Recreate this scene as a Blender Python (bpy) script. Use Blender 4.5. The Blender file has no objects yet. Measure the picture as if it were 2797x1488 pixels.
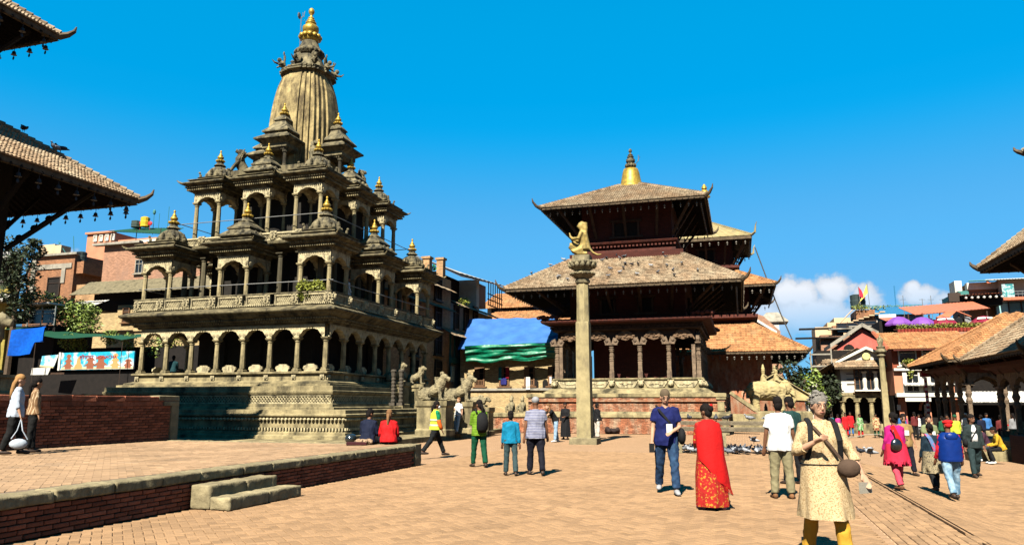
import bpy, math, random
from mathutils import Vector as V, Matrix, noise
random.seed(11)
R=math.radians; sin=math.sin; cos=math.cos; PI=math.pi
S=bpy.context.scene; COL=S.collection
# ---------------------------------------------------------------- camera
cam=bpy.data.cameras.new('camera'); camo=bpy.data.objects.new('camera',cam); COL.objects.link(camo)
camo.location=(0,0,1.57); camo.rotation_euler=(R(90+10.05),0,0)
cam.sensor_width=36; cam.lens=26.0; cam.clip_start=.1; cam.clip_end=5000
S.camera=camo
# ---------------------------------------------------------------- sun, sky, exposure
SUN_AZ=R(19.7); SUN_EL=R(47)
sd=V((sin(SUN_AZ)*cos(SUN_EL),cos(SUN_AZ)*cos(SUN_EL),-sin(SUN_EL)))
sl=bpy.data.lights.new('sun','SUN'); sl.energy=5.0; sl.angle=R(.5); sl.color=(1,.93,.8)
so=bpy.data.objects.new('sun',sl); COL.objects.link(so); so.rotation_euler=sd.to_track_quat('-Z','Y').to_euler()
S.view_settings.view_transform='Standard'; S.view_settings.look='None'; S.view_settings.gamma=1
S.view_settings.exposure=2.5
try: S.view_settings.use_curve_mapping=False
except Exception: pass
wd=bpy.data.worlds.new('World'); S.world=wd; wd.use_nodes=True
nt=wd.node_tree; nt.nodes.clear()
def N(t,nt_=None): return (nt_ or nt).nodes.new(t)
def LK(a,b): nt.links.new(a,b)
sky=N('ShaderNodeTexSky'); sky.sky_type='NISHITA'; sky.sun_disc=False
sky.sun_elevation=SUN_EL; sky.sun_rotation=R(180)+SUN_AZ
sky.altitude=1300; sky.air_density=1.0; sky.dust_density=.1; sky.ozone_density=3.0
hs=N('ShaderNodeHueSaturation'); hs.inputs['Saturation'].default_value=1.03; hs.inputs['Value'].default_value=1.78
gm=N('ShaderNodeGamma'); gm.inputs['Gamma'].default_value=.42; LK(sky.outputs[0],gm.inputs['Color']); 
tint=N('ShaderNodeMix'); tint.data_type='RGBA'; tint.blend_type='MULTIPLY'; tint.inputs[0].default_value=1; LK(gm.outputs[0],tint.inputs[6]); LK(tint.outputs[2],hs.inputs['Color'])
tc=N('ShaderNodeTexCoord'); nrm=N('ShaderNodeVectorMath'); nrm.operation='NORMALIZE'; LK(tc.outputs['Generated'],nrm.inputs[0])
sx=N('ShaderNodeSeparateXYZ'); LK(nrm.outputs[0],sx.inputs[0])
def MA(op,a,b=None,c=None):
    n=N('ShaderNodeMath'); n.operation=op
    for i,x in enumerate((a,b,c)):
        if x is None: continue
        if isinstance(x,(int,float)): n.inputs[i].default_value=x
        else: LK(x,n.inputs[i])
    return n.outputs[0]
nz=N('ShaderNodeTexNoise'); nz.inputs['Scale'].default_value=22; nz.inputs['Detail'].default_value=9; nz.inputs['Roughness'].default_value=.6; LK(nrm.outputs[0],nz.inputs['Vector'])
nz2=N('ShaderNodeTexNoise'); nz2.inputs['Scale'].default_value=5; nz2.inputs['Detail'].default_value=4; LK(nrm.outputs[0],nz2.inputs['Vector'])
az=MA('ARCTAN2',sx.outputs[0],sx.outputs[1]); el=MA('ARCSINE',sx.outputs[2])
rp=N('ShaderNodeValToRGB'); rp.color_ramp.interpolation='EASE'; E_=rp.color_ramp.elements
for i,(p,c) in enumerate(((0,(.187,.453,.735)),(.071,(.215,.50,.75)),(.139,(.18,.57,.87)),(.24,(.05,.60,.98)),(.33,(.012,.61,1.0)),(1,(.01,.5,.85)))):
    e_=E_[i] if i<2 else E_.new(p); e_.position=p; e_.color=(*c,1)
E_[0].position=0
LK(MA('MAXIMUM',MA('DIVIDE',el,PI/2),0.0),rp.inputs[0]); LK(rp.outputs[0],tint.inputs[7])
def blob(a0,e0,ra,re,pw=1.0):
    da=MA('DIVIDE',MA('SUBTRACT',az,R(a0)),R(ra)); de=MA('DIVIDE',MA('SUBTRACT',el,R(e0)),R(re))
    r=MA('SQRT',MA('ADD',MA('MULTIPLY',da,da),MA('MULTIPLY',de,de)))
    return MA('MULTIPLY',MA('SUBTRACT',1.0,r),pw)
bl=None
for a in ((20.4,7.9,1.4,1.5),(21.8,7.6,1.6,1.4),(23.8,7.9,1.9,1.6),(25.6,7.0,1.5,1.5),(19,6.5,1.9,1.8),(22.4,6.3,4.8,2.0),(29.2,7.2,1.4,1.0),(28.8,7.7,.7,.9),(30.5,6.8,1.3,.7),(-30.5,9.6,1.3,.8,.5),(-27.5,9.8,3.0,.9,.3)):
    b=blob(*a); bl=b if bl is None else MA('MAXIMUM',bl,b)
# more cumulus all round the horizon, as the sky in view implies
band=MA('SUBTRACT',1.0,MA('MULTIPLY',MA('ABSOLUTE',MA('SUBTRACT',el,R(5))),11.0))
far=MA('SUBTRACT',MA('MULTIPLY',MA('SUBTRACT',nz2.outputs[0],.56),6.0),MA('MULTIPLY',MA('SUBTRACT',1.0,band),1.0))
out=MA('GREATER_THAN',MA('ABSOLUTE',az),R(42)); far=MA('SUBTRACT',MA('MULTIPLY',far,out),MA('MULTIPLY',MA('SUBTRACT',1.0,out),1.0))
bl=MA('MAXIMUM',bl,far)
dens=MA('ADD',bl,MA('MULTIPLY',MA('SUBTRACT',nz.outputs[0],.52),2.2))
mr=N('ShaderNodeMapRange'); mr.interpolation_type='SMOOTHSTEP'; mr.inputs['From Min'].default_value=-.02; mr.inputs['From Max'].default_value=.42; mr.inputs['To Max'].default_value=.93; LK(dens,mr.inputs['Value'])
fade=N('ShaderNodeMapRange'); fade.inputs['From Min'].default_value=R(5.2); fade.inputs['From Max'].default_value=R(8.2); fade.inputs['To Min'].default_value=.25; LK(el,fade.inputs['Value'])
cm=MA('MULTIPLY',mr.outputs[0],fade.outputs[0])
cr=N('ShaderNodeMapRange'); cr.inputs['From Min'].default_value=.1; cr.inputs['From Max'].default_value=.7; cr.inputs['To Min'].default_value=.72; LK(dens,cr.inputs['Value'])
cc=N('ShaderNodeCombineColor');
for i,k in enumerate((3.3,3.4,3.6)): LK(MA('MULTIPLY',cr.outputs[0],k),cc.inputs[i])
mx=N('ShaderNodeMix'); mx.data_type='RGBA'; LK(cm,mx.inputs[0]); LK(hs.outputs[0],mx.inputs[6]); LK(cc.outputs[0],mx.inputs[7])
bg=N('ShaderNodeBackground'); bg.inputs['Strength'].default_value=.05; LK(mx.outputs[2],bg.inputs['Color'])
wo=N('ShaderNodeOutputWorld'); LK(bg.outputs[0],wo.inputs['Surface'])
# ---------------------------------------------------------------- materials
MATS={}; ALB=.322
def mat(name,col,rough=.85,var=.2,scale=5,bump=.25,bscale=28,isl=.25,metal=0,stain=None,stsc=2.5,stmin=.5,stmax=.68,spec=.12,mode=None,col2=None,p=None,emit=None):
    if name in MATS: return MATS[name]
    col=tuple(c*ALB for c in col); stain=stain and tuple(c*ALB for c in stain); col2=col2 and tuple(c*ALB for c in col2)
    m=bpy.data.materials.new(name); m.use_nodes=True; t=m.node_tree; n=t.nodes; l=t.links
    b=n['Principled BSDF']; b.inputs['Roughness'].default_value=rough; b.inputs['Metallic'].default_value=metal
    b.inputs['Specular IOR Level'].default_value=spec
    tc=n.new('ShaderNodeTexCoord'); co=tc.outputs['Object']
    def mixc(f,a,bb,bt='MIX'):
        x=n.new('ShaderNodeMix'); x.data_type='RGBA'; x.blend_type=bt
        for s,i in ((f,0),(a,6),(bb,7)):
            if isinstance(s,(int,float)): x.inputs[i].default_value=s
            elif isinstance(s,tuple): x.inputs[i].default_value=(*s[:3],1)
            else: l.new(s,x.inputs[i])
        return x.outputs[2]
    def noi(sc,de=4,ro=.6,vec=None):
        x=n.new('ShaderNodeTexNoise'); x.inputs['Scale'].default_value=sc; x.inputs['Detail'].default_value=de; x.inputs['Roughness'].default_value=ro; l.new(vec or co,x.inputs['Vector']); return x.outputs[0]
    def rng(s,a,bb,c=0.,d=1.):
        x=n.new('ShaderNodeMapRange'); x.inputs[1].default_value=a; x.inputs[2].default_value=bb; x.inputs[3].default_value=c; x.inputs[4].default_value=d; l.new(s,x.inputs[0]); return x.outputs[0]
    def math_(op,a,bb):
        x=n.new('ShaderNodeMath'); x.operation=op
        for i,s in enumerate((a,bb)):
            if isinstance(s,(int,float)): x.inputs[i].default_value=s
            else: l.new(s,x.inputs[i])
        return x.outputs[0]
    lo=tuple(c*(1-var) for c in col); hi=tuple(min(1,c*(1+var)) for c in col)
    c=mixc(rng(noi(scale),.35,.65),lo,hi); hgt=noi(bscale,5,.65)
    if mode=='brick':      # far brickwork: bricks in the wall's own plane
        sp=n.new('ShaderNodeSeparateXYZ'); l.new(co,sp.inputs[0]); sn=n.new('ShaderNodeSeparateXYZ'); l.new(tc.outputs['Normal'],sn.inputs[0])
        f=math_('GREATER_THAN',math_('ABSOLUTE',sn.outputs[0],0),.7)
        xx=n.new('ShaderNodeMix'); l.new(f,xx.inputs[0]); l.new(sp.outputs[0],xx.inputs[2]); l.new(sp.outputs[1],xx.inputs[3])
        up=math_('GREATER_THAN',math_('ABSOLUTE',sn.outputs[2],0),.7); zz=n.new('ShaderNodeMix'); l.new(up,zz.inputs[0]); l.new(sp.outputs[2],zz.inputs[2]); l.new(sp.outputs[1],zz.inputs[3])
        cv=n.new('ShaderNodeCombineXYZ'); l.new(xx.outputs[0],cv.inputs[0]); l.new(zz.outputs[0],cv.inputs[1])
        bt=n.new('ShaderNodeTexBrick'); l.new(cv.outputs[0],bt.inputs['Vector']); q=p or {}
        bt.inputs['Scale'].default_value=1; bt.inputs['Brick Width'].default_value=q.get('w',.24); bt.inputs['Row Height'].default_value=q.get('h',.08); bt.inputs['Mortar Size'].default_value=q.get('m',.008); bt.inputs['Bias'].default_value=0
        bt.inputs['Color1'].default_value=(*lo,1); bt.inputs['Color2'].default_value=(*hi,1); bt.inputs['Mortar'].default_value=(*(q.get('mc') or tuple(x*.45 for x in col)),1)
        c=mixc(rng(noi(scale),.3,.7,0,.5),bt.outputs['Color'],lo); hgt=math_('SUBTRACT',math_('MULTIPLY',hgt,.3),bt.outputs['Fac'])
    elif mode=='wave':     # stripes / corrugation colour
        w=n.new('ShaderNodeTexWave'); q=p or {}; w.bands_direction=q.get('d','Z'); w.inputs['Scale'].default_value=q.get('s',20); w.inputs['Distortion'].default_value=q.get('dis',0); l.new(co,w.inputs['Vector'])
        c=mixc(rng(w.outputs['Fac'],q.get('a',.45),q.get('b',.55)),c,col2)
    elif mode=='spots':
        w=n.new('ShaderNodeTexVoronoi'); q=p or {}; w.inputs['Scale'].default_value=q.get('s',20); l.new(co,w.inputs['Vector'])
        c=mixc(rng(w.outputs['Distance'],q.get('a',.25),q.get('b',.35)),col2,c)
    elif mode=='noise2':
        q=p or {}; c=mixc(rng(noi(q.get('s',10),q.get('de',5)),q.get('a',.45),q.get('b',.55)),c,col2)
    if stain:
        mp=n.new('ShaderNodeMapping'); mp.inputs['Scale'].default_value=(1,1,.35); l.new(co,mp.inputs['Vector'])
        c=mixc(rng(noi(stsc,7,.68,mp.outputs[0]),stmin,stmax),c,stain)
    if isl:
        g=n.new('ShaderNodeNewGeometry'); oi=n.new('ShaderNodeObjectInfo')
        r=math_('FRACT',math_('ADD',g.outputs['Random Per Island'],oi.outputs['Random']),0)
        v=rng(r,0,1,1-isl,1+isl); h=n.new('ShaderNodeHueSaturation'); l.new(v,h.inputs['Value']); l.new(c,h.inputs['Color']); c=h.outputs[0]
    l.new(c,b.inputs['Base Color'])
    if bump:
        bp=n.new('ShaderNodeBump'); bp.inputs['Strength'].default_value=bump; bp.inputs['Distance'].default_value=.02; l.new(hgt,bp.inputs['Height']); l.new(bp.outputs[0],b.inputs['Normal'])
    MATS[name]=m; return m
def flat(name,col,rough=.6,metal=0,spec=.15): return mat(name,col,rough=rough,metal=metal,spec=spec,var=.08,scale=9,bump=.1,isl=0)
# ---------------------------------------------------------------- mesh builder
class MB:
    def __init__(s): s.v=[]; s.f=[]; s.m=[]; s.s=[]; s.k=0; s.sm=False; s.X=None
    def add(s,vs,fs):
        o=len(s.v)
        if s.X is not None: vs=[s.X@V(p) for p in vs]
        s.v+=[tuple(p) for p in vs]
        for f in fs: s.f.append(tuple(i+o for i in f)); s.m.append(s.k); s.s.append(s.sm)
        return s
    def box(s,c,d,rz=0,tap=1.0):
        x,y,z=d[0]/2,d[1]/2,d[2]/2; vs=[]
        for dz,t in ((-z,1),(z,tap)):
            for a,b in ((-x,-y),(x,-y),(x,y),(-x,y)):
                a*=t; b*=t
                vs.append((c[0]+a*cos(rz)-b*sin(rz),c[1]+a*sin(rz)+b*cos(rz),c[2]+dz))
        return s.add(vs,[(0,3,2,1),(4,5,6,7),(0,1,5,4),(1,2,6,5),(2,3,7,6),(3,0,4,7)])
    def hexa(s,p): return s.add(p,[(0,3,2,1),(4,5,6,7),(0,1,5,4),(1,2,6,5),(2,3,7,6),(3,0,4,7)])
    def stack(s,prof,hx=0,hy=0,cx=0,cy=0,cap=True):   # rectangular mouldings: (offset,z) up the profile
        vs=[];fs=[]
        for o,z in prof: vs+=[(cx-hx-o,cy-hy-o,z),(cx+hx+o,cy-hy-o,z),(cx+hx+o,cy+hy+o,z),(cx-hx-o,cy+hy+o,z)]
        for i in range(len(prof)-1):
            a=4*i
            for k in range(4): fs.append((a+k,a+(k+1)%4,a+4+(k+1)%4,a+4+k))
        if cap: fs.append((3,2,1,0)); a=4*(len(prof)-1); fs.append((a,a+1,a+2,a+3))
        return s.add(vs,fs)
    def lathe(s,prof,n=12,c=(0,0,0),flute=0,rot=0,cap=True):
        vs=[];fs=[]
        for r,z in prof:
            for i in range(n):
                a=2*PI*i/n+rot; q=r*(1-(flute if i%2 else 0)); vs.append((c[0]+q*cos(a),c[1]+q*sin(a),c[2]+z))
        for j in range(len(prof)-1):
            for i in range(n): fs.append((j*n+i,j*n+(i+1)%n,(j+1)*n+(i+1)%n,(j+1)*n+i))
        if cap: fs.append(tuple(range(n-1,-1,-1))); b=(len(prof)-1)*n; fs.append(tuple(range(b,b+n)))
        return s.add(vs,fs)
    def tube(s,pts,rad,n=6,ell=1.0,up=None):
        pts=[V(p) for p in pts]
        if isinstance(rad,(int,float)): rad=[rad]*len(pts)
        vs=[];fs=[]; pr=None
        for i,p in enumerate(pts):
            d=(pts[min(i+1,len(pts)-1)]-pts[max(i-1,0)]); d=d.normalized() if d.length>1e-9 else V((0,0,1))
            u=up and V(up) or pr or (V((1,0,0)) if abs(d.x)<.8 else V((0,1,0)))
            u=(u-d*u.dot(d)); u=u.normalized() if u.length>1e-6 else d.orthogonal().normalized()
            w=d.cross(u); pr=u
            r=rad[i]; ra,rb=(r if isinstance(r,tuple) else (r,r*ell))
            for k in range(n): a=2*PI*k/n; vs.append(p+u*(ra*cos(a))+w*(rb*sin(a)))
        for j in range(len(pts)-1):
            for k in range(n): fs.append((j*n+k,j*n+(k+1)%n,(j+1)*n+(k+1)%n,(j+1)*n+k))
        fs.append(tuple(range(n-1,-1,-1))); b=(len(pts)-1)*n; fs.append(tuple(range(b,b+n)))
        return s.add(vs,fs)
    def ell(s,c,r,n=10,m=7,rot=None):
        vs=[];fs=[]
        if isinstance(r,(int,float)): r=(r,r,r)
        for j in range(1,m):
            t=PI*j/m
            for i in range(n): a=2*PI*i/n; vs.append(V((r[0]*sin(t)*cos(a),r[1]*sin(t)*sin(a),-r[2]*cos(t))))
        vs+=[V((0,0,-r[2])),V((0,0,r[2]))]; b=len(vs)-2
        for j in range(m-2):
            for i in range(n): fs.append((j*n+i,j*n+(i+1)%n,(j+1)*n+(i+1)%n,(j+1)*n+i))
        for i in range(n): fs.append((b,(i+1)%n,i)); fs.append((b+1,(m-2)*n+i,(m-2)*n+(i+1)%n))
        if rot is not None: vs=[rot@p for p in vs]
        c=V(c); return s.add([p+c for p in vs],fs)
    def poly(s,pts,d):     # extruded polygon: pts 3D outline, d thickness vector
        d=V(d); n=len(pts); vs=[V(p) for p in pts]; vs+=[p+d for p in vs]
        fs=[tuple(range(n)),tuple(range(2*n-1,n-1,-1))]+[(i,i+n,(i+1)%n+n,(i+1)%n) for i in range(n)]
        return s.add(vs,fs)
    def mesh(s,name,mats):
        me=bpy.data.meshes.new(name); me.from_pydata(s.v,[],s.f)
        for m in (mats if isinstance(mats,(list,tuple)) else [mats]): me.materials.append(m)
        me.polygons.foreach_set('material_index',s.m); me.polygons.foreach_set('use_smooth',s.s); me.update(); return me
def link(name,me,parent=None,loc=None,rz=0):
    o=bpy.data.objects.new(name,me); COL.objects.link(o)
    if parent: o.parent=parent
    if loc is not None: o.location=loc
    if rz: o.rotation_euler=(0,0,rz)
    return o
def build(mb,name,mats,parent=None,loc=None,rz=0,kind=None,label=None):
    o=link(name,mb.mesh(name,mats),parent,loc,rz)
    if kind: o['kind']=kind
    if label: o['label']=label
    return o
def tag(o,label,cat,group=None):
    o['label']=label; o['category']=cat
    if group: o['group']=group
    return o
def thing(name,label,cat,loc=(0,0,0),rz=0,group=None):
    o=bpy.data.objects.new(name,None); COL.objects.link(o); o.location=loc; o.rotation_euler=(0,0,rz); o.empty_display_size=.3
    return tag(o,label,cat,group)
def copy_tree(o,parent=None,deep=0):
    c=o.copy(); COL.objects.link(c)
    if parent: c.parent=parent
    for ch in o.children: copy_tree(ch,c,deep+1)
    return c
A=R(17); GU=V((cos(A),-sin(A),0)); GW=V((sin(A),cos(A),0))
def G(u,v,z=0): p=GU*u+GW*v; return V((p.x,p.y,z))
def sstep(x,a,b): t=max(0,min(1,(x-a)/(b-a))); return t*t*(3-2*t)
def gz_uv(u,v):
    z=0.
    if u>2.64: z-=.12+.3*sstep(u,2.7,4.4)+.28*sstep(v,22,50)
    return z
def gz(x,y): return gz_uv(x*GU.x+y*GU.y,x*GW.x+y*GW.y)
F_=2020.; CP=cos(R(10.05)); SP=sin(R(10.05))
def proj(p):
    z=p[2]-1.57; zc=p[1]*CP+z*SP; return 1398.5+F_*p[0]/zc, 744-F_*(-p[1]*SP+z*CP)/zc
def folds(me,amp,sc,seed=0,ridge=True):
    "creases and chisel marks: push the skin in and out along its normals"
    n=len(me.vertices); co=[0.]*(3*n); no=[0.]*(3*n); me.vertices.foreach_get('co',co); me.vertices.foreach_get('normal',no); nn=noise.noise; o=seed*7.3
    for i in range(0,3*n,3):
        x,y,z=co[i]*sc[0]+o,co[i+1]*sc[1],co[i+2]*sc[2]; q=nn((x+.35*z,y,z))
        d=amp*((1-2.2*abs(q)) if ridge else q*1.6)+amp*.4*nn((x*2.3,y*2.3,z*2.9))
        d-=amp*.55*(1 if ridge else 0)
        co[i]+=no[i]*d; co[i+1]+=no[i+1]*d; co[i+2]+=no[i+2]*d
    me.vertices.foreach_set('co',co)
def remesh(mb,name,mats,vox,smooth=3,dec=None,fold=None):
    """one continuous skin grown over overlapping closed shapes"""
    o=bpy.data.objects.new('tmp',mb.mesh('tmp',[])); COL.objects.link(o)
    m=o.modifiers.new('r','REMESH'); m.mode='VOXEL'; m.voxel_size=vox
    if smooth: s=o.modifiers.new('s','SMOOTH'); s.factor=.5; s.iterations=smooth
    if dec: d=o.modifiers.new('d','DECIMATE'); d.ratio=dec
    dg=bpy.context.evaluated_depsgraph_get(); me=bpy.data.meshes.new_from_object(o.evaluated_get(dg)); bpy.data.objects.remove(o)
    if fold: folds(me,*fold)
    me.name=name; me.materials.clear()
    for x in (mats if isinstance(mats,(list,tuple)) else [mats]): me.materials.append(x)
    me.polygons.foreach_set('use_smooth',[True]*len(me.polygons)); me.update(); return me
# ================================================================ GROUND
M_pave=mat('paving brick',(.395,.24,.125),rough=.9,var=.1,scale=.5,bump=.5,bscale=60,isl=.17,stain=(.28,.17,.1),stsc=2.5,stmin=.58,stmax=.8)
M_pavefar=mat('far paving',(.39,.24,.13),rough=.9,var=.15,scale=.4,bump=.2,isl=0,mode='brick',p=dict(w=.23,h=.115,m=.007,mc=(.24,.15,.09)))
M_old=mat('old stone',(.32,.265,.15),rough=.85,var=.28,scale=3.5,bump=.9,bscale=20,isl=.15,stain=(.12,.1,.06),stsc=3,stmin=.5,stmax=.72)
M_brick=mat('red brick',(.36,.115,.06),rough=.88,var=.3,scale=8,bump=.7,bscale=45,isl=.4,stain=(.07,.04,.028),stsc=2.2,stmin=.52,stmax=.75)
M_mort=mat('lime mortar',(.22,.16,.11),rough=.95,var=.25,scale=10,bump=.5,bscale=40,isl=0)
def drop(u,v): return gz_uv(u,v)
us=[-500,-200,-80,-40,-20,-8,0,1.6,2.63,2.65,2.9,3.2,3.5,3.8,4.1,4.4,5,7,10,15,25,45,90,200,600]; vs_=[-150,-20,0,4,8,12,16,20,22,25,28,31,34,37,40,43,46,50,60,80,120,200,400,900]
mb=MB(); P=[(u,v,drop(u,v)-.017) for v in vs_ for u in us]
nu=len(us); mb.add(P,[(j*nu+i,j*nu+i+1,(j+1)*nu+i+1,(j+1)*nu+i) for j in range(len(vs_)-1) for i in range(nu-1)])
ground=build(mb,'ground',M_pavefar,rz=-A,kind='structure')
def vis(p,m=30):
    if p[1]<1: return False
    x,y=proj(p); return -m<x<2797+m and -m<y<1488+m
BW=.112
def brick_top(mb,cx,cy,z,l,w,h,zf=None,g=.005,e=.007):
    t=random.uniform(-.004,.004); x0,x1,y0,y1=cx-l/2+g,cx+l/2-g,cy-w/2+g,cy+w/2-g
    zs=[z+t+random.uniform(-.002,.002) for _ in range(4)]
    if zf: zs=[zf(a,b)+t for a,b in ((x0,y0),(x1,y0),(x1,y1),(x0,y1))]
    lo=min(zs)-h
    mb.add([(x0,y0,lo),(x1,y0,lo),(x1,y1,lo),(x0,y1,lo),(x0,y0,zs[0]-e),(x1,y0,zs[1]-e),(x1,y1,zs[2]-e),(x0,y1,zs[3]-e),(x0+e,y0+e,zs[0]),(x1-e,y0+e,zs[1]),(x1-e,y1-e,zs[2]),(x0+e,y1-e,zs[3])],
     [(8,9,10,11),(4,5,9,8),(5,6,10,9),(6,7,11,10),(7,4,8,11),(0,1,5,4),(1,2,6,5),(2,3,7,6),(3,0,4,7)])
def herring(u0,u1,v0,v1,rot=PI/4,vmax=None):
    out=[]; c,s=cos(rot),sin(rot); cu,cv=(u0+u1)/2,(v0+v1)/2; n=int(max(u1-u0,v1-v0)/BW)
    for a in range(-n,n):
        for b in range(-n,n):
            t=(a-b)%4
            if t==0: x,y,r=(a+1)*BW,(b+.5)*BW,0
            elif t==2: x,y,r=(a+.5)*BW,b*BW,PI/2
            else: continue
            p=(cu+x*c-y*s,cv+x*s+y*c)
            if u0+.05<p[0]<u1-.05 and v0+.05<p[1]<v1-.05: out.append((p[0],p[1],r+rot))
    return out
def lay(parent,bricks,zf,mats,name='paving_brick',n_ind=300):
    vb=[]
    for u,v,r in bricks:
        p=G(u,v,zf(u,v))
        if vis(p,320): vb.append((0 if vis(p,0) else 1,p.y,u,v,r))
    vb.sort()
    var=[]
    for k in range(4):
        mb=MB(); brick_top(mb,0,0,0,2*BW,BW,.03); var.append(mb.mesh(name,mats))
    for _,d,u,v,r in vb[:n_ind]:
        o=link(name,random.choice(var),parent,(u,v,zf(u,v)),r)
    mb=MB()
    for _,d,u,v,r in vb[n_ind:]:
        z=zf(u,v); sl=(zf(u+.1,v)-zf(u-.1,v))/.2; c,s=cos(r),sin(r)
        m=Matrix.Translation((u,v,z))@Matrix(((1,0,0,0),(0,1,0,0),(sl,0,1,0),(0,0,0,1)))@Matrix.Rotation(r,4,'Z')
        mb.X=m; st_=abs(r-PI/2)<1e-6; brick_top(mb,0,0,0,2*BW,BW,.03,None,.002 if st_ else .005,.004 if st_ else .007)
    mb.X=None
    build(mb,'paving',mats,parent,kind='stuff')
br=herring(-8.05,1.6,4,25)+herring(2.67,12,5,27)
for i in range(170):
    for j in range(9): br.append((1.62+.055+j*.1125,4+i*.224+(j%2)*.112,PI/2))
lay(ground,br,lambda u,v:drop(u,v),M_pave)
M_dark=mat('dark joint',(.07,.05,.035),bump=.2,isl=0)
mb=MB()
for i in range(60): v=7+i*.5; mb.hexa([(2.625,v,-.03),(2.66,v,-.15),(2.66,v+.5,-.15),(2.625,v+.5,-.03),(2.625,v,.0005),(2.665,v,-.09+random.uniform(-.02,.02)),(2.665,v+.5,-.09),(2.625,v+.5,.0005)])
build(mb,'gutter',M_dark,ground)
# ================================================================ BRICK WALLS
def brick_face(mb,l,h,d):
    e=.006; j=lambda: random.uniform(-.003,.003)
    x,z=l/2,h/2
    f=[(-x+j(),0,-z+j()),(x+j(),0,-z+j()),(x+j(),0,z+j()),(-x+j(),0,z+j())]
    g=[(-x+e+j(),-e-.004+j(),-z+e),(x-e,-e-.004+j(),-z+e+j()),(x-e+j(),-e-.004+j(),z-e),(-x+e,-e-.004+j(),z-e+j())]
    b=[(p[0],d,p[2]) for p in f]
    mb.add(f+g+b,[(4,5,6,7),(0,1,5,4),(1,2,6,5),(2,3,7,6),(3,0,4,7),(8,9,1,0),(9,10,2,1),(10,11,3,2),(11,8,0,3)])
def brick_wall(parent,L,z0,z1,bl,bh,mats,n_ind,rz,loc,near=None,d=.08):
    """face in local x (0..L), bricks proud of y=0, looking to -y; loc/rz place it in the parent"""
    var=[]
    for k in range(6):
        mb=MB(); brick_face(mb,bl-.012,bh-.010,d); var.append(mb.mesh('brick',mats))
    rows=int(round((z1-z0)/bh)); bh=(z1-z0)/rows; sp=[]
    for r in range(rows):
        x=-(r%2)*bl/2+random.uniform(-.03,.03)
        while x<L-.02:
            c=x+bl/2
            if c>.04 and c<L-.04: sp.append((c,z0+(r+.5)*bh))
            x+=bl
    rot=Matrix.Translation(loc)@Matrix.Rotation(rz,4,'Z')
    PM=parent.matrix_basis if parent else Matrix()
    if n_ind<len(sp):
        def key(q):
            w=PM@rot@V((q[0],0,q[1])); return (0 if vis(w,5) else 1e4)+w.y
        sp.sort(key=key)
    mb=MB()
    for i,(x,z) in enumerate(sp):
        y=random.uniform(-.006,.008)
        if i<n_ind: link('brick',random.choice(var),parent,rot@V((x,y,z)),rz)
        else: mb.X=rot@Matrix.Translation((x,y,z)); brick_face(mb,bl-.012,bh-.010,d)
    mb.X=None
    if mb.v: build(mb,'brickwork',mats,parent,kind='stuff')
def rough_block(mb,c,d,e=.02,j=.012):
    x,y,z=d[0]/2,d[1]/2,d[2]/2; q=lambda:random.uniform(-j,j); vs=[]
    for dz,ee in ((-z,0),(z-e,0),(z,e)):
        for a,b in ((-x,-y),(x,-y),(x,y),(-x,y)): vs.append((c[0]+a*(1-ee/x)+q(),c[1]+b*(1-ee/y)+q(),c[2]+dz+q()*.6))
    mb.add(vs,[(3,2,1,0),(0,1,5,4),(1,2,6,5),(2,3,7,6),(3,0,4,7),(4,5,9,8),(5,6,10,9),(6,7,11,10),(7,4,8,11),(8,9,10,11)])
# terrace: long face at u=-8.1, far edge v=18.3, top .53
TZ=.53
ter=thing('brick_terrace','low red brick terrace with rough stone coping along the left foreground','terrace',G(-8.1,18.3),-A)
mb=MB(); mb.box((-10.03,-11.03,TZ/2-.0065),(19.9,21.9,TZ-.013)); build(mb,'core',M_mort,ter)
x=0; sp=[]
def hewn(name,c,d,mats,parent,loc=None,rz=0,seed=0,v=.03):
    "a roughly hewn stone with rounded, worn edges"
    mb=MB(); mb.box((0,0,0),d); me=remesh(mb,name,mats,v,2,None,(.008,(6,6,8),seed,False)); q=V(loc if loc is not None else (0,0,0))
    c_=V(c); o=link(name,me,parent,q+c_,rz); return o
def copings(parent,p0,p1,n,z,h,w,mats=M_old,side=1):
    p0,p1=V(p0),V(p1); d=p1-p0; L=d.length; ang=math.atan2(d.y,d.x); cuts=[0]
    for i in range(n): cuts.append(cuts[-1]+random.uniform(.75,1.25))
    for i in range(n):
        a,b=cuts[i]/cuts[-1]*L,cuts[i+1]/cuts[-1]*L; q=p0+d.normalized()*((a+b)/2); lc=(q.x,q.y,z-h/2+random.uniform(-.008,.008))
        if mats is M_old and i>n*.35: hewn('coping_stone',(0,0,0),(b-a-.012,w,h),mats,parent,lc,ang,i)
        else: mb=MB(); rough_block(mb,(0,0,0),(b-a-.015,w,h)); build(mb,'coping_stone',mats,parent,lc,ang)
copings(ter,(-.17,-22,0),(-.17,-.35,0),23,TZ,.15,.36); copings(ter,(-20,-.17,0),(-.36,-.17,0),20,TZ,.15,.34)
hewn('corner_post',(-.16,-.17,.27),(.36,.36,.54),M_old,ter)
brick_wall(ter,14,.0,TZ-.155,.235,.063,M_brick,300,PI/2,(-.03,-14.35,0))
tb=[(u,v,r) for u,v,r in herring(-17.5,-8.47,5,17.95)]
tpav=lambda u,v:TZ-.012
lay_root=ter
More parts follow.
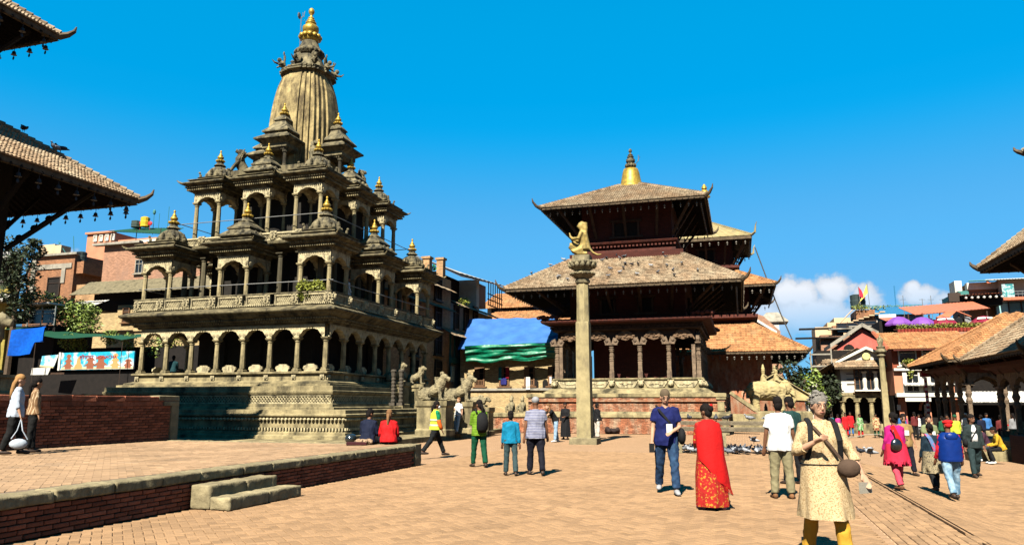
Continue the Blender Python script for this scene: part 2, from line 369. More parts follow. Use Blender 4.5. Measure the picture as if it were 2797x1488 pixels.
def lay_local(parent,bricks,z,mats,org,n_ind):
    vb=[]
    for u,v,r in bricks:
        p=G(u,v,z)
        if vis(p,320): vb.append((0 if vis(p,0) else 1,p.y,u-org[0],v-org[1],r))
    vb.sort(); var=[]
    for k in range(4):
        mb=MB(); brick_top(mb,0,0,0,2*BW,BW,.05,None,.0012,.002); var.append(mb.mesh('paving_brick',mats))
    for _,d,u,v,r in vb[:n_ind]: link('paving_brick',random.choice(var),parent,(u,v,z),r)
    mb=MB()
    for _,d,u,v,r in vb[n_ind:]: mb.X=Matrix.Translation((u,v,z))@Matrix.Rotation(r,4,'Z'); brick_top(mb,0,0,0,2*BW,BW,.05,None,.001,.002)
    mb.X=None; build(mb,'paving',mats,parent,kind='stuff')
M_tpave=mat('terrace paving',(.42,.27,.155),rough=.9,var=.2,scale=.8,bump=.35,bscale=60,isl=.16,stain=(.3,.22,.15),stsc=1,stmin=.56,stmax=.8)
lay_local(ter,tb,TZ-.005,M_tpave,(-8.1,18.3),150)
# two stone steps against the terrace
st=thing('stone_steps','two rough grey stone steps set against the brick terrace','steps',G(-8.07,9.75),-A)
for (u0,u1,v0,v1,z0,z1) in ((.0,.36,-.05,.82,0.0,.36),(.0,.36,.83,1.66,.0,.36),(.365,.72,-.06,.92,0,.19),(.365,.72,.93,1.86,0,.19)):
    hewn('step_stone',((u0+u1)/2,(v0+v1)/2,(z0+z1)/2),(u1-u0,v1-v0,z1-z0),M_old,st,None,0,int(v0*9+u0*5),.028)
# platform of the left pagoda
plat=thing('brick_platform','waist high red brick platform wall with stone end post under the left pagoda','platform',G(-16,18.4),-A)
PZ=1.77
mb=MB(); mb.box((-8.03,-11.03,PZ/2-.02),(15.94,21.94,PZ-.04)); build(mb,'core',M_mort,plat)
brick_wall(plat,9,TZ,PZ-.26,.235,.075,M_brick,300,PI/2,(0,-9.2,0))
copings(plat,(-.12,-22,0),(-.12,-.02,0),25,PZ-.12,.14,.30,M_brick); copings(plat,(-.16,-22,0),(-.16,-.02,0),25,PZ+.01,.14,.42,M_brick)
mb=MB(); rough_block(mb,(-.1,-.12,PZ/2+.1),(.3,.3,PZ-.4),.02); build(mb,'corner_post',M_old,plat); mb=MB(); rough_block(mb,(-.14,-.3,PZ-.19),(.4,.6,.13),.02);build(mb,'post_cap',M_old,plat)
mb=MB(); rough_block(mb,(-.16,-.4,PZ-.04),(.44,.8,.14),.02); build(mb,'capstone',M_old,plat)
# ================================================================ STONE TEMPLE (arcaded, with spire)
M_st=mat('temple stone',(.36,.295,.155),rough=.82,var=.3,scale=2.2,bump=.9,bscale=22,isl=.1,stain=(.06,.052,.03),stsc=1.7,stmin=.45,stmax=.66)
M_dkst=mat('blackened stone',(.21,.175,.095),rough=.85,var=.35,scale=2.5,bump=.9,bscale=18,isl=.15,stain=(.035,.03,.02),stsc=2.4,stmin=.45,stmax=.62)
M_carv=mat('carved stone',(.55,.47,.28),rough=.85,var=.22,scale=5,bump=1.6,bscale=11,isl=.06,stain=(.13,.11,.07),stsc=5,stmin=.5,stmax=.66)
M_roofst=mat('weathered roof stone',(.22,.185,.105),rough=.85,var=.35,scale=2.5,bump=.9,bscale=18,isl=.2,stain=(.035,.032,.022),stsc=3,stmin=.43,stmax=.62)
M_sandst=mat('spire stone',(.40,.31,.14),rough=.85,var=.3,scale=3,bump=.8,bscale=15,isl=.0,stain=(.09,.065,.03),stsc=1.9,stmin=.43,stmax=.62)
M_gold=mat('gilded metal',(.55,.36,.06),rough=.45,metal=.5,var=.25,scale=6,bump=.15,isl=0,stain=(.16,.11,.04),stsc=7,stmin=.52,stmax=.7)
M_iron=flat('grey iron',(.30,.30,.29),.5,.6)
M_inner=mat('shade black stone',(.022,.019,.015),rough=.9,isl=0,bump=.4)  # deep interior shade painted in as a near-black stone colour
HU,HV=5.65,6.05; NB=7
kt=thing('stone_temple','grey carved stone temple with arcades, domed corner pavilions and a tall pale spire','temple',G(-21.9,33.5),-A)
PLAN=[(0,-1,0),(1,0,PI/2),(0,1,PI),(-1,0,-PI/2)]      # sides: outward normal, rotation of local x
def side(k,off,hx=HU,hy=HV):
    nx,ny,r=PLAN[k]; L=(hx if k%2==0 else hy)+off; D=(hy if k%2==0 else hx)+off
    return (lambda t,d=0.,z=0.: Matrix.Rotation(r,4,'Z')@V((t,-(D+d),z))),r,L
mb=MB()
mb.stack([(3.5,-.1),(3.5,.2),(3.44,.22)],HU,HV)
mb.stack([(1.9,.22),(1.9,.34),(1.72,.38),(1.72,.46),(1.62,.5),(1.6,.52),(1.6,1.02),(1.68,1.04),(1.76,1.1),(1.76,1.16),(1.68,1.19),(1.68,1.33),(1.6,1.34)],HU,HV)
mb.stack([(.45,1.34),(.45,1.42),(.3,1.45),(.3,1.56),(.14,1.58),(.14,1.93),(.24,1.96),(.28,2.04),(.28,2.1),(.22,2.12),(.22,2.3),(.1,2.31)],HU,HV)
mb.stack([(-.1,2.31),(-.1,2.4),(-.3,2.42),(-.3,2.48),(-.55,2.55),(-.62,2.58),(-.62,2.82),(-.5,2.86),(-.5,2.93),(-.6,2.95)],HU,HV)
build(mb,'plinth',M_st,kt)
mb=MB(); mb.sm=False
for k in range(4):
    f,r,L=side(k,1.7); n=int(2*L/.17)
    for i in range(n+1):
        p=f(-L+.1+i*(2*L-.2)/n,-.02,.97); mb.ell(p,(.075,.075,.062),6,4)
    n=int(2*L/.14)
    for i in range(n+1): p=f(-L+.12+i*(2*L-.24)/n,-.04,.6); mb.box(p,(.06,.08,.10),r)
build(mb,'bead_moulding',M_carv,kt,kind='stuff')
mb=MB()   # lattice bands on the middle tier
for k in range(4):
    f,r,L=side(k,.15)
    n=int(2*L/.145); w=2*L/n
    for i in range(n):
        for q,(a,b) in enumerate(((1.6,1.9),(1.9,1.6))):
            x0=-L+i*w; 
            if i<n-1:
                p0,p1=f(x0,.02,a),f(x0+w*1.9,.02,b); mb.tube([p0,p1],.016,4)
    for z in (1.59,1.91): mb.box(f(0,.015,z),(2*L,.06,.04) ,r)
build(mb,'lattice_band',M_carv,kt,kind='stuff')
# rosettes under the ledge, kerbstones
ros=MB(); ros.box((0,0,0),(.2,.05,.2)); ros.ell((0,-.04,0),(.075,.05,.075),8,5)
for q in range(6): a=q*PI/3; ros.ell((.06*cos(a),-.04,.06*sin(a)),(.03,.03,.03),6,4)
rosm=ros.mesh('rosette',M_carv)
# columns and cusped arches of the ground arcade
def col_mesh(h,r):
    mb=MB(); mb.stack([(r*1.45,0),(r*1.45,.07),(r*1.15,.10),(r*1.15,.16)])
    mb.lathe([(r*1.15,.16),(r*1.12,h*.5),(r*.98,h-.2),(r*1.2,h-.19),(r*1.25,h-.16),(r*1.0,h-.14),(r*1.0,h-.11)],8,rot=PI/8)
    mb.stack([(r*1.1,h-.11),(r*1.55,h-.05),(r*1.6,h)]); return mb.mesh('column',M_st)
def arch_mesh(w,zs,za,zt,th,margin,mats=M_carv,n=20,name='arch',boss=True):
    mb=MB(); xs=[-w/2]+[-w/2+margin+(w-2*margin)*i/n for i in range(n+1)]+[w/2]; zb=[]
    for i,x in enumerate(xs):
        if i==0 or i==n+2: zb.append(zs); continue
        t=(i-1)/n; e=abs(2*t-1); z=zs+(za-zs)*(1-e**1.9)**.75
        z-=.10*(za-zs)*abs(cos(2.5*PI*(2*t-1)))*(1-.6*(e<.12)); zb.append(max(zs,z))
    vs=[];fs=[]
    for x,z in zip(xs,zb): vs+=[(x,-th/2,z),(x,-th/2,zt),(x,th/2,z),(x,th/2,zt)]
    for i in range(len(xs)-1):
        a=4*i;b=a+4; fs+=[(a,b,b+1,a+1),(a+2,a+3,b+3,b+2),(a,a+2,b+2,b),(a+1,b+1,b+3,a+3)]
    mb.add(vs,fs)
    if boss:
        for s in (-1,1):
            for q in range(7): a=q*PI/3; d=.055*(q<6); mb.ell((s*(w/2-.11)+d*cos(a),-th/2,zs+.16+d*sin(a)),.034,5,4)
        for q in range(int(w/.09)): mb.ell((-w/2+.05+q*.09,-th/2,zt-.06),(.032,.03,.04),5,4)
        for q in range(int(w/.13)): mb.ell((-w/2+.07+q*.13,-th/2,zt-.17),(.05,.016,.026),5,4)
    return mb.mesh(name,mats)
CO=-.78; colm=col_mesh(4.42-2.95,.105)
for k in range(4):
    f,r,L=side(k,CO); am=arch_mesh(2*L/NB,4.42,4.87,4.97,.3,.1)
    for i in range(NB):
        p=f(-L+2*L/NB*i,0,2.95); link('column',colm,kt,p,r)
        p=f(-L+2*L/NB*(i+.5),-.0,0); link('arch',am,kt,p,r)
    f2,r2,L2=side(k,-.6)
    for i in range(NB+1): link('rosette',rosm,kt,f2(-L+2*L/NB*i,.02,2.7),r)
    mb=MB()
    for i in range(NB):   # little carved seat backs standing in the bays
        if k==0 and i<2: continue
        x=-L+2*L/NB*(i+.42); w=.42
        mb.poly([f(x+a*w,-.12,2.94+b) for a,b in ((-.7,0),(-.7,.1),(-.85,.14),(-.8,.24),(-.45,.3),(-.4,.34),(.4,.34),(.45,.3),(.8,.24),(.85,.14),(.7,.1),(.7,0))],Matrix.Rotation(r,4,'Z')@V((0,.08,0)))
    build(mb,'seat_back',M_carv,kt)
# cella, ceiling, cornice
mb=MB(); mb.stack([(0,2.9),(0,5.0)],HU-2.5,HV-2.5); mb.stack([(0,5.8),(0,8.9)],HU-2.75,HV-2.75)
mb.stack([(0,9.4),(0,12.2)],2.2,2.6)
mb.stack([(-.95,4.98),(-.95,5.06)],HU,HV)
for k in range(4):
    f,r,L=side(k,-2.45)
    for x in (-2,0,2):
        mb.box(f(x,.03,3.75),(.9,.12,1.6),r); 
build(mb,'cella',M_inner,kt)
mb=MB(); mb.stack([(-.64,4.97),(-.58,5.0),(-.58,5.05),(-.45,5.08),(-.45,5.14),(-.33,5.18),(-.33,5.27),(-.2,5.33),(-.12,5.43),(.0,5.5),(.03,5.54),(.03,5.6),(-.03,5.63),(-.42,5.79),(-.9,5.8)],HU,HV)
build(mb,'cornice',M_dkst,kt)
def dentils(mb,hx,hy,off,z,pitch,d,cx=0,cy=0):
    for k in range(4):
        f,r,L=side(k,off,hx,hy); n=int(2*L/pitch)
        for i in range(n+1): p=f(-L+i*2*L/n,0,z); mb.box((p.x+cx,p.y+cy,p.z),d,r)
mb=MB(); dentils(mb,HU,HV,-.36,5.22,.13,(.07,.1,.075)); dentils(mb,HU,HV,-.48,5.11,.13,(.06,.08,.05)); build(mb,'dentil_row',M_st,kt,kind='stuff')
# parapet: lattice panels between carved medallions
def panel_mesh(w,h):
    mb=MB(); mb.box((0,.05,h/2),(w,.05,h))
    for z in (.05,h-.05): mb.box((0,0,z),(w,.1,.07))
    for x in (-w/2+.05,w/2-.05): mb.box((x,0,h/2),(.07,.1,h-.14))
    n=int(w/.11); W=w-.16
    for i in range(n):
        for a,b in ((.09,h-.09),(h-.09,.09)):
            x0=-W/2+i*W/n; x1=min(W/2,x0+W/n*2); mb.tube([(x0,0,a),(x1,0,b)],.014,4)
    return mb.mesh('parapet_panel',M_carv)
def med_mesh(r):
    mb=MB(); mb.box((0,.03,0),(r*1.7,.1,r*2.3)); mb.sm=False
    mb.ell((0,-.02,.02),(r*.8,.08,r*1.05),10,7); mb.ell((0,-.09,.03),(r*.38,.07,r*.62),8,6)
    for q in range(10): a=q*PI/5; mb.ell((r*.72*cos(a),-.05,r*.95*sin(a)),(r*.2,.05,r*.2),6,4)
    mb.ell((0,-.13,r*.5),(r*.22,.06,r*.22),6,5); return mb.mesh('medallion',M_carv)
medm=med_mesh(.2)
for k in range(4):
    f,r,L=side(k,-.46); n=7; w=2*L/n; pm=panel_mesh(w-.36,.5)
    for i in range(n): link('parapet_panel',pm,kt,f(-L+w*(i+.5),0,5.83),r)
    for i in range(n+1): link('medallion',medm,kt,f(-L+w*i*(.97 if 0<i<n else 1)+(-.14 if i==n else .14 if i==0 else 0),.03,6.1),r)
mb=MB(); dentils(mb,HU,HV,-.38,5.85,.1,(.05,.06,.05)); build(mb,'parapet_dentils',M_carv,kt,kind='stuff')
for k in range(4):
    f,r,L=side(k,-.46); mb=MB(); mb.box(f(0,0,6.36),(2*L+.12,.16,.05),r); build(mb,'parapet_rail',M_roofst,kt)
mb=MB()
for k in range(4):
    f,r,L=side(k,-.6); mb.tube([f(-L-.15,0,6.88),f(L+.15,0,6.88)],.022,6)
    f,r,L=side(k,0,4.05,4.35); mb.tube([f(-L-.3,0,10.25),f(L+.3,0,10.25)],.02,6)
build(mb,'iron_railing',M_iron,kt)
# ---------------- pavilions
def finial_mesh(h,gold=True):
    mb=MB(); mb.sm=False; s=h
    mb.lathe([(.36*s,0),(.26*s,.1*s),(.2*s,.14*s),(.2*s,.2*s),(.14*s,.22*s)],10); 
    mb.k=1
    for q in range(9): a=q*2*PI/9; mb.ell((.2*s*cos(a),.2*s*sin(a),.32*s),(.085*s,.085*s,.075*s),6,5)
    mb.sm=True; mb.lathe([(.1*s,.22*s),(.2*s,.28*s),(.2*s,.36*s),(.1*s,.4*s),(.12*s,.42*s),(.19*s,.5*s),(.185*s,.58*s),(.1*s,.65*s),(.12*s,.67*s),(.11*s,.71*s),(.06*s,.72*s),(.085*s,.76*s),(.05*s,.8*s),(.03*s,.84*s),(.06*s,.9*s),(.055*s,.95*s),(.01*s,1.0*s)],12)
    return mb.mesh('finial',[M_roofst,M_gold if gold else M_roofst])
def dome_mesh(r,h,ribs=True):
    mb=MB(); mb.sm=False; n=32
    mb.lathe([(r*1.08,0),(r*1.1,h*.08),(r,h*.12)],16)
    mb.lathe([(r,h*.1),(r*1.02,h*.25),(r*.95,h*.48),(r*.78,h*.7),(r*.55,h*.86),(r*.3,h*.96),(r*.24,h*1.05),(r*.22,h*1.1)],n,flute=.10 if ribs else .04)
    for q in range(12): a=q*2*PI/12; mb.ell((r*1.02*cos(a),r*1.02*sin(a),h*.2),(r*.14,r*.14,h*.14),6,4)
    for q in range(4):
        a=q*PI/2; x,y=r*.98*cos(a),r*.98*sin(a); mb.ell((x,y,h*.42),(.08,.08,.16),6,5)
        a+=PI/4; x,y=r*1.45*cos(a),r*1.45*sin(a); mb.ell((x,y,h*.12),(.07,.07,.12),6,5); mb.ell((x*1.05,y*1.05,h*.34),.065,6,5)
    return mb.mesh('dome',M_roofst)
def pav_parts(hc,ev,z0,zc,za,ze,kind,fin,domeh,rise):
    """hc column half spacing, ev eave half; local z=0 at floor"""
    d={}
    d['col']=col_mesh(zc,.1); d['arch']=arch_mesh(2*hc+.2,zc,zc+(za-zc)*.62,za,.24,.2)
    mb=MB(); mb.stack([(.12,-.0),(.12,.05)],hc,hc); d['base']=mb.mesh('base_slab',M_st); mb=MB()
    o=ev-hc; h=ze-za
    mb.stack([(.1,za),(.16,za+h*.08),(.16,za+h*.2),(.26,za+h*.26),(.26,za+h*.46),(.4*o+.1,za+h*.5),(.4*o+.1,za+h*.66),(o*.96,za+h*.86),(o,za+h*.92),(o,ze),(o*.55,ze+rise*.3),(o*.5,ze+rise*.32),(o*.5,ze+rise*.44),(o*.62,ze+rise*.46),(o*.62,ze+rise*.54),(o*.1,ze+rise*.8),(o*.05,ze+rise*.82),(o*.05,ze+rise*.94),(o*.12,ze+rise*.96),(o*.12,ze+rise)],hc,hc)
    m2=MB(); dentils(m2,hc,hc,.34,za+h*.36,.11,(.06,.1,h*.16)); dentils(m2,hc,hc,.4*o+.16,za+h*.6,.13,(.06,.1,h*.12))
    for sx_ in (-1,1):
        for sy_ in (-1,1): m2.tube([(sx_*(ev-.1),sy_*(ev-.1),ze-.02),(sx_*(ev+.03),sy_*(ev+.03),ze+.03),(sx_*(ev+.1),sy_*(ev+.1),ze+.11)],[.05,.04,.015],5)
    d['body']=mb.mesh('pavilion',M_dkst); d['dent']=m2.mesh('dentil_row',M_st)
    if kind=='dome': d['dome']=dome_mesh(hc*.92,domeh)
    else:
        mb=MB(); b=hc+o*.12
        mb.stack([(b,0),(b+.1,.04),(b+.1,.1),(b*.72,domeh*.45),(b*.7,domeh*.47),(b*.78,domeh*.5),(b*.78,domeh*.58),(b*.42,domeh*.9),(b*.36,domeh*.92),(b*.36,domeh)])
        for k in range(4):
            for q in (-1,0,1):
                nx,ny,r=PLAN[k]; p=Matrix.Rotation(r,4,'Z')@V((q*b*.5,-b*.98,.2)); mb.ell(p,(.09,.09,.12),6,4)
        d['dome']=mb.mesh('stepped_roof',M_roofst)
    d['fin']=finial_mesh(fin); d.update(z0=z0,zd=ze+rise,hc=hc,domeh=domeh,kind=kind,zc=zc)
    return d
def pavilion(x,y,d):
    b=link('pavilion',d['body'],kt,(x,y,d['z0'])); h=d['hc']; link('base_slab',d['base'],b); q=link('dentil_row',d['dent'],b); q['kind']='stuff'
    for a,c in ((-h,-h),(h,-h),(h,h),(-h,h)): link('column',d['col'],b,(a,c,0.02))
    for k in range(4): nx,ny,r=PLAN[k]; link('arch',d['arch'],b,(nx*h,ny*h,0),r)
    link('dome' if d['kind']=='dome' else 'stepped_roof',d['dome'],b,(0,0,d['zd']))
    link('finial',d['fin'],b,(0,0,d['zd']+d['domeh']*(1.05 if d['kind']=='dome' else 1)))
p1c=pav_parts(.72,1.42,5.82,1.86,2.4,2.98,'dome',.95,.72,.42)
p1m=pav_parts(.72,1.42,5.82,1.86,2.4,2.98,'step',.95,.85,.35)
p2c=pav_parts(.66,1.28,9.35,2.05,2.5,3.0,'dome',.85,.7,.4)
p2m=pav_parts(.66,1.28,9.35,2.05,2.5,3.0,'step',.85,.85,.38)
X1,Y1,X2,Y2=HU-1.42,HV-1.40,2.85,3.2
for sx_ in (-1,0,1):
    for sy_ in (-1,0,1):
        if sx_==0 and sy_==0: continue
        c=sx_ and sy_
        pavilion(sx_*X1,sy_*Y1,p1c if c else p1m); pavilion(sx_*X2-.1,sy_*Y2,p2c if c else p2m)
# first floor hall roof and its lattice parapet
mb=MB(); mb.stack([(-.1,8.72),(0,8.8),(.25,8.9),(.28,8.98),(.2,9.02),(0,9.08),(0,9.34)],3.95,4.35); build(mb,'hall_roof',M_dkst,kt)
for k in range(4):
    f,r,L=side(k,.08,3.95,4.35); n=6; pm=panel_mesh(2*L/n-.12,.42)
    for i in range(n): link('parapet_panel',pm,kt,f(-L+2*L/n*(i+.5),0,9.06),r)
    for i in range(n+1): link('medallion',medm,kt,f(-L+2*L/n*i,.03,9.3),r)
M_hold=M_st; M_st=mat('shaded hall stone',(.10,.085,.05)); hall=col_mesh(2.7,.12); M_st=M_hold  # darker copy of the stone: hall shade put into the column colour
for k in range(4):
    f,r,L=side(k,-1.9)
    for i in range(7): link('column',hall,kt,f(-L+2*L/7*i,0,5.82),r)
mb=MB(); mb.stack([(.1,12.1),(.45,12.3),(.5,12.4),(.3,12.55),(.1,12.62),(.1,12.9),(-.1,13.0),(-.1,13.3)],2.6,3.0); build(mb,'second_roof',M_dkst,kt)
# ---------------- spire
SPX=-.15
sp=link('spire',None,kt,(SPX,0,0))
def ratha(s):
    q=[(-.80,-.80),(-.66,-.80),(-.66,-.88),(-.5,-.88),(-.5,-.95),(-.33,-.95),(-.33,-1.02),(.33,-1.02),(.33,-.95),(.5,-.95),(.5,-.88),(.66,-.88),(.66,-.80)]; o=[]
    for k in range(4):
        r=PLAN[k][2]
        for x,y in q: o.append((s*(x*cos(r)-y*sin(r)),s*(x*sin(r)+y*cos(r))))
    return o
prof=[(1.80,13.0),(1.80,13.6),(1.76,14.4),(1.74,15.2),(1.72,16.0),(1.69,16.5),(1.64,17),(1.58,17.5),(1.5,18),(1.42,18.4),(1.32,18.75),(1.2,19.08),(1.12,19.25)]
mb=MB(); vs=[];fs=[]; n=52
for s_,z in prof: vs+=[(x,y,z) for x,y in ratha(s_)]
for j in range(len(prof)-1):
    for i in range(n): fs.append((j*n+i,j*n+(i+1)%n,(j+1)*n+(i+1)%n,(j+1)*n+i))
fs.append(tuple(range((len(prof)-1)*n,len(prof)*n))); mb.add(vs,fs); build(mb,'shaft',M_sandst,sp)
mb=MB(); vs=[];fs=[]
pr2=[(1.14,19.2),(1.22,19.27),(1.38,19.3),(1.38,19.38),(1.26,19.42),(1.32,19.46),(1.32,19.54),(1.1,19.58),(1.1,19.66),(.95,19.75)]
for s_,z in pr2: vs+=[(x,y,z) for x,y in ratha(s_)]
for j in range(len(pr2)-1):
    for i in range(n): fs.append((j*n+i,j*n+(i+1)%n,(j+1)*n+(i+1)%n,(j+1)*n+i))
fs.append(tuple(range((len(pr2)-1)*n,len(pr2)*n))); mb.add(vs,fs)
build(mb,'collar',M_roofst,sp)
def spire_fig():
    mb=MB(); mb.ell((0,0,.2),(.16,.2,.22),7,5); mb.ell((0,-.16,.42),(.11,.13,.13),7,5); mb.tube([(0,-.12,.18),(.03,-.42,.22),(0,-.55,.36)],[.08,.05,.02],5)
    mb.ell((0,.1,.5),(.2,.06,.3),7,5); mb.tube([(-.15,0,.2),(-.22,-.25,.05)],[.06,.04],5); mb.tube([(.15,0,.2),(.22,-.25,.05)],[.06,.04],5); mb.ell((0,.05,.85),(.05,.05,.12),5,4); return mb.mesh('figure',M_roofst)
fgm=spire_fig()
for q in range(8):
    a=q*PI/4; rr=1.15 if q%2==0 else 1.42; link('figure',fgm,sp,(rr*sin(a),-rr*cos(a),19.6),a)
mb=MB(); mb.sm=False; mb.lathe([(1.0,19.7),(.92,19.9),(.74,20.3),(.68,20.5),(.75,20.55),(.8,20.62)],20)
for q in range(22): a=q*2*PI/22; mb.ell((.76*cos(a),.76*sin(a),20.72),(.1,.1,.1),6,5)
mb.lathe([(.78,20.6),(.84,20.72),(.78,20.84),(.7,20.9),(.58,21.05),(.5,21.25),(.46,21.4)],20); build(mb,'neck',M_roofst,sp)
mb=MB(); mb.sm=True
for q in range(12): a=q*2*PI/12; mb.ell((.5*cos(a),.5*sin(a),21.72),(.16,.16,.15),8,6)
mb.lathe([(.4,21.38),(.48,21.5),(.54,21.7),(.38,21.86),(.28,21.92),(.4,22.02),(.45,22.16),(.44,22.32),(.3,22.46),(.2,22.5),(.3,22.54),(.3,22.6),(.16,22.64),(.23,22.68),(.23,22.75),(.12,22.79),(.17,22.84),(.17,22.9),(.08,22.95),(.06,23.08),(.14,23.18),(.17,23.3),(.12,23.44),(.02,23.52)],20); build(mb,'kalasha',M_gold,sp)
mb=MB(); mb.tube([(-.72,.1,20.3),(-.72,.1,23.15)],.025,5); mb.ell((-.86,.1,23.25),(.05,.16,.2),8,6); mb.tube([(-.72,.1,23.1),(-.55,.1,23.15),(-.5,.1,23.45)],.02,5); mb.tube([(-.62,.1,23.12),(-.63,.1,23.4)],.02,5); mb.tube([(-.72,.1,22.9),(-.3,.1,22.9)],.008,4); build(mb,'trident_pole',M_iron,sp)
mb=MB(); mb.k=0
# porches with two tiered roofs on the four faces of the spire
def porch():
    mb=MB(); h=.62
    mb.stack([(.15,12.95),(.15,13.3)],h,h)
    for a,c in ((-.5,-.5),(.5,-.5),(.5,.5),(-.5,.5)): mb.lathe([(.12,13.3),(.12,13.45),(.09,13.5),(.085,14.1),(.13,14.15),(.14,14.25)],8,(a,c,0))
    mb.stack([(-.05,14.25),(.1,14.4),(.1,14.6),(.3,14.75)],h,h); mb.k=1
    mb.stack([(.3,14.75),(.42,14.82),(.42,14.9),(.02,15.18),(.02,15.24),(.14,15.27),(.14,15.34),(-.1,15.6),(-.3,15.9),(-.3,15.97),(-.24,16.0),(-.24,16.06),(-.4,16.25)],h,h)
    mb.k=0
    for k in range(4):
        r=PLAN[k][2]; X=Matrix.Rotation(r,4,'Z')
        for q in range(9): mb.ell(X@V((-.5+q*.125,-.6,14.32+.12*(1-abs(q-4)/4))),(.09,.07,.1),5,4)
    return mb.mesh('porch',[M_dkst,M_roofst])
pm=porch(); fm=finial_mesh(.9)
for k in range(4):
    nx,ny,r=PLAN[k]; b=link('porch',pm,sp,(nx*2.0,ny*2.0,0),r); link('finial',fm,b,(0,0,16.15))
def quadruped(stance='sit',mane=True,name='lion_body'):
    """seated stone lion facing -y, about 1 unit high"""
    mb=MB(); mb.sm=False
    mb.tube([(0,.55,.18),(0,.45,.3),(0,.15,.36),(0,-.12,.5),(0,-.26,.68),(0,-.3,.82)],[(.14,.16),(.2,.24),(.17,.2),(.18,.2),(.17,.18),(.12,.12)],10)
    mb.ell((0,-.33,.88),(.13,.16,.14),9,7); mb.tube([(0,-.42,.86),(0,-.56,.83)],[(.085,.085),(.06,.06)],8)
    mb.ell((0,-.53,.89),(.04,.05,.03),6,4)
    for s_ in (-1,1):
        mb.tube([(s_*.13,-.22,.55),(s_*.13,-.27,.3),(s_*.13,-.28,.05)],[.085,.065,.06],8); mb.ell((s_*.13,-.34,.045),(.065,.1,.045),7,5)
        mb.ell((s_*.19,.38,.22),(.09,.2,.2),8,6); mb.tube([(s_*.2,.3,.1),(s_*.2,.12,.06)],[.07,.055],7)
        mb.ell((s_*.1,-.3,1.0),(.035,.03,.06),5,4); mb.ell((s_*.065,-.46,.93),.025,5,4)
    if mane:
        random.seed(5)
        for q in range(26):
            a=random.uniform(0,2*PI); z=random.uniform(.5,.92); rr=.16+.03*random.random(); mb.ell((rr*cos(a),-.24-.06*(z-.5)+rr*.9*sin(a)*.8+.02,z),(.05,.05,.07),5,4)
    mb.tube([(0,.6,.12),(.12,.66,.2),(.1,.62,.45)],[.05,.04,.05],6)
    return mb
rl=quadruped(); rm=rl.mesh('rampant_lion',M_roofst)
for sx_,sy_ in ((-1,-1),(1,-1),(1,1),(-1,1)):
    o=link('rampant_lion',rm,sp,(sx_*2.3,sy_*2.6,13.1)); o.rotation_euler=(R(-28),0,math.atan2(sx_,-sy_)); o.scale=(1.25,1.25,1.4)
# ================================================================ TILED ROOFS
M_tile=mat('clay roof tile',(.31,.21,.125),rough=.9,var=.22,scale=1.2,bump=.3,bscale=30,isl=.3,stain=(.42,.34,.23),stsc=.9,stmin=.42,stmax=.66)
M_tile2=mat('orange roof tile',(.47,.22,.09),rough=.9,var=.2,scale=1.2,bump=.3,bscale=30,isl=.28,stain=(.42,.28,.14),stsc=.9,stmin=.5,stmax=.75)
M_wood=mat('dark carved wood',(.055,.03,.018),rough=.75,var=.35,scale=4,bump=1.2,bscale=14,isl=.2)
M_soff=mat('shade black timber',(.011,.008,.0065),rough=.85,var=.3,scale=4,bump=.6,bscale=18,isl=.2)  # near-black colour stands in for shade under eaves and inside openings
M_edge=mat('eave board',(.12,.085,.05),rough=.85,var=.3,scale=4,bump=.4,isl=0,stain=(.07,.05,.03),stsc=4)
M_redw=mat('red painted wood',(.11,.028,.018),rough=.8,var=.3,scale=5,bump=.9,bscale=14,isl=.15,stain=(.06,.025,.02),stsc=4)
M_white=mat('pale bell metal',(.22,.20,.17),rough=.5,var=.2,bump=.1,isl=.2)
M_wbrick=mat('temple brickwork',(.40,.15,.075),rough=.9,var=.3,scale=4,bump=.8,bscale=20,isl=.3,stain=(.5,.36,.24),stsc=2.2,stmin=.46,stmax=.66)
def tiles(mb,a,b,c,d,pitch,course,lift=.045,jit=.008):
    """slope a-b eave, d-c ridge (a under d)"""
    a,b,c,d=V(a),V(b),V(c),V(d); e=(b-a); L=e.length; e.normalize(); up=((d+c)/2-(a+b)/2); up=(up-e*up.dot(e)); H=up.length; up.normalize(); nrm_=e.cross(up).normalized()
    if nrm_.z<0: nrm_=-nrm_
    ld=(d-a).dot(e)/H; rd=(c-b).dot(e)/H
    mb.add([a-nrm_*.02,b-nrm_*.02,c-nrm_*.02,d-nrm_*.02],[(0,1,2,3)])
    nr=int(H/course); course=H/nr
    for j in range(nr):
        y0=j*course-(.03 if j else .05); y1=y0+course*1.12; x0=ld*max(y0,0); x1=L+rd*max(y0,0); i0=int(math.ceil(x0/pitch)); i1=int(x1/pitch)
        for i in range(i0,i1):
            x=i*pitch; q=random.uniform(-jit,jit); h=lift+q; o=a+e*(x+q)+up*(y0+q)
            p=[o+nrm_*(h*.35),o+e*pitch*.5+nrm_*h*1.25,o+e*pitch*.97+nrm_*(h*.35)]; w=up*(y1-y0)
            p2=[o+w-nrm_*.005,o+w+e*pitch*.5+nrm_*h*.35,o+w+e*pitch*.97-nrm_*.005]
            mb.add(p+p2+[o-nrm_*.02,o+e*pitch*.97-nrm_*.02],[(0,1,4,3),(1,2,5,4),(6,7,2,1,0)])
def hip(mb,p,q,r,step=.22):
    p,q=V(p),V(q); d=q-p; n=max(1,int(d.length/step))
    for i in range(n):
        a=p+d*(i/n); b=p+d*((i+1.15)/n); mb.tube([a+V((0,0,.03)),b],[r*1.12,r*.92],6)
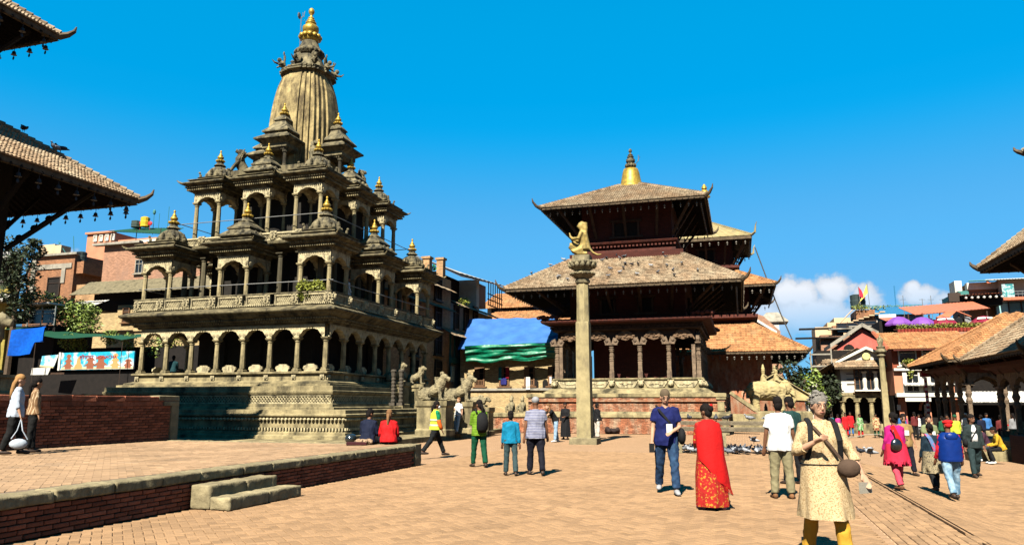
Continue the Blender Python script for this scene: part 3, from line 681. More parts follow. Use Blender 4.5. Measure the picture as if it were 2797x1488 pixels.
def pagoda_roof(parent,eh,ze,th,zt,pitch,course,mats=None,lab=None,cut=None,tile_ind=0,edge=.22,soff_w=None,zw=None,hipr=.1,curl=.55,conc=.0):
    """one roof tier: eh eave half sizes, th top half sizes; soffit rises from the eave to the wall (half sizes soff_w at height zw)"""
    (ex,ey),(tx,ty)=eh,th
    E=[(-ex,-ey,ze),(ex,-ey,ze),(ex,ey,ze),(-ex,ey,ze)]; T=[(-tx,-ty,zt),(tx,-ty,zt),(tx,ty,zt),(-tx,ty,zt)]
    mb=MB()
    for k in range(4): tiles(mb,E[k],E[(k+1)%4],T[(k+1)%4],T[k],pitch,course)
    ro=build(mb,'roof',mats or M_tile,parent,kind=None)
    for k in range(4): mb=MB(); hip(mb,E[k],T[k],hipr); build(mb,'hip_ridge',mats or M_tile,ro)
    for k in range(4):
        mb=MB(); x,y=E[k][0]/ex,E[k][1]/ey; o=V((E[k][0],E[k][1],ze)); dg=V((x,y,0)).normalized()
        mb.tube([o-dg*.5+V((0,0,-.06)),o+V((0,0,-.06)),o+dg*.28*curl/.55+V((0,0,.04)),o+dg*.5*curl/.55+V((0,0,.26*curl/.55)),o+dg*.56*curl/.55+V((0,0,.48*curl/.55))],[.11,.12,.09,.06,.02],6); build(mb,'corner_beak',M_edge,ro)
    mb=MB(); t=.10
    for k in range(4):
        a,b=V(E[k]),V(E[(k+1)%4]); d=(b-a).normalized(); nn=V((d.y,-d.x,0)); c=(a+b)/2-nn*.06; r=math.atan2(d.y,d.x)
        mb.box((c.x,c.y,ze-edge/2-.015),((b-a).length-.1,.09,edge),r)
    build(mb,'eave_board',M_edge,ro)
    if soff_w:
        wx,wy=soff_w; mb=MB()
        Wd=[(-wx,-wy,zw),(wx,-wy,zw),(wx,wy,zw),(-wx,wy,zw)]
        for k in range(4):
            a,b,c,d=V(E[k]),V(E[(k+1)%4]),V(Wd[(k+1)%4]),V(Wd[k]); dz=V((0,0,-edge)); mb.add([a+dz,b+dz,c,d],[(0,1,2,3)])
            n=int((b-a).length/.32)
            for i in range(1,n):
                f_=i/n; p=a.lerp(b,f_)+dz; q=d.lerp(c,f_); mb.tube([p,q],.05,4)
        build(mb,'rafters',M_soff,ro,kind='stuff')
    return ro
def struts(parent,eh,ze,wh,zlow,nx,ny,f=.62,w=.16,diag=True,m=None):
    """carved roof struts leaning from the wall out to the eave"""
    ex,ey=eh; wx,wy=wh; ms={}
    def one(p,q,wd):
        p,q=V(p),V(q); d=q-p; mb=MB(); s=d.cross(V((0,0,1))).normalized()
        n=7; pts=[d*(i/n) for i in range(n+1)]; mb.tube(pts,[(wd*(1+.25*(i%2)),wd*.6) for i in range(n+1)],6,up=s); 
        for i in (1,2,3,4,5): mb.ell(d*(i/6)+d.cross(s).normalized()*-.04,(wd*.9,wd*.9,wd),6,4)
        build(mb,'strut',m or M_wood,parent,p)
    for s in (-1,1):
        for i in range(nx): x=-wx+2*wx*(i+.5)/nx; one((x,s*wy,zlow),(x*(1+.12),s*(wy+(ey-wy)*f),ze-.1+.1),w/2)
        for i in range(ny): y=-wy+2*wy*(i+.5)/ny; one((s*wx,y,zlow),(s*(wx+(ex-wx)*f),y*1.12,ze),w/2)
    if diag:
        for a in (-1,1):
            for b in (-1,1): one((a*wx,b*wy,zlow),(a*(wx+(ex-wx)*f),b*(wy+(ey-wy)*f),ze),w*.65)
def bell_mesh(s):
    mb=MB(); mb.sm=False; mb.tube([(0,0,0),(0,0,-s*.6)],s*.05,4); mb.lathe([(s*.08,-s*.55),(s*.22,-s*.65),(s*.28,-s*1.0),(s*.42,-s*1.15)],8); mb.tube([(0,0,-s*1.1),(0,0,-s*1.45)],s*.04,4); mb.ell((0,0,-s*1.65),(s*.2,s*.04,s*.28),6,5); return mb
def bell_row(parent,eh,z,n,s,mats,each=False,sides=(0,1,2,3)):
    m=bell_mesh(s).mesh('bell',mats); big=MB()
    for k in sides:
        f,r,L=side(k,0,*eh); nn=n if k%2==0 else int(n*eh[1]/eh[0])
        for i in range(nn):
            p=f(-L+2*L*(i+.5)/nn,0,z)
            if each: link('bell',m,parent,p,r)
            else:
                b=bell_mesh(s); big.X=Matrix.Translation(p)@Matrix.Rotation(r,4,'Z'); big.add(b.v,b.f)
    big.X=None
    if big.v: build(big,'bell_row',mats,parent,kind='stuff')
# ================================================================ TWO TIER PAGODA (centre)
pg=thing('pagoda_temple','two tiered brick and timber pagoda with gilded bell finial behind the stone column','temple',G(-6.13,46.5),-A)
LX,LY=6.53,6.65
# plinth: brick steps with stone courses
mb=MB(); mb.stack([(0,0),(0,.8)],6.55,6.4,cx=-1.1); mb.stack([(0,.95),(0,1.86)],5.3,6.0); build(mb,'plinth_core',M_mort,pg)
mb=MB(); mb.stack([(.06,.82),(.1,.86),(.1,1.02),(.04,1.05)],6.55,6.4,cx=-1.1); mb.stack([(.3,1.05),(.25,1.15),(.1,1.16)],5.3,6.0); mb.stack([(.05,1.9),(.09,1.93),(.09,2.1),(.02,2.12)],5.3,6.0)
build(mb,'stone_course',M_st,pg)
brick_wall(pg,13.1,0,.82,.24,.068,M_wbrick,0,0,(-7.65,-6.42,0)); brick_wall(pg,12.8,0,.82,.24,.068,M_wbrick,0,PI/2,(5.47,-6.4,0))
brick_wall(pg,10.6,1.16,1.9,.24,.068,M_wbrick,0,0,(-5.3,-6.02,0)); brick_wall(pg,12,1.16,1.9,.24,.068,M_wbrick,0,PI/2,(5.32,-6.0,0))
mb=MB(); mb.box((0,-6.06,1.72),(10.64,.14,.07)); build(mb,'string_course',M_wbrick,pg)
mb=MB(); mb.box((5.1,-6.02,1.55),(.34,.2,.7)); mb.box((5.12,-6.05,1.85),(.5,.3,.1)); mb.box((5.3,-6.45,.42),(.34,.3,.82)); build(mb,'corner_pier',M_st,pg)
# stone base under the colonnade
mb=MB(); mb.stack([(.75,2.11),(.65,2.16),(.4,2.3),(.3,2.38),(.15,2.42),(.0,2.44),(0,2.85),(.12,2.88),(.14,2.94),(.1,2.98),(0,2.99)],4.1,4.5); build(mb,'colonnade_base',M_st,pg)
for k in range(4):
    f,r,L=side(k,0,4.1,4.5); n=5
    for i in range(n):
        x=-L+2*L*(i+.5)/n; w=L/n*.78; mb=MB()
        mb.poly([f(x+a*w,.005,z) for a,z in ((-1,2.84),(-.95,2.72),(-.72,2.5),(-.55,2.46),(.55,2.46),(.72,2.5),(.95,2.72),(1,2.84))],Matrix.Rotation(r,4,'Z')@V((0,-.05,0)))
        random.seed(i)
        for q in range(7): mb.ell(f(x+(q-3)*w*.17,.06,2.66+random.uniform(-.05,.05)),(.07,.04,.05),6,4)
        build(mb,'carved_panel',M_carv,pg)
    for i in range(n+1):
        x=-L+2*L*i/n; mb=MB(); mb.ell(f(x,.08,2.68),(.17,.15,.19),8,6); mb.ell(f(x,.2,2.62),(.09,.1,.1),6,5)
        for s in (-1,1): mb.ell(f(x+s*.13,.1,2.82),(.06,.08,.07),6,4)
        build(mb,'lion_head_boss',M_carv,pg)
mb=MB(); h=1.86; q=.13
def wood_post(h):
    mb=MB(); mb.box((0,0,.2),(.26,.26,.4)); mb.box((0,0,.62),(.22,.22,.44)); 
    z=.84
    for i,w in enumerate((.24,.2,.25,.2,.24)): mb.box((0,0,z+.03),(w,w,.06)); z+=.06
    mb.lathe([(.13,z),(.14,z+.12),(.1,z+.3),(.14,z+.36),(.14,z+.42),(.1,z+.46)],8); 
    for i,w in enumerate((.26,.18,.24,.16)): mb.box((0,0,z+.49+i*.06),(w,w,.05))
    mb.box((0,0,(z+.7+h)/2),(.2,.2,h-z-.7)); mb.box((0,0,h+.04),(.7,.3,.08))
    for s in (-1,1):
        mb.poly([(s*.36,-.09,h+.08),(s*.42,-.09,h+.22),(s*.3,-.09,h+.36),(s*.12,-.09,h+.44),(0,-.09,h+.08)],(0,.18,0)); mb.ell((s*.25,-.1,h+.24),(.1,.06,.09),6,4)
    return mb.mesh('post',M_cw)
M_cw=mat('carved post wood',(.22,.155,.10),rough=.8,var=.3,scale=6,bump=1.3,bscale=14,isl=.1,stain=(.06,.04,.03),stsc=5)
wp=wood_post(1.86); wpb=MB()
for k in range(4):
    f,r,L=side(k,-.1,4.1,4.5)
    for i in range(5): link('post',wp,pg,f(-L+2*L/5*i+ (0 if i else .02),0,2.99),r)
    for i in (0,5): mb=MB(); mb.box(f(-L+2*L/5*i+(.26 if i==0 else -.26),0,3.9),(.2,.2,1.8),r); build(mb,'corner_post',M_cw,pg)
    for i in range(5):   # carved arched tympana
        x=-L+2*L/5*(i+.5); w=L/5*.80; pts=[]
        for j in range(13): t=-1+j/6; pts.append((t*w,5.16+.52*(1-abs(t)**2.2)))
        low=[(w,5.05),(w*.8,5.2),(w*.5,5.2),(0,5.1),(-w*.5,5.2),(-w*.8,5.2),(-w,5.05)]
        mb=MB(); mb.poly([f(x+a,.03,z) for a,z in pts+low],Matrix.Rotation(r,4,'Z')@V((0,.1,0)))
        random.seed(i+3)
        for q in range(16): t=random.uniform(-.75,.75); mb.ell(f(x+t*w,.05,5.22+.34*random.random()*(1-t*t)),(.09,.05,.06),5,4)
        mb.ell(f(x,.06,5.75),(.13,.07,.16),7,5); mb.ell(f(x,.06,5.98),(.06,.05,.1),6,4); build(mb,'tympanum',mat('weathered brown wood',(.17,.105,.06),bump=1.2,bscale=12,var=.35),pg)
mb=MB(); mb.stack([(-.25,5.2),(-.25,5.85)],4.1,4.5,cap=False); mb.stack([(.05,5.68),(.12,5.72),(.12,5.8),(.05,5.82),(.05,5.95),(.2,6.0),(.2,6.05)],4.1,4.5); dentils(mb,4.1,4.5,.16,5.88,.26,(.14,.12,.1)); build(mb,'architrave',M_wood,pg)
mb=MB(); mb.stack([(.3,6.05),(.62,6.12),(.68,6.2),(.68,6.3),(.5,6.36),(.1,6.4)],4.1,4.5); build(mb,'cornice',M_redw,pg)
mb=MB()
for a in (-1,1):
    for b in (-1,1):
        for q in range(5): mb.ell((a*(4.85-.05*q),b*(5.25-.25*q),6.45+.05*(q%2)),(.1,.16,.12),6,4); mb.ell((a*(4.85-.25*q),b*(5.25-.05*q),6.45+.05*(q%2)),(.16,.1,.12),6,4)
build(mb,'cornice_carving',M_redw,pg)
# cella and upper walls
M_pink=mat('dusty red wall',(.085,.022,.015),rough=.9,isl=0,mode='brick',var=.2)
mb=MB(); mb.stack([(0,2.9),(0,6.0)],2.2,2.5); mb.stack([(0,6.3),(0,10.4)],3.35,3.6); mb.stack([(0,10),(0,13.6)],2.7,2.95); build(mb,'wall',M_pink,pg)
def wood_window(parent,f,r,x,z,w,h,mats=M_wood,d=.1,name='window'):
    mb=MB()
    for a,b,c,e in ((0,h/2+.05,w+.4,.12),(0,-h/2-.05,w+.5,.12),(-w/2,0,.12,h),(w/2,0,.12,h)): mb.box(f(x+a,d*.5,z+b),(c,d*2,e),r)
    o=build(mb,name,mats,parent)
    mb=MB(); mb.box(f(x,.005,z),(w-.1,.03,h-.1),r); build(mb,'pane',M_soff,o)
    return o
for k in range(4):
    f,r,L=side(k,0,3.35,3.6)
    for x in (-1.1,1.1): wood_window(pg,f,r,x,7.2,.8,.9)
    f,r,L=side(k,0,2.7,2.95); wood_window(pg,f,r,0,11.9,1.5,.9)
mb=MB(); mb.stack([(.1,10.35),(.2,10.4),(.2,10.62),(.1,10.65)],2.7,2.95); mb.stack([(.12,10.95),(.3,11.0),(.36,11.1),(.2,11.16)],2.7,2.95); dentils(mb,2.7,2.95,.16,10.85,.22,(.12,.1,.1));build(mb,'upper_cornice',M_redw,pg)
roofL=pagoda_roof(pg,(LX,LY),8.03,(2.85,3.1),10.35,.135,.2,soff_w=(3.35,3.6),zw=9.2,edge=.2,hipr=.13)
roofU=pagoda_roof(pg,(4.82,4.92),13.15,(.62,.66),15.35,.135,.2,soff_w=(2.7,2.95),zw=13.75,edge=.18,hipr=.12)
struts(pg,(LX,LY),8.3,(3.4,3.65),6.75,4,4); struts(pg,(4.82,4.92),13.35,(2.72,2.97),11.4,3,3)
bell_row(roofL,(LX-.35,LY-.35),7.75,26,.15,M_white); bell_row(roofU,(4.5,4.6),12.9,20,.15,M_white)
mb=MB(); mb.sm=True; mb.lathe([(.86,15.2),(.84,15.4),(.7,15.55),(.62,15.9),(.55,16.3),(.46,16.58),(.2,16.66)],20); build(mb,'bell_finial',M_gold,pg)
mb=MB(); mb.sm=False; mb.k=0
for q in range(10): a=q*2*PI/10; mb.ell((.28*cos(a),.28*sin(a),16.82),(.1,.1,.13),6,5)
mb.lathe([(.2,16.62),(.26,16.8),(.2,16.95),(.24,17.0),(.3,17.1),(.28,17.25),(.14,17.34),(.22,17.38),(.22,17.44),(.1,17.48),(.16,17.52),(.16,17.57),(.07,17.62),(.06,17.7),(.12,17.8),(.1,17.9),(.01,18.0)],14); mb.tube([(.3,0,16.9),(.5,0,17.1),(.52,0,17.5)],.02,4); mb.tube([(.5,0,17.1),(.62,0,17.4)],.015,4); build(mb,'finial_rings',M_roofst,pg)
# ================================================================ THREE TIER PAGODA BEHIND
pb=thing('pagoda_temple','three tiered pagoda with orange lower roofs and a gilt metal top roof, half hidden behind','temple',G(3.4,66.5),-A)
M_gilt=mat('gilt copper roof',(.40,.32,.15),rough=.6,metal=.1,var=.2,scale=1.5,bump=.2,isl=0,stain=(.3,.25,.14),stsc=1.2)

def at(px,py,Y):
    """world point seen at photo pixel px,py at distance Y"""
    x=(px-1398.5)/F_; y=(744-py)/F_; d=V((x,CP-y*SP,SP+y*CP)); return V((0,0,1.57))+d*(Y/d.y)
def onv(px,py,v):
    x=(px-1398.5)/F_; y=(744-py)/F_; d=V((x,CP-y*SP,SP+y*CP)); p=V((0,0,1.57))+d*(v/d.dot(GW)); return p.dot(GU),p.z
def onu(px,py,u):
    x=(px-1398.5)/F_; y=(744-py)/F_; d=V((x,CP-y*SP,SP+y*CP)); p=V((0,0,1.57))+d*(u/d.dot(GU)); return p.dot(GW),p.z
def gpx(px,py,z=0.):
    x=(px-1398.5)/F_; y=(744-py)/F_; d=V((x,CP-y*SP,SP+y*CP)); return V((0,0,1.57))+d*((z-1.57)/d.z)
pb.location=G(-2.2,65.6)
mb=MB(); mb.stack([(0,0),(0,1.0),(.2,1.0),(.2,1.2)],6.5,7); mb.stack([(0,1.2),(0,6.2)],4.6,5); build(mb,'plinth',M_wbrick,pb)
mb=MB(); mb.stack([(0,6),(0,11.4)],3.2,3.5); mb.stack([(0,11),(0,15.6)],2.1,2.5); build(mb,'wall',M_pink,pb)
def gilt(parent,eh,ze,th,zt):
    (ex,ey),(tx,ty)=eh,th; E=[(-ex,-ey,ze),(ex,-ey,ze),(ex,ey,ze),(-ex,ey,ze)]; T=[(-tx,-ty,zt),(tx,-ty,zt),(tx,ty,zt),(-tx,ty,zt)]
    mb=MB(); mb.add(E+T,[(k,(k+1)%4,4+(k+1)%4,4+k) for k in range(4)]+[(4,5,6,7)]); ro=build(mb,'roof',M_gilt,parent)
    mb=MB()
    for k in range(4):
        for i in range(13): f_=i/12; mb.tube([V(E[k]).lerp(V(E[(k+1)%4]),f_),V(T[k]).lerp(V(T[(k+1)%4]),f_)],.04,4)
        hip(mb,E[k],T[k],.09); x,y=E[k][0],E[k][1]; dg=V((x,y,0)).normalized(); o=V(E[k]); mb.tube([o,o+dg*.35+V((0,0,.15)),o+dg*.45+V((0,0,.7)),o+dg*.6+V((0,0,.95))],[.12,.1,.05,.02],5)
    build(mb,'batten',M_gilt,ro)
    mb=MB(); mb.stack([(0,ze-.28),(0,ze-.02)],ex-.04,ey-.04,cap=False); build(mb,'eave_board',M_edge,ro)
    return ro
rt=gilt(pb,(3.7,4.2),15.0,(.5,1.2),16.9)
mb=MB(); mb.stack([(-.1,14.7),(-1.4,15.3)],3.7,4.2,cap=False); mb.stack([(-.1,14.7),(-.15,14.8)],3.7,4.2,cap=False); build(mb,'rafters',M_soff,rt)
rm_=pagoda_roof(pb,(5.2,5.8),10.75,(2.2,2.6),12.4,.2,.28,M_tile2,soff_w=(3.2,3.5),zw=11.7,hipr=.13)
rl_=pagoda_roof(pb,(7.1,7.5),5.45,(3.2,3.5),7.95,.2,.28,M_tile2,soff_w=(4.6,5),zw=6.2,hipr=.13,curl=.3)
struts(pb,(3.7,4.2),14.7,(2.15,2.55),13.0,3,3); struts(pb,(5.2,5.8),10.6,(3.25,3.55),8.9,3,3)
bell_row(rl_,(6.9,7.3),5.2,26,.2,M_white); bell_row(rm_,(5,5.6),10.4,16,.2,M_white); bell_row(rt,(3.5,4),14.7,10,.2,M_white)
for k in range(4):
    f,r,L=side(k,0,2.1,2.5); wood_window(pb,f,r,0,13.8,1.3,1.0)
    f,r,L=side(k,0,3.2,3.5); wood_window(pb,f,r,-1.3,9.6,.8,1.0); wood_window(pb,f,r,1.3,9.6,.8,1.0)
mb=MB(); mb.stack([(.1,12.45),(.5,12.6),(.5,12.8),(.1,12.85)],2.1,2.5); mb.stack([(.1,8.2),(.6,8.35),(.6,8.6),(.1,8.65)],3.2,3.5); build(mb,'cornice',M_redw,pb)
mb=MB(); mb.sm=True
for y in (-.9,0,.9): mb.lathe([(.35,16.8),(.3,17.0),(.15,17.1),(.28,17.3),(.3,17.5),(.12,17.7),(.16,17.8),(.05,18.0),(.01,18.5)],10,(0,y,0))
build(mb,'finial',M_gold,pb)
mb=MB(); mb.tube([(0,-.2,17),(0,-.2,20.6)],.05,5)
for z,r_ in ((19.6,.5),(20.0,.38),(20.4,.25)): mb.lathe([(r_,z-.12),(r_*.95,z),(r_*.3,z+.28)],10,(0,-.2,0))
build(mb,'parasol_spire',M_gold,pb)
# long hanging metal banner line from the roof
mb=MB(); p0=at(2062,675,61); p1=at(2165,930,60)
cb=MB(); cb.tube([p0,p0.lerp(p1,.3)+V((0,0,-.2)),p0.lerp(p1,.7)+V((0,0,-.25)),p1],.05,5); tag(build(cb,'rope',flat('dark rope',(.06,.055,.05))),'long dark rope running down from the gilt roof corner','rope')
# ================================================================ LEFT PAGODA (roof corners overhead)
lp=thing('pagoda_temple','near pagoda whose two tiled eaves hung with bells jut in from the left edge','temple',G(-24.3,13.6),-A)
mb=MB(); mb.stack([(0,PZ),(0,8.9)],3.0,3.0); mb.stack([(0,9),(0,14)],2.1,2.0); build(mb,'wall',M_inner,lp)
la=pagoda_roof(lp,(5.5,5.5),8.27,(2.5,2.4),10.25,.12,.17,soff_w=(3.0,3.0),zw=9.6,edge=.22,hipr=.10,curl=.42)
lb=pagoda_roof(lp,(3.8,3.4),13.33,(.6,.5),15.5,.12,.17,soff_w=(2.1,2.0),zw=14.1,edge=.22,hipr=.10,curl=.42)
struts(lp,(5.5,5.5),8.3,(3.02,3.02),6.2,3,3,w=.2,m=M_soff); struts(lp,(3.8,3.4),13.3,(2.1,2.0),11.8,2,2,m=M_soff)  # struts coloured near black, the gloom under the eaves painted on
M_bell=flat('dark bronze',(.05,.045,.05),.5,.5)
bell_row(la,(5.42,5.42),8.03,17,.23,M_bell,True); bell_row(lb,(3.7,3.3),13.1,11,.23,M_bell,True)
# ================================================================ ORGANIC SHAPES
M_pil=mat('pillar stone',(.40,.33,.17),rough=.85,var=.2,scale=2.5,bump=.7,bscale=30,isl=0,stain=(.17,.14,.09),stsc=3,stmin=.5,stmax=.75)
M_stat=mat('statue stone',(.31,.26,.15),rough=.85,var=.3,scale=4,bump=.8,bscale=22,isl=0,stain=(.08,.07,.045),stsc=3,stmin=.45,stmax=.66)
M_brass=mat('aged brass',(.44,.32,.10),rough=.6,metal=.1,var=.25,scale=6,bump=.3,isl=0,stain=(.2,.17,.08),stsc=5,stmin=.5,stmax=.7)
# ---- tall column with a kneeling gilded figure
cp=thing('stone_column','tall tapering stone column with carved lotus capital in the middle of the square','column',G(-6.07,29.9),-A)
mb=MB(); rough_block(mb,(0,0,.08),(1.1,1.0,.3),.02,.01); build(mb,'base_slab',M_old,cp)
mb=MB(); mb.stack([(.288,.2),(.28,1.6),(.27,3.2),(.262,4.8),(.255,4.86),(.23,4.88)])
mb.lathe([(.272,4.86),(.262,5.8),(.255,6.45),(.24,6.5)],8,rot=PI/8); build(mb,'shaft',M_pil,cp)
mb=MB(); mb.sm=False; mb.lathe([(.22,6.45),(.3,6.5),(.32,6.6),(.26,6.66),(.36,6.74),(.5,6.84),(.5,6.88),(.3,6.98),(.3,7.02)],18)
for q in range(16): a=q*PI/8; mb.ell((.45*cos(a),.45*sin(a),6.88),(.11,.11,.06),6,4)
mb.lathe([(.3,7.0),(.42,7.1),(.55,7.25),(.57,7.36),(.5,7.4),(.3,7.42)],20)
for q in range(14):
    a=q*2*PI/14; mb.ell((.5*cos(a),.5*sin(a),7.24),(.11,.11,.12),7,5); a+=PI/14; mb.ell((.53*cos(a),.53*sin(a),7.34),(.09,.09,.07),6,4)
mb.box((0,0,7.52),(.72,.6,.26)); build(mb,'capital',M_stat,cp)
# kneeling statue, facing local -x
mb=MB(); T=lambda p,r,n=8:mb.tube(p,r,n)
T([(.06,0,.18),(.05,0,.42),(.03,0,.66),(.02,0,.8)],[(.2,.19),(.15,.19),(.17,.24),(.09,.12)],12)
T([(.02,0,.78),(0,0,.9)],[.08,.075]); mb.ell((-.02,0,1.0),(.12,.1,.14),10,8); T([(-.13,0,1.0),(-.15,0,.97)],[.03,.03],6)
T([(.08,0,1.1),(.1,0,.9),(.12,0,.7)],[.11,.1,.06]); mb.ell((.01,0,1.09),(.085,.085,.07),8,6)
for s in (-1,1):
    T([(.04,s*.22,.76),(-.06,s*.25,.54),(-.28,s*.12,.56),(-.38,s*.03,.66)],[.075,.065,.055,.04]); T([(-.37,s*.025,.62),(-.41,s*.02,.8)],[.04,.02],6)
T([(.04,.1,.2),(-.35,.12,.40),(-.42,.12,.38)],[.15,.12,.1]); T([(-.42,.12,.38),(-.2,.12,.1),(-.1,.12,.03)],[.1,.075,.06]); T([(-.1,.12,.03),(-.28,.12,.03)],[.05,.04],6)
T([(.04,-.1,.2),(-.3,-.14,.1),(-.1,-.14,.06),(.2,-.12,.05)],[.15,.11,.08,.06])
T([(.13,0,.78),(.18,0,.5),(.24,0,.25),(.36,0,.08),(.52,0,.0),(.66,0,.02)],[(.05,.13),(.05,.15),(.05,.12),(.04,.09),(.03,.05),(.015,.02)],8)
me=remesh(mb,'kneeling_statue',M_brass,.022,3); sg=link('kneeling_statue',me,None,G(-6.07,29.9)+V((0,0,7.66)),-A); sg.scale=(1.28,1.28,1.28)
tag(sg,'brass kneeling winged figure with palms joined on top of the tall stone column','statue')
# ---- stone lions and beasts at the temple stairs
lion_me=[]
mbq=quadruped(True); lion_me.append(remesh(mbq,'lion_statue',M_stat,.018,1,None,(.014,(13,13,13),1,True)))
def beast_mesh():   # larger long necked seated lion with pricked ears
    mb=MB(); T=lambda p,r,n=9:mb.tube(p,r,n)
    T([(0,.7,.2),(0,.5,.34),(0,.2,.38),(0,-.1,.52),(0,-.26,.78),(0,-.34,.96)],[(.16,.2),(.22,.26),(.19,.22),(.2,.26),(.19,.24),(.14,.16)],10)
    mb.ell((0,-.38,1.0),(.15,.19,.15),10,8); T([(0,-.5,.96),(0,-.68,.92)],[(.1,.1),(.07,.07)]); T([(0,-.5,.9),(0,-.62,.84)],[.07,.05]); mb.ell((0,-.3,1.16),(.08,.1,.1),6,5)
    for s in (-1,1):
        T([(s*.14,-.2,.6),(s*.14,-.26,.3),(s*.14,-.27,.05)],[.1,.08,.075]); mb.ell((s*.14,-.35,.05),(.08,.13,.055),7,5)
        mb.ell((s*.2,.5,.24),(.1,.24,.22),8,6); T([(s*.2,.4,.1),(s*.22,.14,.06)],[.08,.065]); mb.ell((s*.11,-.26,1.16),(.035,.03,.09),5,4)
    for q in range(8):
        for s in (-1,1): mb.ell((s*(.17-.006*q),-.16+.02*q,.5+.07*q),(.04,.1,.03),5,4)
    T([(0,.75,.12),(.1,.85,.3),(.05,.75,.6)],[.06,.05,.06]); return remesh(mb,'beast_statue',M_stat,.018,1,None,(.016,(9,12,15),2,True))
lion_me.append(beast_mesh())
def pedestal(name,label,p,d,h,g):
    t=thing(name,label,'pedestal',p,-A,g); mb=MB(); mb.stack([(.05,0),(.05,h*.15),(0,h*.2),(0,h*.8),(.06,h*.86),(.06,h)],d[0]/2,d[1]/2); build(mb,'block',M_st,t); return t
for i,(px,py,Y,u,hgt,kind,lab,plab) in enumerate((
  (1085,1043,37.0,None,.93,0,'small stone lion nearest the arcade, on its own pedestal beside the temple stairs','stone pedestal carrying the smaller lion nearest the arcade'),
  (1140,1049,38.0,None,.9,0,'small stone lion on the far side of the temple stairs','stone pedestal carrying the second small lion'),
  (1190,1094,33.0,None,1.22,1,'large seated stone lion with pricked ears behind the woman in the yellow vest','large stone pedestal under the front big lion'),
  (1262,1097,35.2,None,1.3,1,'large seated stone lion right of the other big one, behind the leaning woman','large stone pedestal under the farther big lion'))):
    p=at(px,py,Y); zb=.22 if kind else 1.34
    pedestal('pedestal',plab,(p.x,p.y,zb),(.95 if not kind else 1.35,.75 if not kind else .95),p.z-zb,'stone pedestals by the temple stairs')
    o=link('lion_statue',lion_me[kind],None,p,-A+PI/2); s=hgt/(1.0 if kind==0 else 1.2); o.scale=(s,s,s); tag(o,lab,'statue','stone lions by the temple stairs')
# carved twin posts of the stair gate
for px in (1073,1094):
    p=at(px,1107,32.6); mb=MB(); mb.box((0,0,.06),(.26,.26,.12))
    mb.lathe([(.09,.1),(.11,.2),(.08,.25)]+[(.075+.025*(i%2),.3+.075*i) for i in range(14)]+[(.11,1.4),(.14,1.48),(.09,1.55)],8)
    o=build(mb,'gate_post',mat('black stone',(.09,.075,.055),bump=.8),None,p,-A); tag(o,'dark turned stone post '+('left' if px<1080 else 'right')+' of the pair standing before the small lions','post','turned posts before the stairs')
# stair block between lions (stone steps up to the arcade)
sb=thing('stone_stairs','stone stairs climbing between lions on the right side of the grey temple','stairs',G(-21.9,33.5),-A)
for i in range(9): mb=MB(); mb.box((HU+2.6-i*.33,0,.22+.15*(i+1)-.5),(.36,2.0,1.0+.0)); build(mb,'step',M_st,sb)
# low kerb platform with two big stones lying (reclining bulls) in the middle distance
def bull():
    mb=MB(); T=lambda p,r,n=9:mb.tube(p,r,n)
    T([(0,1.0,.35),(0,.6,.5),(0,0,.52),(0,-.5,.55),(0,-.8,.6)],[(.25,.3),(.42,.45),(.42,.42),(.36,.4),(.2,.26)],12); mb.ell((0,-.35,.95),(.2,.3,.2),8,6)
    T([(0,-.8,.7),(0,-1.05,.72),(0,-1.3,.55)],[.22,.2,.14]);
    for s in (-1,1): T([(s*.3,.7,.2),(s*.4,.2,.12)],[.16,.1]); T([(s*.28,-.4,.2),(s*.34,-.9,.1)],[.13,.08]); mb.ell((s*.24,-1.0,.85),(.1,.06,.06),6,4); T([(s*.14,-1.0,.85),(s*.2,-1.0,1.02)],[.04,.02],5)
    return remesh(mb,'bull_statue',M_stat,.035,1,None,(.03,(6,6,7),3,True))
p=at(1303,1112,38.2); o=link('bull_statue',bull(),None,p,-A+PI*.5); o.scale=(.56,.56,.56); tag(o,'weathered stone bull lying beside the blue tarpaulin house','statue')
t=pedestal('pedestal','broad low stone pedestal under the lying bull',(p.x,p.y,0),(1.5,.8),p.z,'stone pedestals by the temple stairs')
for i,px in enumerate((1398,1428)):   # squatting guardian figures
    mb=MB(); T=lambda p,r,n=8:mb.tube(p,r,n)
    T([(0,0,.1),(0,0,.5),(0,0,.9),(0,0,1.0)],[(.4,.32),(.34,.3),(.3,.24),(.15,.15)],10); mb.ell((0,-.06,1.18),(.2,.2,.22),9,7)
    for z,r_ in ((1.36,.2),(1.46,.15),(1.54,.1)): mb.ell((0,0,z),(r_,r_,.07),8,5)
    for s in (-1,1): T([(s*.2,-.1,.3),(s*.42,-.42,.5),(s*.34,-.4,.1)],[.17,.13,.1]); T([(s*.3,0,.85),(s*.42,-.25,.62),(s*.2,-.42,.6)],[.1,.09,.07])
    q=onv(px,1118,40.75); p=G(q[0],40.75,1.05); o=link('guardian_statue',remesh(mb,'guardian_statue',M_stat,.045,2),None,p,-A-.5); o.scale=(.6,.6,.62); tag(o,'squat stone guardian with coiled headdress, '+('left' if i==0 else 'right')+' of the pair on the brick plinth','statue','squat stone guardians')
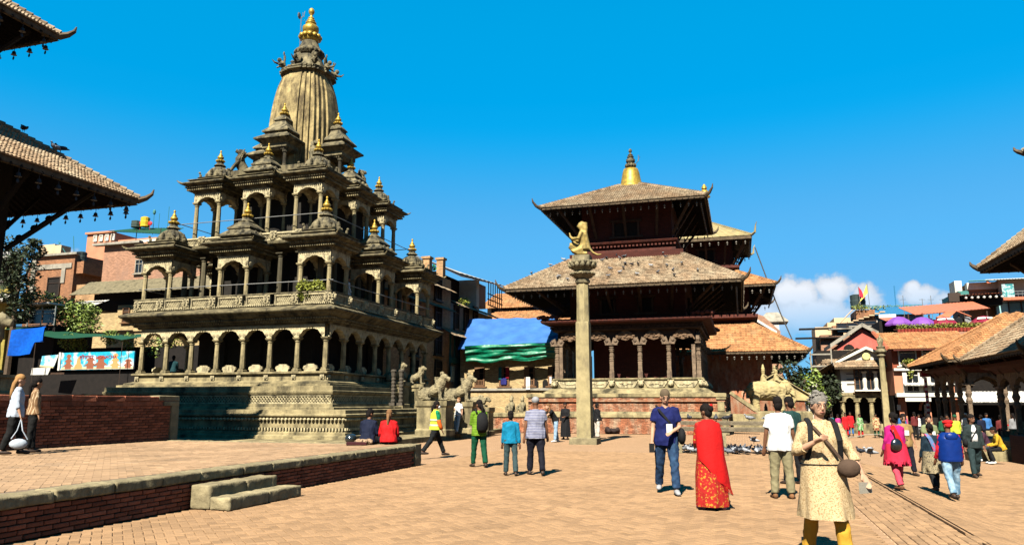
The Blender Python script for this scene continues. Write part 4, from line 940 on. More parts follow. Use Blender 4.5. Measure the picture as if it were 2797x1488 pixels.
# ---- stone elephant with riders
mb=MB(); T=lambda p,r,n=10:mb.tube(p,r,n)
T([(-1.35,0,1.25),(-1.1,0,1.35),(-.4,0,1.4),(.4,0,1.4),(.9,0,1.45)],[(.3,.35),(.6,.62),(.66,.68),(.64,.66),(.4,.45)],14)
mb.ell((1.15,0,1.55),(.42,.36,.46),10,8); mb.ell((1.1,0,1.95),(.26,.26,.16),8,6)
T([(1.4,0,1.5),(1.62,0,1.15),(1.62,0,.7),(1.5,0,.35),(1.68,0,.2)],[.24,.19,.15,.12,.08])
for s in (-1,1):
    for x in (-.95,.7): T([(x,s*.34,1.1),(x,s*.36,.5),(x,s*.36,.02)],[.29,.23,.25])
    mb.ell((.98,s*.4,1.5),(.1,.09,.38),8,6); mb.ell((.85,s*.42,1.45),(.22,.06,.32),8,6); T([(1.4,s*.2,1.2),(1.62,s*.24,1.0)],[.05,.03],6)
T([(-1.62,0,1.3),(-1.72,0,.9),(-1.62,0,.4)],[.07,.05,.04],6)
p=at(2103,1122,43.6); EZ=p.z
eo=link('elephant_statue',remesh(mb,'elephant_statue',mat('yellow stone',(.50,.40,.19),rough=.9,var=.25,scale=2.5,bump=.5,bscale=18,isl=0,stain=(.25,.2,.12),stsc=1.6,stmin=.5,stmax=.72),.04,1,None,(.03,(4,4,5),4,True)),None,p,-A*.3); eo.scale=(.86,.86,.84); tag(eo,'big yellow stone elephant standing right of the central pagoda','statue')
for i,(dx,lab) in enumerate(((.55,'small stone rider sitting on the neck of the elephant'),(-.3,'stone rider with a pointed cap on the back of the elephant'))):
    mb=MB(); mb.tube([(0,0,0),(0,0,.25),(0,0,.42)],[.2,.15,.08],8); mb.ell((0,0,.52),(.11,.11,.13),8,6)
    for s in (-1,1): mb.tube([(0,s*.15,.38),(.18,s*.16,.22),(.25,s*.06,.25)],[.05,.045,.03],6); mb.tube([(0,s*.15,.05),(.15,s*.3,-.1)],[.09,.06],6)
    if i: mb.lathe([(.12,.6),(.1,.7),(.12,.74),(.07,.82),(.08,.86),(.03,1.0)],8)
    q=p+V((dx*cos(-A*.3)*.86,dx*sin(-A*.3)*.86,1.68+(.02 if i else .06))); o=link('rider_statue',remesh(mb,'rider_statue',MATS['yellow stone'],.03,2),None,q,-A*.3); tag(o,lab,'statue','stone riders on the elephant')
mb=MB(); rough_block(mb,(0,0,EZ/2),(4.6,2.2,EZ),.05); o=build(mb,'pedestal',M_st,None,(p.x,p.y+.2,0),-A); tag(o,'stone block base under the yellow elephant','pedestal')
mb=MB(); o=thing('shrine','little gabled stone shrine with a spire knob behind the elephant','shrine',at(2122,1125,46)*1,-A)
o.location.z=0
mb.box((.1,0,1.0),(3.0,1.2,2.0)); build(mb,'wall',M_wbrick,o)
mb=MB(); mb.poly([(-1.75,-.7,2.3),(-1.75,-.7,1.9),(1.9,-.7,1.75),(1.9,-.7,2.0),(1.0,-.7,2.6),(.1,-.7,3.25),(-.1,-.7,3.25)],(0,1.4,0)); build(mb,'gable',MATS['yellow stone'],o)
mb=MB()
for p_,q_ in (((-1.85,2.32),(-.05,3.32)),((.05,3.32),(1.05,2.62)),((1.05,2.62),(2.0,2.0))): mb.tube([(p_[0],-.1,p_[1]),(q_[0],-.1,q_[1])],[(.75,.07)]*2,8,up=(0,1,0))
build(mb,'coping',MATS['yellow stone'],o)
mb=MB(); mb.lathe([(.22,3.25),(.15,3.4),(.2,3.44),(.1,3.55),(.14,3.6),(.07,3.7),(.1,3.74),(.02,3.95)],10); build(mb,'finial',M_pil,o)
# brick ramp wall between pagoda plinth and elephant
mb=MB(); a=onv(2000,1060,41.2); b=onv(2065,1120,41.2)
mb.poly([G(-.55,41.2,1.05),G(b[0]+.1,41.2,1.05),G(b[0]-.1,41.2,1.2),G(-.55,41.2,2.1)],GW*.5); o=build(mb,'ramp_wall',M_wbrick); tag(o,'sloping brick stair cheek between the pagoda plinth and elephant','wall')
mb=MB(); mb.poly([G(-.6,41.15,2.1),G(b[0]-.1,41.15,1.2),G(b[0]+.1,41.15,1.2),G(b[0]+.1,41.15,1.32),G(-.5,41.15,2.22)],GW*.6); build(mb,'coping',M_st,o)
# ---- low stone railing where the pigeons gather
rl_t=thing('stone_railing','low stone railing of two long beams on posts, pigeons perched along it','railing',G(-1.98,25.4),-A)
for x in (-.02,1.38,2.78): mb=MB(); rough_block(mb,(x,0,.30),(.13,.13,.62),.01,.006); build(mb,'post',M_old,rl_t)
for x in (1.38,): mb=MB(); mb.poly([(x-.4,-.05,.8),(x-.3,-.05,.72),(x-.1,-.05,.62),(x+.1,-.05,.62),(x+.3,-.05,.72),(x+.4,-.05,.8)],(0,.1,0)); build(mb,'bracket',M_old,rl_t)
for z,h in ((.76,.13),(.95,.12)): mb=MB(); rough_block(mb,(1.9,.1*(z>.9),z),(5.2,.18,h),.02,.012); build(mb,'beam',mat('dark beam stone',(.16,.13,.085),bump=.8,var=.3),rl_t)
for i in range(4): pass
# ---- second column at right with small statue
c2=thing('stone_column','slender stone column topped by a small statue before the white gabled house','column',at(2428,1215,50)*1,-A); c2.location.z=-.6
mb=MB(); mb.stack([(.3,0),(.3,.4),(.21,.45),(.19,2.2),(.18,3.6)]); mb.lathe([(.19,3.6),(.17,5.2)],8,rot=PI/8); build(mb,'shaft',M_pil,c2)
mb=MB(); mb.lathe([(.17,5.2),(.28,5.35),(.22,5.45),(.36,5.6),(.36,5.7),(.24,5.8),(.3,5.95),(.2,6.0)],12); build(mb,'capital',M_stat,c2)
mb=MB(); mb.tube([(0,0,0),(0,0,.5),(0,0,.7)],[.25,.2,.1],8); mb.ell((0,0,.82),.14,8,6); mb.tube([(-.2,0,.2),(-.3,-.1,.6),(-.1,-.15,.7)],[.08,.06,.04],6); mb.tube([(.2,0,.2),(.3,-.1,.6),(.1,-.15,.7)],[.08,.06,.04],6); mb.ell((0,.1,.5),(.36,.06,.4),8,6); mb.ell((0,0,1.05),(.07,.07,.14),6,5)
o=link('small_statue',remesh(mb,'small_statue',M_stat,.035,2),None,c2.location+V((0,0,6.0)),-A); o.scale=(.6,.6,.7); tag(o,'little seated statue on the slender column before the white house','statue')
# left edge stone lion
mb=quadruped(True); o=link('lion_statue',remesh(mb,'lion_statue',M_stat,.022,2),None,at(-75,1060,18.2),-A+PI*.62); o.location.z=PZ+.5; o.scale=(1.35,1.35,1.5); tag(o,'pale stone lion cut off by the left picture edge','statue')
t=pedestal('pedestal','dark stone pedestal at the left edge under the pale lion',(o.location.x,o.location.y,PZ),(1.5,1.1),.5,'stone pedestals by the temple stairs')
# ================================================================ HOUSES
def bmat(n,c,**k): return mat(n,c,mode='brick',isl=0,var=.3,scale=.9,bump=.5,**k)
M_b1=bmat('orange brickwork',(.42,.20,.10),stain=(.16,.09,.06),stsc=.8,stmin=.5,stmax=.72)
M_b2=bmat('brown brickwork',(.66,.40,.20),stain=(.3,.18,.09),stsc=.7,stmin=.45,stmax=.7)
M_b3=bmat('pale yellow brickwork',(.60,.44,.22),stain=(.36,.27,.15),stsc=.8,stmin=.52,stmax=.75)
M_b4=bmat('pink brickwork',(.50,.27,.17),stain=(.34,.2,.14),stsc=.8)
M_coral=mat('coral plaster',(.62,.26,.15),isl=0,var=.1,bump=.15,scale=1)
M_peach=mat('peach plaster',(.72,.52,.32),isl=0,var=.1,bump=.15,scale=1)
M_redpl=mat('faded red plaster',(.60,.13,.10),isl=0,var=.2,bump=.3,scale=.8,stain=(.62,.25,.2),stsc=.8)
M_cream=mat('white plaster',(.78,.74,.64),isl=0,var=.1,bump=.2,scale=1.5,stain=(.45,.41,.33),stsc=1.2,stmin=.58,stmax=.8)
M_conc=mat('grey concrete',(.36,.33,.27),isl=0,var=.2,bump=.4,scale=2,stain=(.16,.15,.12),stsc=1.2)
M_tin=mat('grey tin sheet',(.55,.53,.48),rough=.45,isl=.1,var=.2,bump=.2,stain=(.3,.25,.2),stsc=2)
M_rtin=mat('red tin sheet',(.60,.19,.10),rough=.5,isl=.12,var=.15,bump=.2)
M_frame=flat('dark window timber',(.05,.03,.02)); M_wframe=flat('white window frame',(.75,.72,.66)); M_brdoor=flat('brown door timber',(.20,.10,.045))
M_glass=flat('dark window glass',(.02,.025,.03),.15,0,.6); M_blueglass=flat('pale blue curtain glass',(.35,.60,.62),.2)
M_teal=flat('teal paint',(.05,.22,.20)); M_bluep=flat('blue paint',(.02,.20,.42)); M_green=flat('dark green sheet',(.005,.07,.035),.7)
def wall_block(parent,x0,x1,y0,y1,z0,z1,m,name='wall'):
    mb=MB(); mb.box(((x0+x1)/2,(y0+y1)/2,(z0+z1)/2),(x1-x0,y1-y0,z1-z0)); return build(mb,name,m,parent)
def win(parent,x,z,w,h,fm=None,y=0.,cols=2,pm=None,sill=True,name='window'):
    mb=MB(); t=.09
    for a,b,c,e in ((0,h/2,w+t,t),(0,-h/2,w+t,t),(-w/2,0,t,h),(w/2,0,t,h)): mb.box((x+a,y-.05,z+b),(c,.16,e))
    for i in range(1,cols): mb.box((x-w/2+w*i/cols,y-.05,z),(.05,.12,h))
    mb.box((x,y-.045,z+h*.2),(w,.1,.05)); o=build(mb,name,fm or M_frame,parent)
    mb=MB(); mb.box((x,y-.01,z),(w,.05,h)); build(mb,'pane',pm or M_glass,o)
    if sill: mb=MB(); mb.box((x,y-.1,z-h/2-.1),(w+.4,.24,.08)); build(mb,'sill',fm or M_frame,o)
    return o
def skirt(parent,x0,x1,y0,z0,out,rise,m=M_tile,pitch=.2,name='roof'):
    mb=MB(); tiles(mb,(x0,y0-out,z0),(x1,y0-out,z0),(x1,y0,z0+rise),(x0,y0,z0+rise),pitch,.28); o=build(mb,name,m,parent)
    mb=MB(); mb.box(((x0+x1)/2,y0-out+.06,z0-.08),(x1-x0,.1,.14)); build(mb,'eave_board',M_edge,o); return o
def corrug(mb,a,b,c,d,n):   # corrugated sheet a-b low edge, d-c top edge
    a,b,c,d=V(a),V(b),V(c),V(d); vs=[]; nr=(b-a).cross(d-a).normalized(); nr=nr if nr.z>0 else -nr
    for i in range(n+1): f=i/n; o=nr*(.035*(i%2)); vs+=[a.lerp(b,f)+o,d.lerp(c,f)+o]
    mb.add(vs,[(2*i,2*i+2,2*i+3,2*i+1) for i in range(n)])
    mb.add([p-nr*.03 for p in (a,b,c,d)],[(0,3,2,1)])
def hs_(name,label,cat,u,v,group=None,rz=-A,z=0): return thing(name,label,cat,G(u,v,z),rz,group)
def leaf_blob(mb,c,r,n,size,seed=0,flat_=.0):
    rr=random.Random(seed)
    for i in range(n):
        while 1:
            p=V((rr.uniform(-1,1),rr.uniform(-1,1),rr.uniform(-1,1)))
            if .25<p.length<1.0: break
        p=V((p.x*r[0],p.y*r[1],p.z*r[2]))+V(c); s=size*rr.uniform(.6,1.3)
        a=V((rr.uniform(-1,1),rr.uniform(-1,1),rr.uniform(-.6,.6))).normalized(); b=a.cross(V((rr.uniform(-1,1),rr.uniform(-1,1),rr.uniform(-1,1)))).normalized()
        mb.add([p-a*s,p+b*s*.45-a*s*.1,p+a*s,p-b*s*.45-a*s*.1],[(0,1,2,3)])
M_leaf=mat('green leaves',(.21,.29,.045),rough=.55,var=.35,scale=3,bump=0,isl=.5,spec=.3); M_leafd=mat('dark leaves',(.035,.05,.022),rough=.6,var=.35,scale=3,bump=0,isl=.5)
M_leafy=mat('yellow green leaves',(.30,.33,.055),rough=.55,var=.3,scale=3,bump=0,isl=.45); M_bark=mat('bark',(.10,.07,.045),bump=.8)
def plant(name,label,cat,p,blobs,leafm,size,group=None,trunk=None,seed=1):
    t=thing(name,label,cat,p,0,group); mb=MB()
    for i,(c,r,n) in enumerate(blobs): leaf_blob(mb,c,r,n,size,seed*31+i)
    build(mb,'foliage',leafm,t,kind='stuff')
    mb=MB()
    for pts,rad in (trunk or [([(0,0,0),(0,0,blobs[0][0][2])],.05)]): mb.tube(pts,rad,6)
    build(mb,'stem' if not trunk else 'trunk',M_bark,t); return t
def text(parent,s,x,y,z,h,m,name='lettering',vert=False,wmax=None):
    c=bpy.data.curves.new('t','FONT'); c.body=s; c.size=h*1.35; c.extrude=.006; c.align_x='CENTER'; c.space_line=.75
    o=bpy.data.objects.new('t',c); COL.objects.link(o); dg=bpy.context.evaluated_depsgraph_get(); me=bpy.data.meshes.new_from_object(o.evaluated_get(dg)); bpy.data.objects.remove(o)
    me.materials.clear(); me.materials.append(m); q=link(name,me,parent,(x,y,z)); q.rotation_euler=(PI/2,0,0)
    if wmax and me.vertices:
        xs=[v.co.x for v in me.vertices]; w=max(xs)-min(xs)
        if w>0: q.scale=(wmax/w,1,1); q.location.x=x-(max(xs)+min(xs))/2*wmax/w
    return q
# ---------- left background, plane v ~ 44..60
v=54; u0,zt=onv(236,780,v); u1=onv(640,780,v)[0]
h=hs_('brick_house','brick house with mossy tiled skirt roof and small window left of the grey temple','house',u0,v); L=u1-u0
z_=lambda y,px=300:onv(px,y,v)[1]
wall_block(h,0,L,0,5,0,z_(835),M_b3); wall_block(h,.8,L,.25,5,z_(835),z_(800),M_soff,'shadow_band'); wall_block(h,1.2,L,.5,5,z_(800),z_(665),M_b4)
mb=MB(); corrug(mb,(-.6,-1.3,z_(800)-.25),(L,-1.3,z_(800)-.25),(L,.5,z_(765)),(-.2,.5,z_(765)),60); build(mb,'skirt_roof',mat('mossy slate',(.20,.17,.10),isl=.2,stain=(.08,.07,.04)),h)
xw=onv(370,730,v)[0]-u0; win(h,xw,z_(730),.8,1.25,M_conc,.5)
for xx,yy in ((.9,870),(3,870),(5.4,870)): win(h,onv(345,870,v)[0]-u0+xx-.9,z_(862),.7,1.3,M_brdoor,0,1,M_frame)
mb=MB(); mb.box((L/2,-.08,z_(905)),(L,.2,.12)); build(mb,'string_course',M_b3,h)
mb=MB(); mb.box((3,.2,z_(668)+.1),(5.5,.5,.22)); build(mb,'coping',M_conc,h)
v=78; u0=onv(233,700,v)[0]; u1=onv(450,700,v)[0]; z_=lambda y,px=300:onv(px,y,v)[1]
h=hs_('coral_building','tall plain coral painted building rising behind the brick house','building',u0,v); L=u1-u0
wall_block(h,0,L*.36,0,8,0,z_(640,250),M_coral); wall_block(h,L*.36,L,.5,8,0,z_(655),M_coral,'side_wall'); mb=MB(); mb.box((L*.7,.2,z_(668)),(L*.62,1,.5)); build(mb,'balcony_slab',M_cream,h)
mb=MB(); mb.box((L*.18,-.1,z_(640,250)+.1),(L*.38,.4,.25)); build(mb,'coping',M_coral,h)
for i in range(4): win(h,L*.1+i*L*.075+.2,z_(652,260),.55,.8,M_cream,-.02,1,M_cream,False)
for i in range(3): win(h,L*(.45+.17*i),z_(700),.9,1.3,M_wframe,.5)
# rooftop canopy
v2=72; t=thing('roof_canopy','dark green corrugated canopy on thin posts above the coral building','canopy',G(*[onv(300,640,v2)[0],v2]),-A); a=onv(300,634,v2); b=onv(447,640,v2); z0=a[1]; Lc=b[0]-a[0]
mb=MB(); corrug(mb,(0,-.5,z0),(Lc,-.5,z0-.9),(Lc-.6,4,z0+.9),(.6,4,z0+1.4),34); build(mb,'sheet',M_green,t)
for x,y in ((.4,0),(Lc*.5,0),(Lc-.5,0),(Lc-1,3.5)): mb=MB(); mb.tube([(x,y,z0-3),(x,y,z0)],.05,5); build(mb,'post',M_frame,t)
for nm,lab,px,c,r,hh in (('drum','bright yellow plastic drum on top of the green roof canopy',362,(.75,.48,.02),.55,1.3),('water_tank','grey green water tank on the green roof canopy',338,(.05,.08,.07),.6,.9)):
    q=onv(px,612,v2); mb=MB(); mb.sm=False; mb.lathe([(r,0),(r*1.03,hh*.1),(r*.96,hh*.15),(r*1.03,hh*.5),(r*.96,hh*.55),(r,hh*.9),(r*.5,hh)],12); o=build(mb,nm,flat(nm,c),None,G(q[0],v2+2,z0+.9)); tag(o,lab,'tank' if 'tank' in nm else 'drum')
for px,c,lab in ((349,(.6,.02,.03),'red round dish on the canopy left of the yellow drum'),(377,(.6,.02,.03),'red round dish on the canopy right of the yellow drum')):
    q=onv(px,600,v2); mb=MB(); mb.ell((0,0,.0),(.3,.1,.28),10,6); mb.tube([(0,0,-.2),(0,0,-.9)],.03,4); o=build(mb,'dish',flat('red dish',c),None,G(q[0],v2+2,q[1])); tag(o,lab,'dish')
for i,px in enumerate((385,400,425)):
    q=onv(px,620,v2+1); mb=MB(); mb.tube([(0,0,-1.5),(0,0,1.2 if i<2 else 2)],.035,4)
    if i==0: mb.lathe([(.05,1.1),(.2,1.3),(.2,1.6),(.05,1.8)],6)
    o=build(mb,'lamp_post' if i==0 else 'pole',M_teal,None,G(q[0],v2+3,z0+1.6)); tag(o,('small rooftop lantern post beside the red dishes','thin rooftop pole right of the lantern','tallest thin rooftop pole at the right end of the canopy')[i],'pole')
# ruined brick block
v=58; u0=onv(88,760,v)[0]; u1=onv(218,760,v)[0]; z_=lambda y,px=150:onv(px,y,v)[1]
h=hs_('brick_building','raw orange brick building with concrete frame and one dark overgrown opening','building',u0,v); L=u1-u0
wall_block(h,0,L*.86,0,6,0,z_(700,130),M_b1); wall_block(h,L*.86,L,.3,6,z_(745,210),z_(712,210),M_b1,'parapet_wall'); wall_block(h,L*.86,L*1.5,.5,6,0,z_(775,210),M_b2,'side_wall')
wall_block(h,-1.4,0,.6,6,0,z_(715,80),M_b1,'side_wall')
mb=MB(); mb.box((.15,-.04,z_(760)),(.55,.14,z_(705)-z_(825))); mb.box((L*.42,-.05,z_(728)),(L*.8,.14,.5)); mb.box((L*.66,-.045,z_(748)),(.5,.13,2.0)); mb.box((L*.45,-.1,z_(697)),(L*.98,.5,.22)); build(mb,'concrete_frame',M_conc,h)
win(h,onv(148,783,v)[0]-u0,z_(783),1.6,1.9,M_frame,-.02,1,M_soff,False)
mb=MB(); mb.box((.3,2,z_(690)+.6),(2.2,2,1.2)); mb.box((1.8,1.6,z_(690)+.4),(1,1.2,1.3)); build(mb,'stair_head',M_peach,h)
q=onv(200,700,v); mb=MB(); mb.sm=False; mb.lathe([(.5,0),(.52,.2),(.48,.25),(.52,.6),(.48,.65),(.52,1.0),(.4,1.1),(.1,1.15)],14); o=build(mb,'water_tank',flat('black tank',(.03,.05,.05)),None,G(q[0],v+1,z_(714,205)+.1)); tag(o,'black plastic water tank on the raw brick building roof edge','tank')
for pts,lab in ((((160,660),(188,705)),'leaning teal roof pole crossing the other on the brick building'),(((165,662),(138,695)),'second leaning roof pole of the crossed pair'),(((201,645),(202,692)),'upright antenna above the black water tank'),(((95,655),(92,690)),'thin leftmost antenna on the raw brick roof'),(((146,665),(148,700)),'thin upright wire pole on the raw brick roof')):
    a=onv(*pts[0],v+1.2);b=onv(*pts[1],v+1.2); mb=MB(); mb.tube([V((0,0,0)),GU*(a[0]-b[0])+V((0,0,a[1]-b[1]))],.035,4); o=build(mb,'pole',M_teal,None,G(b[0],v+1.2,b[1])); tag(o,lab,'pole')
# low house bits between, tin roof strip
v=50; a=onv(196,822,v); b=onv(272,832,v); t=hs_('tin_shed','low shed roof strip of grey tin beside the brick house','shed',a[0],v); mb=MB(); corrug(mb,(0,-.4,a[1]-.4),(b[0]-a[0],-.4,a[1]-.5),(b[0]-a[0],1,a[1]+.1),(0,1,a[1]+.1),20); build(mb,'roof',M_tin,t); wall_block(t,0,b[0]-a[0],.3,2,a[1]-.9,a[1]-.1,M_soff)
# yellow corner building at left edge with balcony
v=40.9; z_=lambda y,px=30:onv(px,y,v)[1]; u1=onv(42,760,v)[0]
t=hs_('corner_building','yellow plastered building with tin awnings and balcony at the left edge','building',u1-6,v)
wall_block(t,0,5.7,0,.7,0,z_(690),mat('yellow plaster',(.34,.27,.06),isl=0))
for yy,w in ((700,.95),(815,.75)): mb=MB(); corrug(mb,(0,-1.0,z_(yy+12)),(6+w*.3,-1.0,z_(yy+12)),(5.9,0.05,z_(yy-14)),(0,.05,z_(yy-14)),30); build(mb,'awning',M_tin,t)
mb=MB(); 
for i in range(14): mb.tube([(3.2+i*.2,-.8,z_(808)),(3.2+i*.2,-.8,z_(770))],.015,4)
for yy in (770,806): mb.box((4.6,-.8,z_(yy)),(2.9,.05,.05))
build(mb,'balcony_rail',M_iron,t); win(t,5.0,z_(740),.9,1.6,M_frame,0,1,M_soff)
mb=MB(); mb.box((4.4,-.5,z_(825)),(3.4,1.1,.12)); build(mb,'balcony_floor',M_conc,t)
# glass cafe pavilion
v=42; z_=lambda y,px=80:onv(px,y,v)[1]; u0=onv(8,850,v)[0]; u1=onv(152,850,v)[0]; L=u1-u0
t=hs_('glass_pavilion','rooftop glass cafe with white flat roof and slim metal frames at left','pavilion',u0,v)
mb=MB(); mb.box((L*.45,1.5,z_(832)),(L*1.0,3.8,.12)); build(mb,'roof',flat('white roof sheet',(.72,.74,.72)),t)
for i in range(5): mb=MB(); mb.box((L*i/4,0,z_(865)),(.07,.07,z_(838)-z_(890))); build(mb,'mullion',flat('grey aluminium',(.42,.46,.44),.4,.5),t)
for y in (848,858,888): mb=MB(); mb.box((L/2,-.01,z_(y)),(L,.06,.06)); build(mb,'rail',MATS['grey aluminium'],t)
for i in range(4): mb=MB(); mb.box((L*(i+.5)/4,.05,z_(866)),(L/4-.1,.02,z_(850)-z_(886))); build(mb,'pane',M_glass,t)
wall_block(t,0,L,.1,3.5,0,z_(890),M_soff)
# green shade net over the terrace, blue tarp, plants, sign
v=41.5; z_=lambda y,px=200:onv(px,y,v)[1]; u0=onv(25,900,v)[0]; u1=onv(372,900,v)[0]; L=u1-u0
t=hs_('shade_canopy','long dark green shade sheet over the sign and potted shrubs','canopy',u0,v)
mb=MB(); n=12
vs=[]
for i in range(n+1): f=i/n; zz=z_(890+ (40*f))+.18*sin(f*9); vs+=[(L*f,-1.2,zz-.25),(L*f,1.8,zz+.25+.1*sin(f*14))]
mb.add(vs,[(2*i,2*i+2,2*i+3,2*i+1) for i in range(n)]); build(mb,'sheet',M_green,t)
for i in (0,2.05,6): f=i/6; mb=MB(); mb.tube([(L*f,-1.1,z_(890+40*f)-.3),(L*f,-1.1,2.6)],.03,4); build(mb,'post',M_frame,t)
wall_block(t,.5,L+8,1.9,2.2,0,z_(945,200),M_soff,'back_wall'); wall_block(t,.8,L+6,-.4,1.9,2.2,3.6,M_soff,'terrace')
v=37; z_=lambda y,px=80:onv(px,y,v)[1]; u0=onv(28,930,v)[0]; u1=onv(122,930,v)[0]; L=u1-u0
mb=MB(); n=10; vs=[];fs=[]
for j in range(9):
    g=j/8
    for i in range(n+1):
        f=i/n; yy=900-7*f+ (72*g); yy=min(yy,935 if f>.72 else 970); x=L*f+ (.15 if f<.1 else 0)*sin(g*3); vs.append((x,-.12*sin(f*7+g*3)-.1*g,z_(yy)))
for j in range(8):
    for i in range(n): a=j*(n+1)+i; fs.append((a,a+1,a+n+2,a+n+1))
mb.sm=True; mb.add(vs,fs); mb.add([(x,y+.06,z) for x,y,z in vs],[f[::-1] for f in fs]); o=build(mb,'tarpaulin',mat('bright blue tarpaulin',(.005,.10,.55),rough=.4,isl=0,var=.2,bump=.6,bscale=5),None,G(u0,v),-A); tag(o,'small bright blue tarpaulin hanging from a pole at the left','tarpaulin')
# printed sign board
v=41; cz=[onv(165,955,v),onv(367,967,v),onv(367,1012,v),onv(165,1005,v)]; u0=cz[0][0]; L=cz[1][0]-u0
t=hs_('sign_board','long printed shop sign reading HONACHA with sky and temple pictures','sign',u0,v)
zb=(cz[2][1]+cz[3][1])/2; zt=(cz[0][1]+cz[1][1])/2; H_=zt-zb
mb=MB(); mb.box((L/2,.06,(zb+zt)/2),(L,.12,H_)); build(mb,'board',mat('printed sky',(.02,.42,.62),isl=0,bump=0,rough=.4,mode='noise2',col2=(.75,.82,.82),p=dict(s=.9,a=.47,b=.56)),t)
mb=MB(); mb.box((.08,.02,(zb+zt)/2),(.18,.18,H_+.06)); build(mb,'frame',M_wframe,t)
M_print=flat('printed brown',(.30,.10,.05)); M_print2=flat('printed ochre',(.55,.33,.12)); M_red=flat('red lettering',(.42,.01,.03))
def ptemple(x,w,tiers,m):
    mb=MB(); z=zb+.05; y=-.008
    for i in range(tiers):
        k=w*(1-.25*i); mb.add([(x-k*.3,y,z),(x+k*.3,y,z),(x+k*.3,y,z+.22*w),(x-k*.3,y,z+.22*w)],[(0,1,2,3)]); z+=.2*w
        mb.add([(x-k*.55,y-.002,z),(x+k*.55,y-.002,z),(x+k*.25,y-.002,z+.2*w),(x-k*.25,y-.002,z+.2*w)],[(0,1,2,3)]); z+=.17*w
    build(mb,'printed_temple',m,t)
for x,w,n,m in ((.13,.9,3,M_print),(.43,1.0,2,M_print),(.57,1.15,2,M_print),(.76,.9,3,M_print2),(.93,.8,2,M_print)): ptemple(L*x,w,n,m)
mb=MB(); mb.add([(L*.27+a,-.009,zb+b) for a,b in ((-.35,.04),(.35,.04),(.33,.3),(.2,.4),(.14,.75),(0,.95),(-.14,.75),(-.2,.4),(-.33,.3))],[tuple(range(9))]); build(mb,'printed_temple',M_print2,t)
mb=MB(); mb.add([(L*.04,-.006,zb+.02),(L,-.006,zb+.02),(L,-.006,zb+.16),(L*.04,-.006,zb+.2)],[(0,1,2,3)]); build(mb,'printed_ground',flat('printed sand',(.62,.5,.3)),t)
text(t,'होनचा',L*.37,-.02,zb+H_*.62,H_*.22,M_red,wmax=L*.19); text(t,'HONACHA',L*.64,-.02,zb+H_*.62,H_*.19,M_red,wmax=L*.27)
v=39.5; p=onv(112,972,v); t=hs_('poster','tilted sky blue printed poster left of the long shop sign','sign',p[0],v); e=onv(160,968,v); w=e[0]-p[0]; zz=onv(130,1005,v)[1]
mb=MB(); mb.poly([(0,0,zz+.1),(w*.78,0,zz),(w,0,e[1]),(.1,0,p[1])],(0,.06,0)); build(mb,'board',mat('printed pale sky',(.10,.45,.62),isl=0,bump=0,mode='noise2',col2=(.75,.8,.78),p=dict(s=1.5,a=.42,b=.52)),t)
mb=MB(); mb.poly([(0,-.02,zz+.1),(w*.78,-.02,zz),(w*.8,-.02,zz+.12),(0,-.02,zz+.22)],(0,.01,0)); build(mb,'printed_ground',MATS['printed sand'],t)
v=42; u0=onv(95,1050,v)[0]; u1=onv(372,1050,v)[0]; L=u1-u0; z_=lambda y,px=250:onv(px,y,v)[1]
t=hs_('shop_stall','dark open shop stall under the printed sign with turquoise door leaf','shop',u0,v)
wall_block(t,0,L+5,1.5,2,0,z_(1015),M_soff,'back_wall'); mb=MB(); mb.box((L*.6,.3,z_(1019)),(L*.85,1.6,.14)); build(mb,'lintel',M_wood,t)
for x in (.2,L*.45,L*.8,L): mb=MB(); mb.box((x,0,z_(1060)),(.16,.16,z_(1018)-z_(1110))); build(mb,'post',M_wood,t)
mb=MB(); mb.box((onv(244,1060,v)[0]-u0,-.1,z_(1060)),(.45,.08,1.9)); build(mb,'door_leaf',flat('turquoise paint',(.08,.50,.40)),t)
mb=MB(); vs=[];n=8
for i in range(n+1): f=i/n; vs+=[(L*(.03+.19*f),-.6+.06*(i%2),z_(1003)),(L*(.03+.16*f),-.7+.08*(i%2),z_(1040))]
mb.sm=True; mb.add(vs,[(2*i,2*i+2,2*i+3,2*i+1) for i in range(n)]); build(mb,'curtain',mat('white cloth',(.62,.6,.55),isl=0,bump=.4,bscale=8),t)
mb=MB()
for i in range(8): mb.box((L*.04+i*.16,-.5,z_(1060)),(.1,.1,.9))
build(mb,'hanging_goods',mat('mixed cloth',(.35,.15,.12),isl=.9,mode='noise2',col2=(.1,.35,.3),p=dict(s=2)),t,kind='stuff')
# plants on the left
TV=43.6
P_=lambda px,py,v:G(onv(px,py,v)[0],v,onv(px,py,v)[1])
plant('tree','dark leafy tree against the sky at the upper left edge','tree',G(onv(45,780,40)[0],40,0),[((0,0,11.2),(1.6,1.5,1.5),800),((.9,.2,12.5),(.8,.9,.6),260),((1.1,-.2,13.1),(.5,.6,.3),120),((.2,0,9.6),(1.3,1.2,1.2),600),((.5,0,8.2),(.9,1,1.0),350),((-1.4,.3,12.6),(1.6,1.2,1.2),500)],M_leafd,.16,None,[([(0,0,0),(.1,0,7),(0,.1,10),(.2,0,12)],[.25,.2,.12,.05]),([(0,0,9),(.8,.1,11.5),(1.1,0,13)],[.1,.06,.02])],3)
plant('tree','broad sunlit green shrub tree below the raw brick building','tree',G(onv(190,900,TV)[0],TV,0),[((0,0,onv(190,862,TV)[1]),(2.1,1.2,1.3),1500),((-2.6,.2,onv(190,822,TV)[1]),(1.7,1,.8),900),((1.2,-.2,onv(190,885,TV)[1]),(1.4,1,.9),800),((-.8,0,onv(190,840,TV)[1]),(1.6,1,.9),700),((1.0,0,onv(190,848,TV)[1]),(1.1,1,.7),500)],M_leaf,.13,None,[([(0,0,0),(0,0,6),(-.2,0,8.5)],[.15,.12,.05])],4)
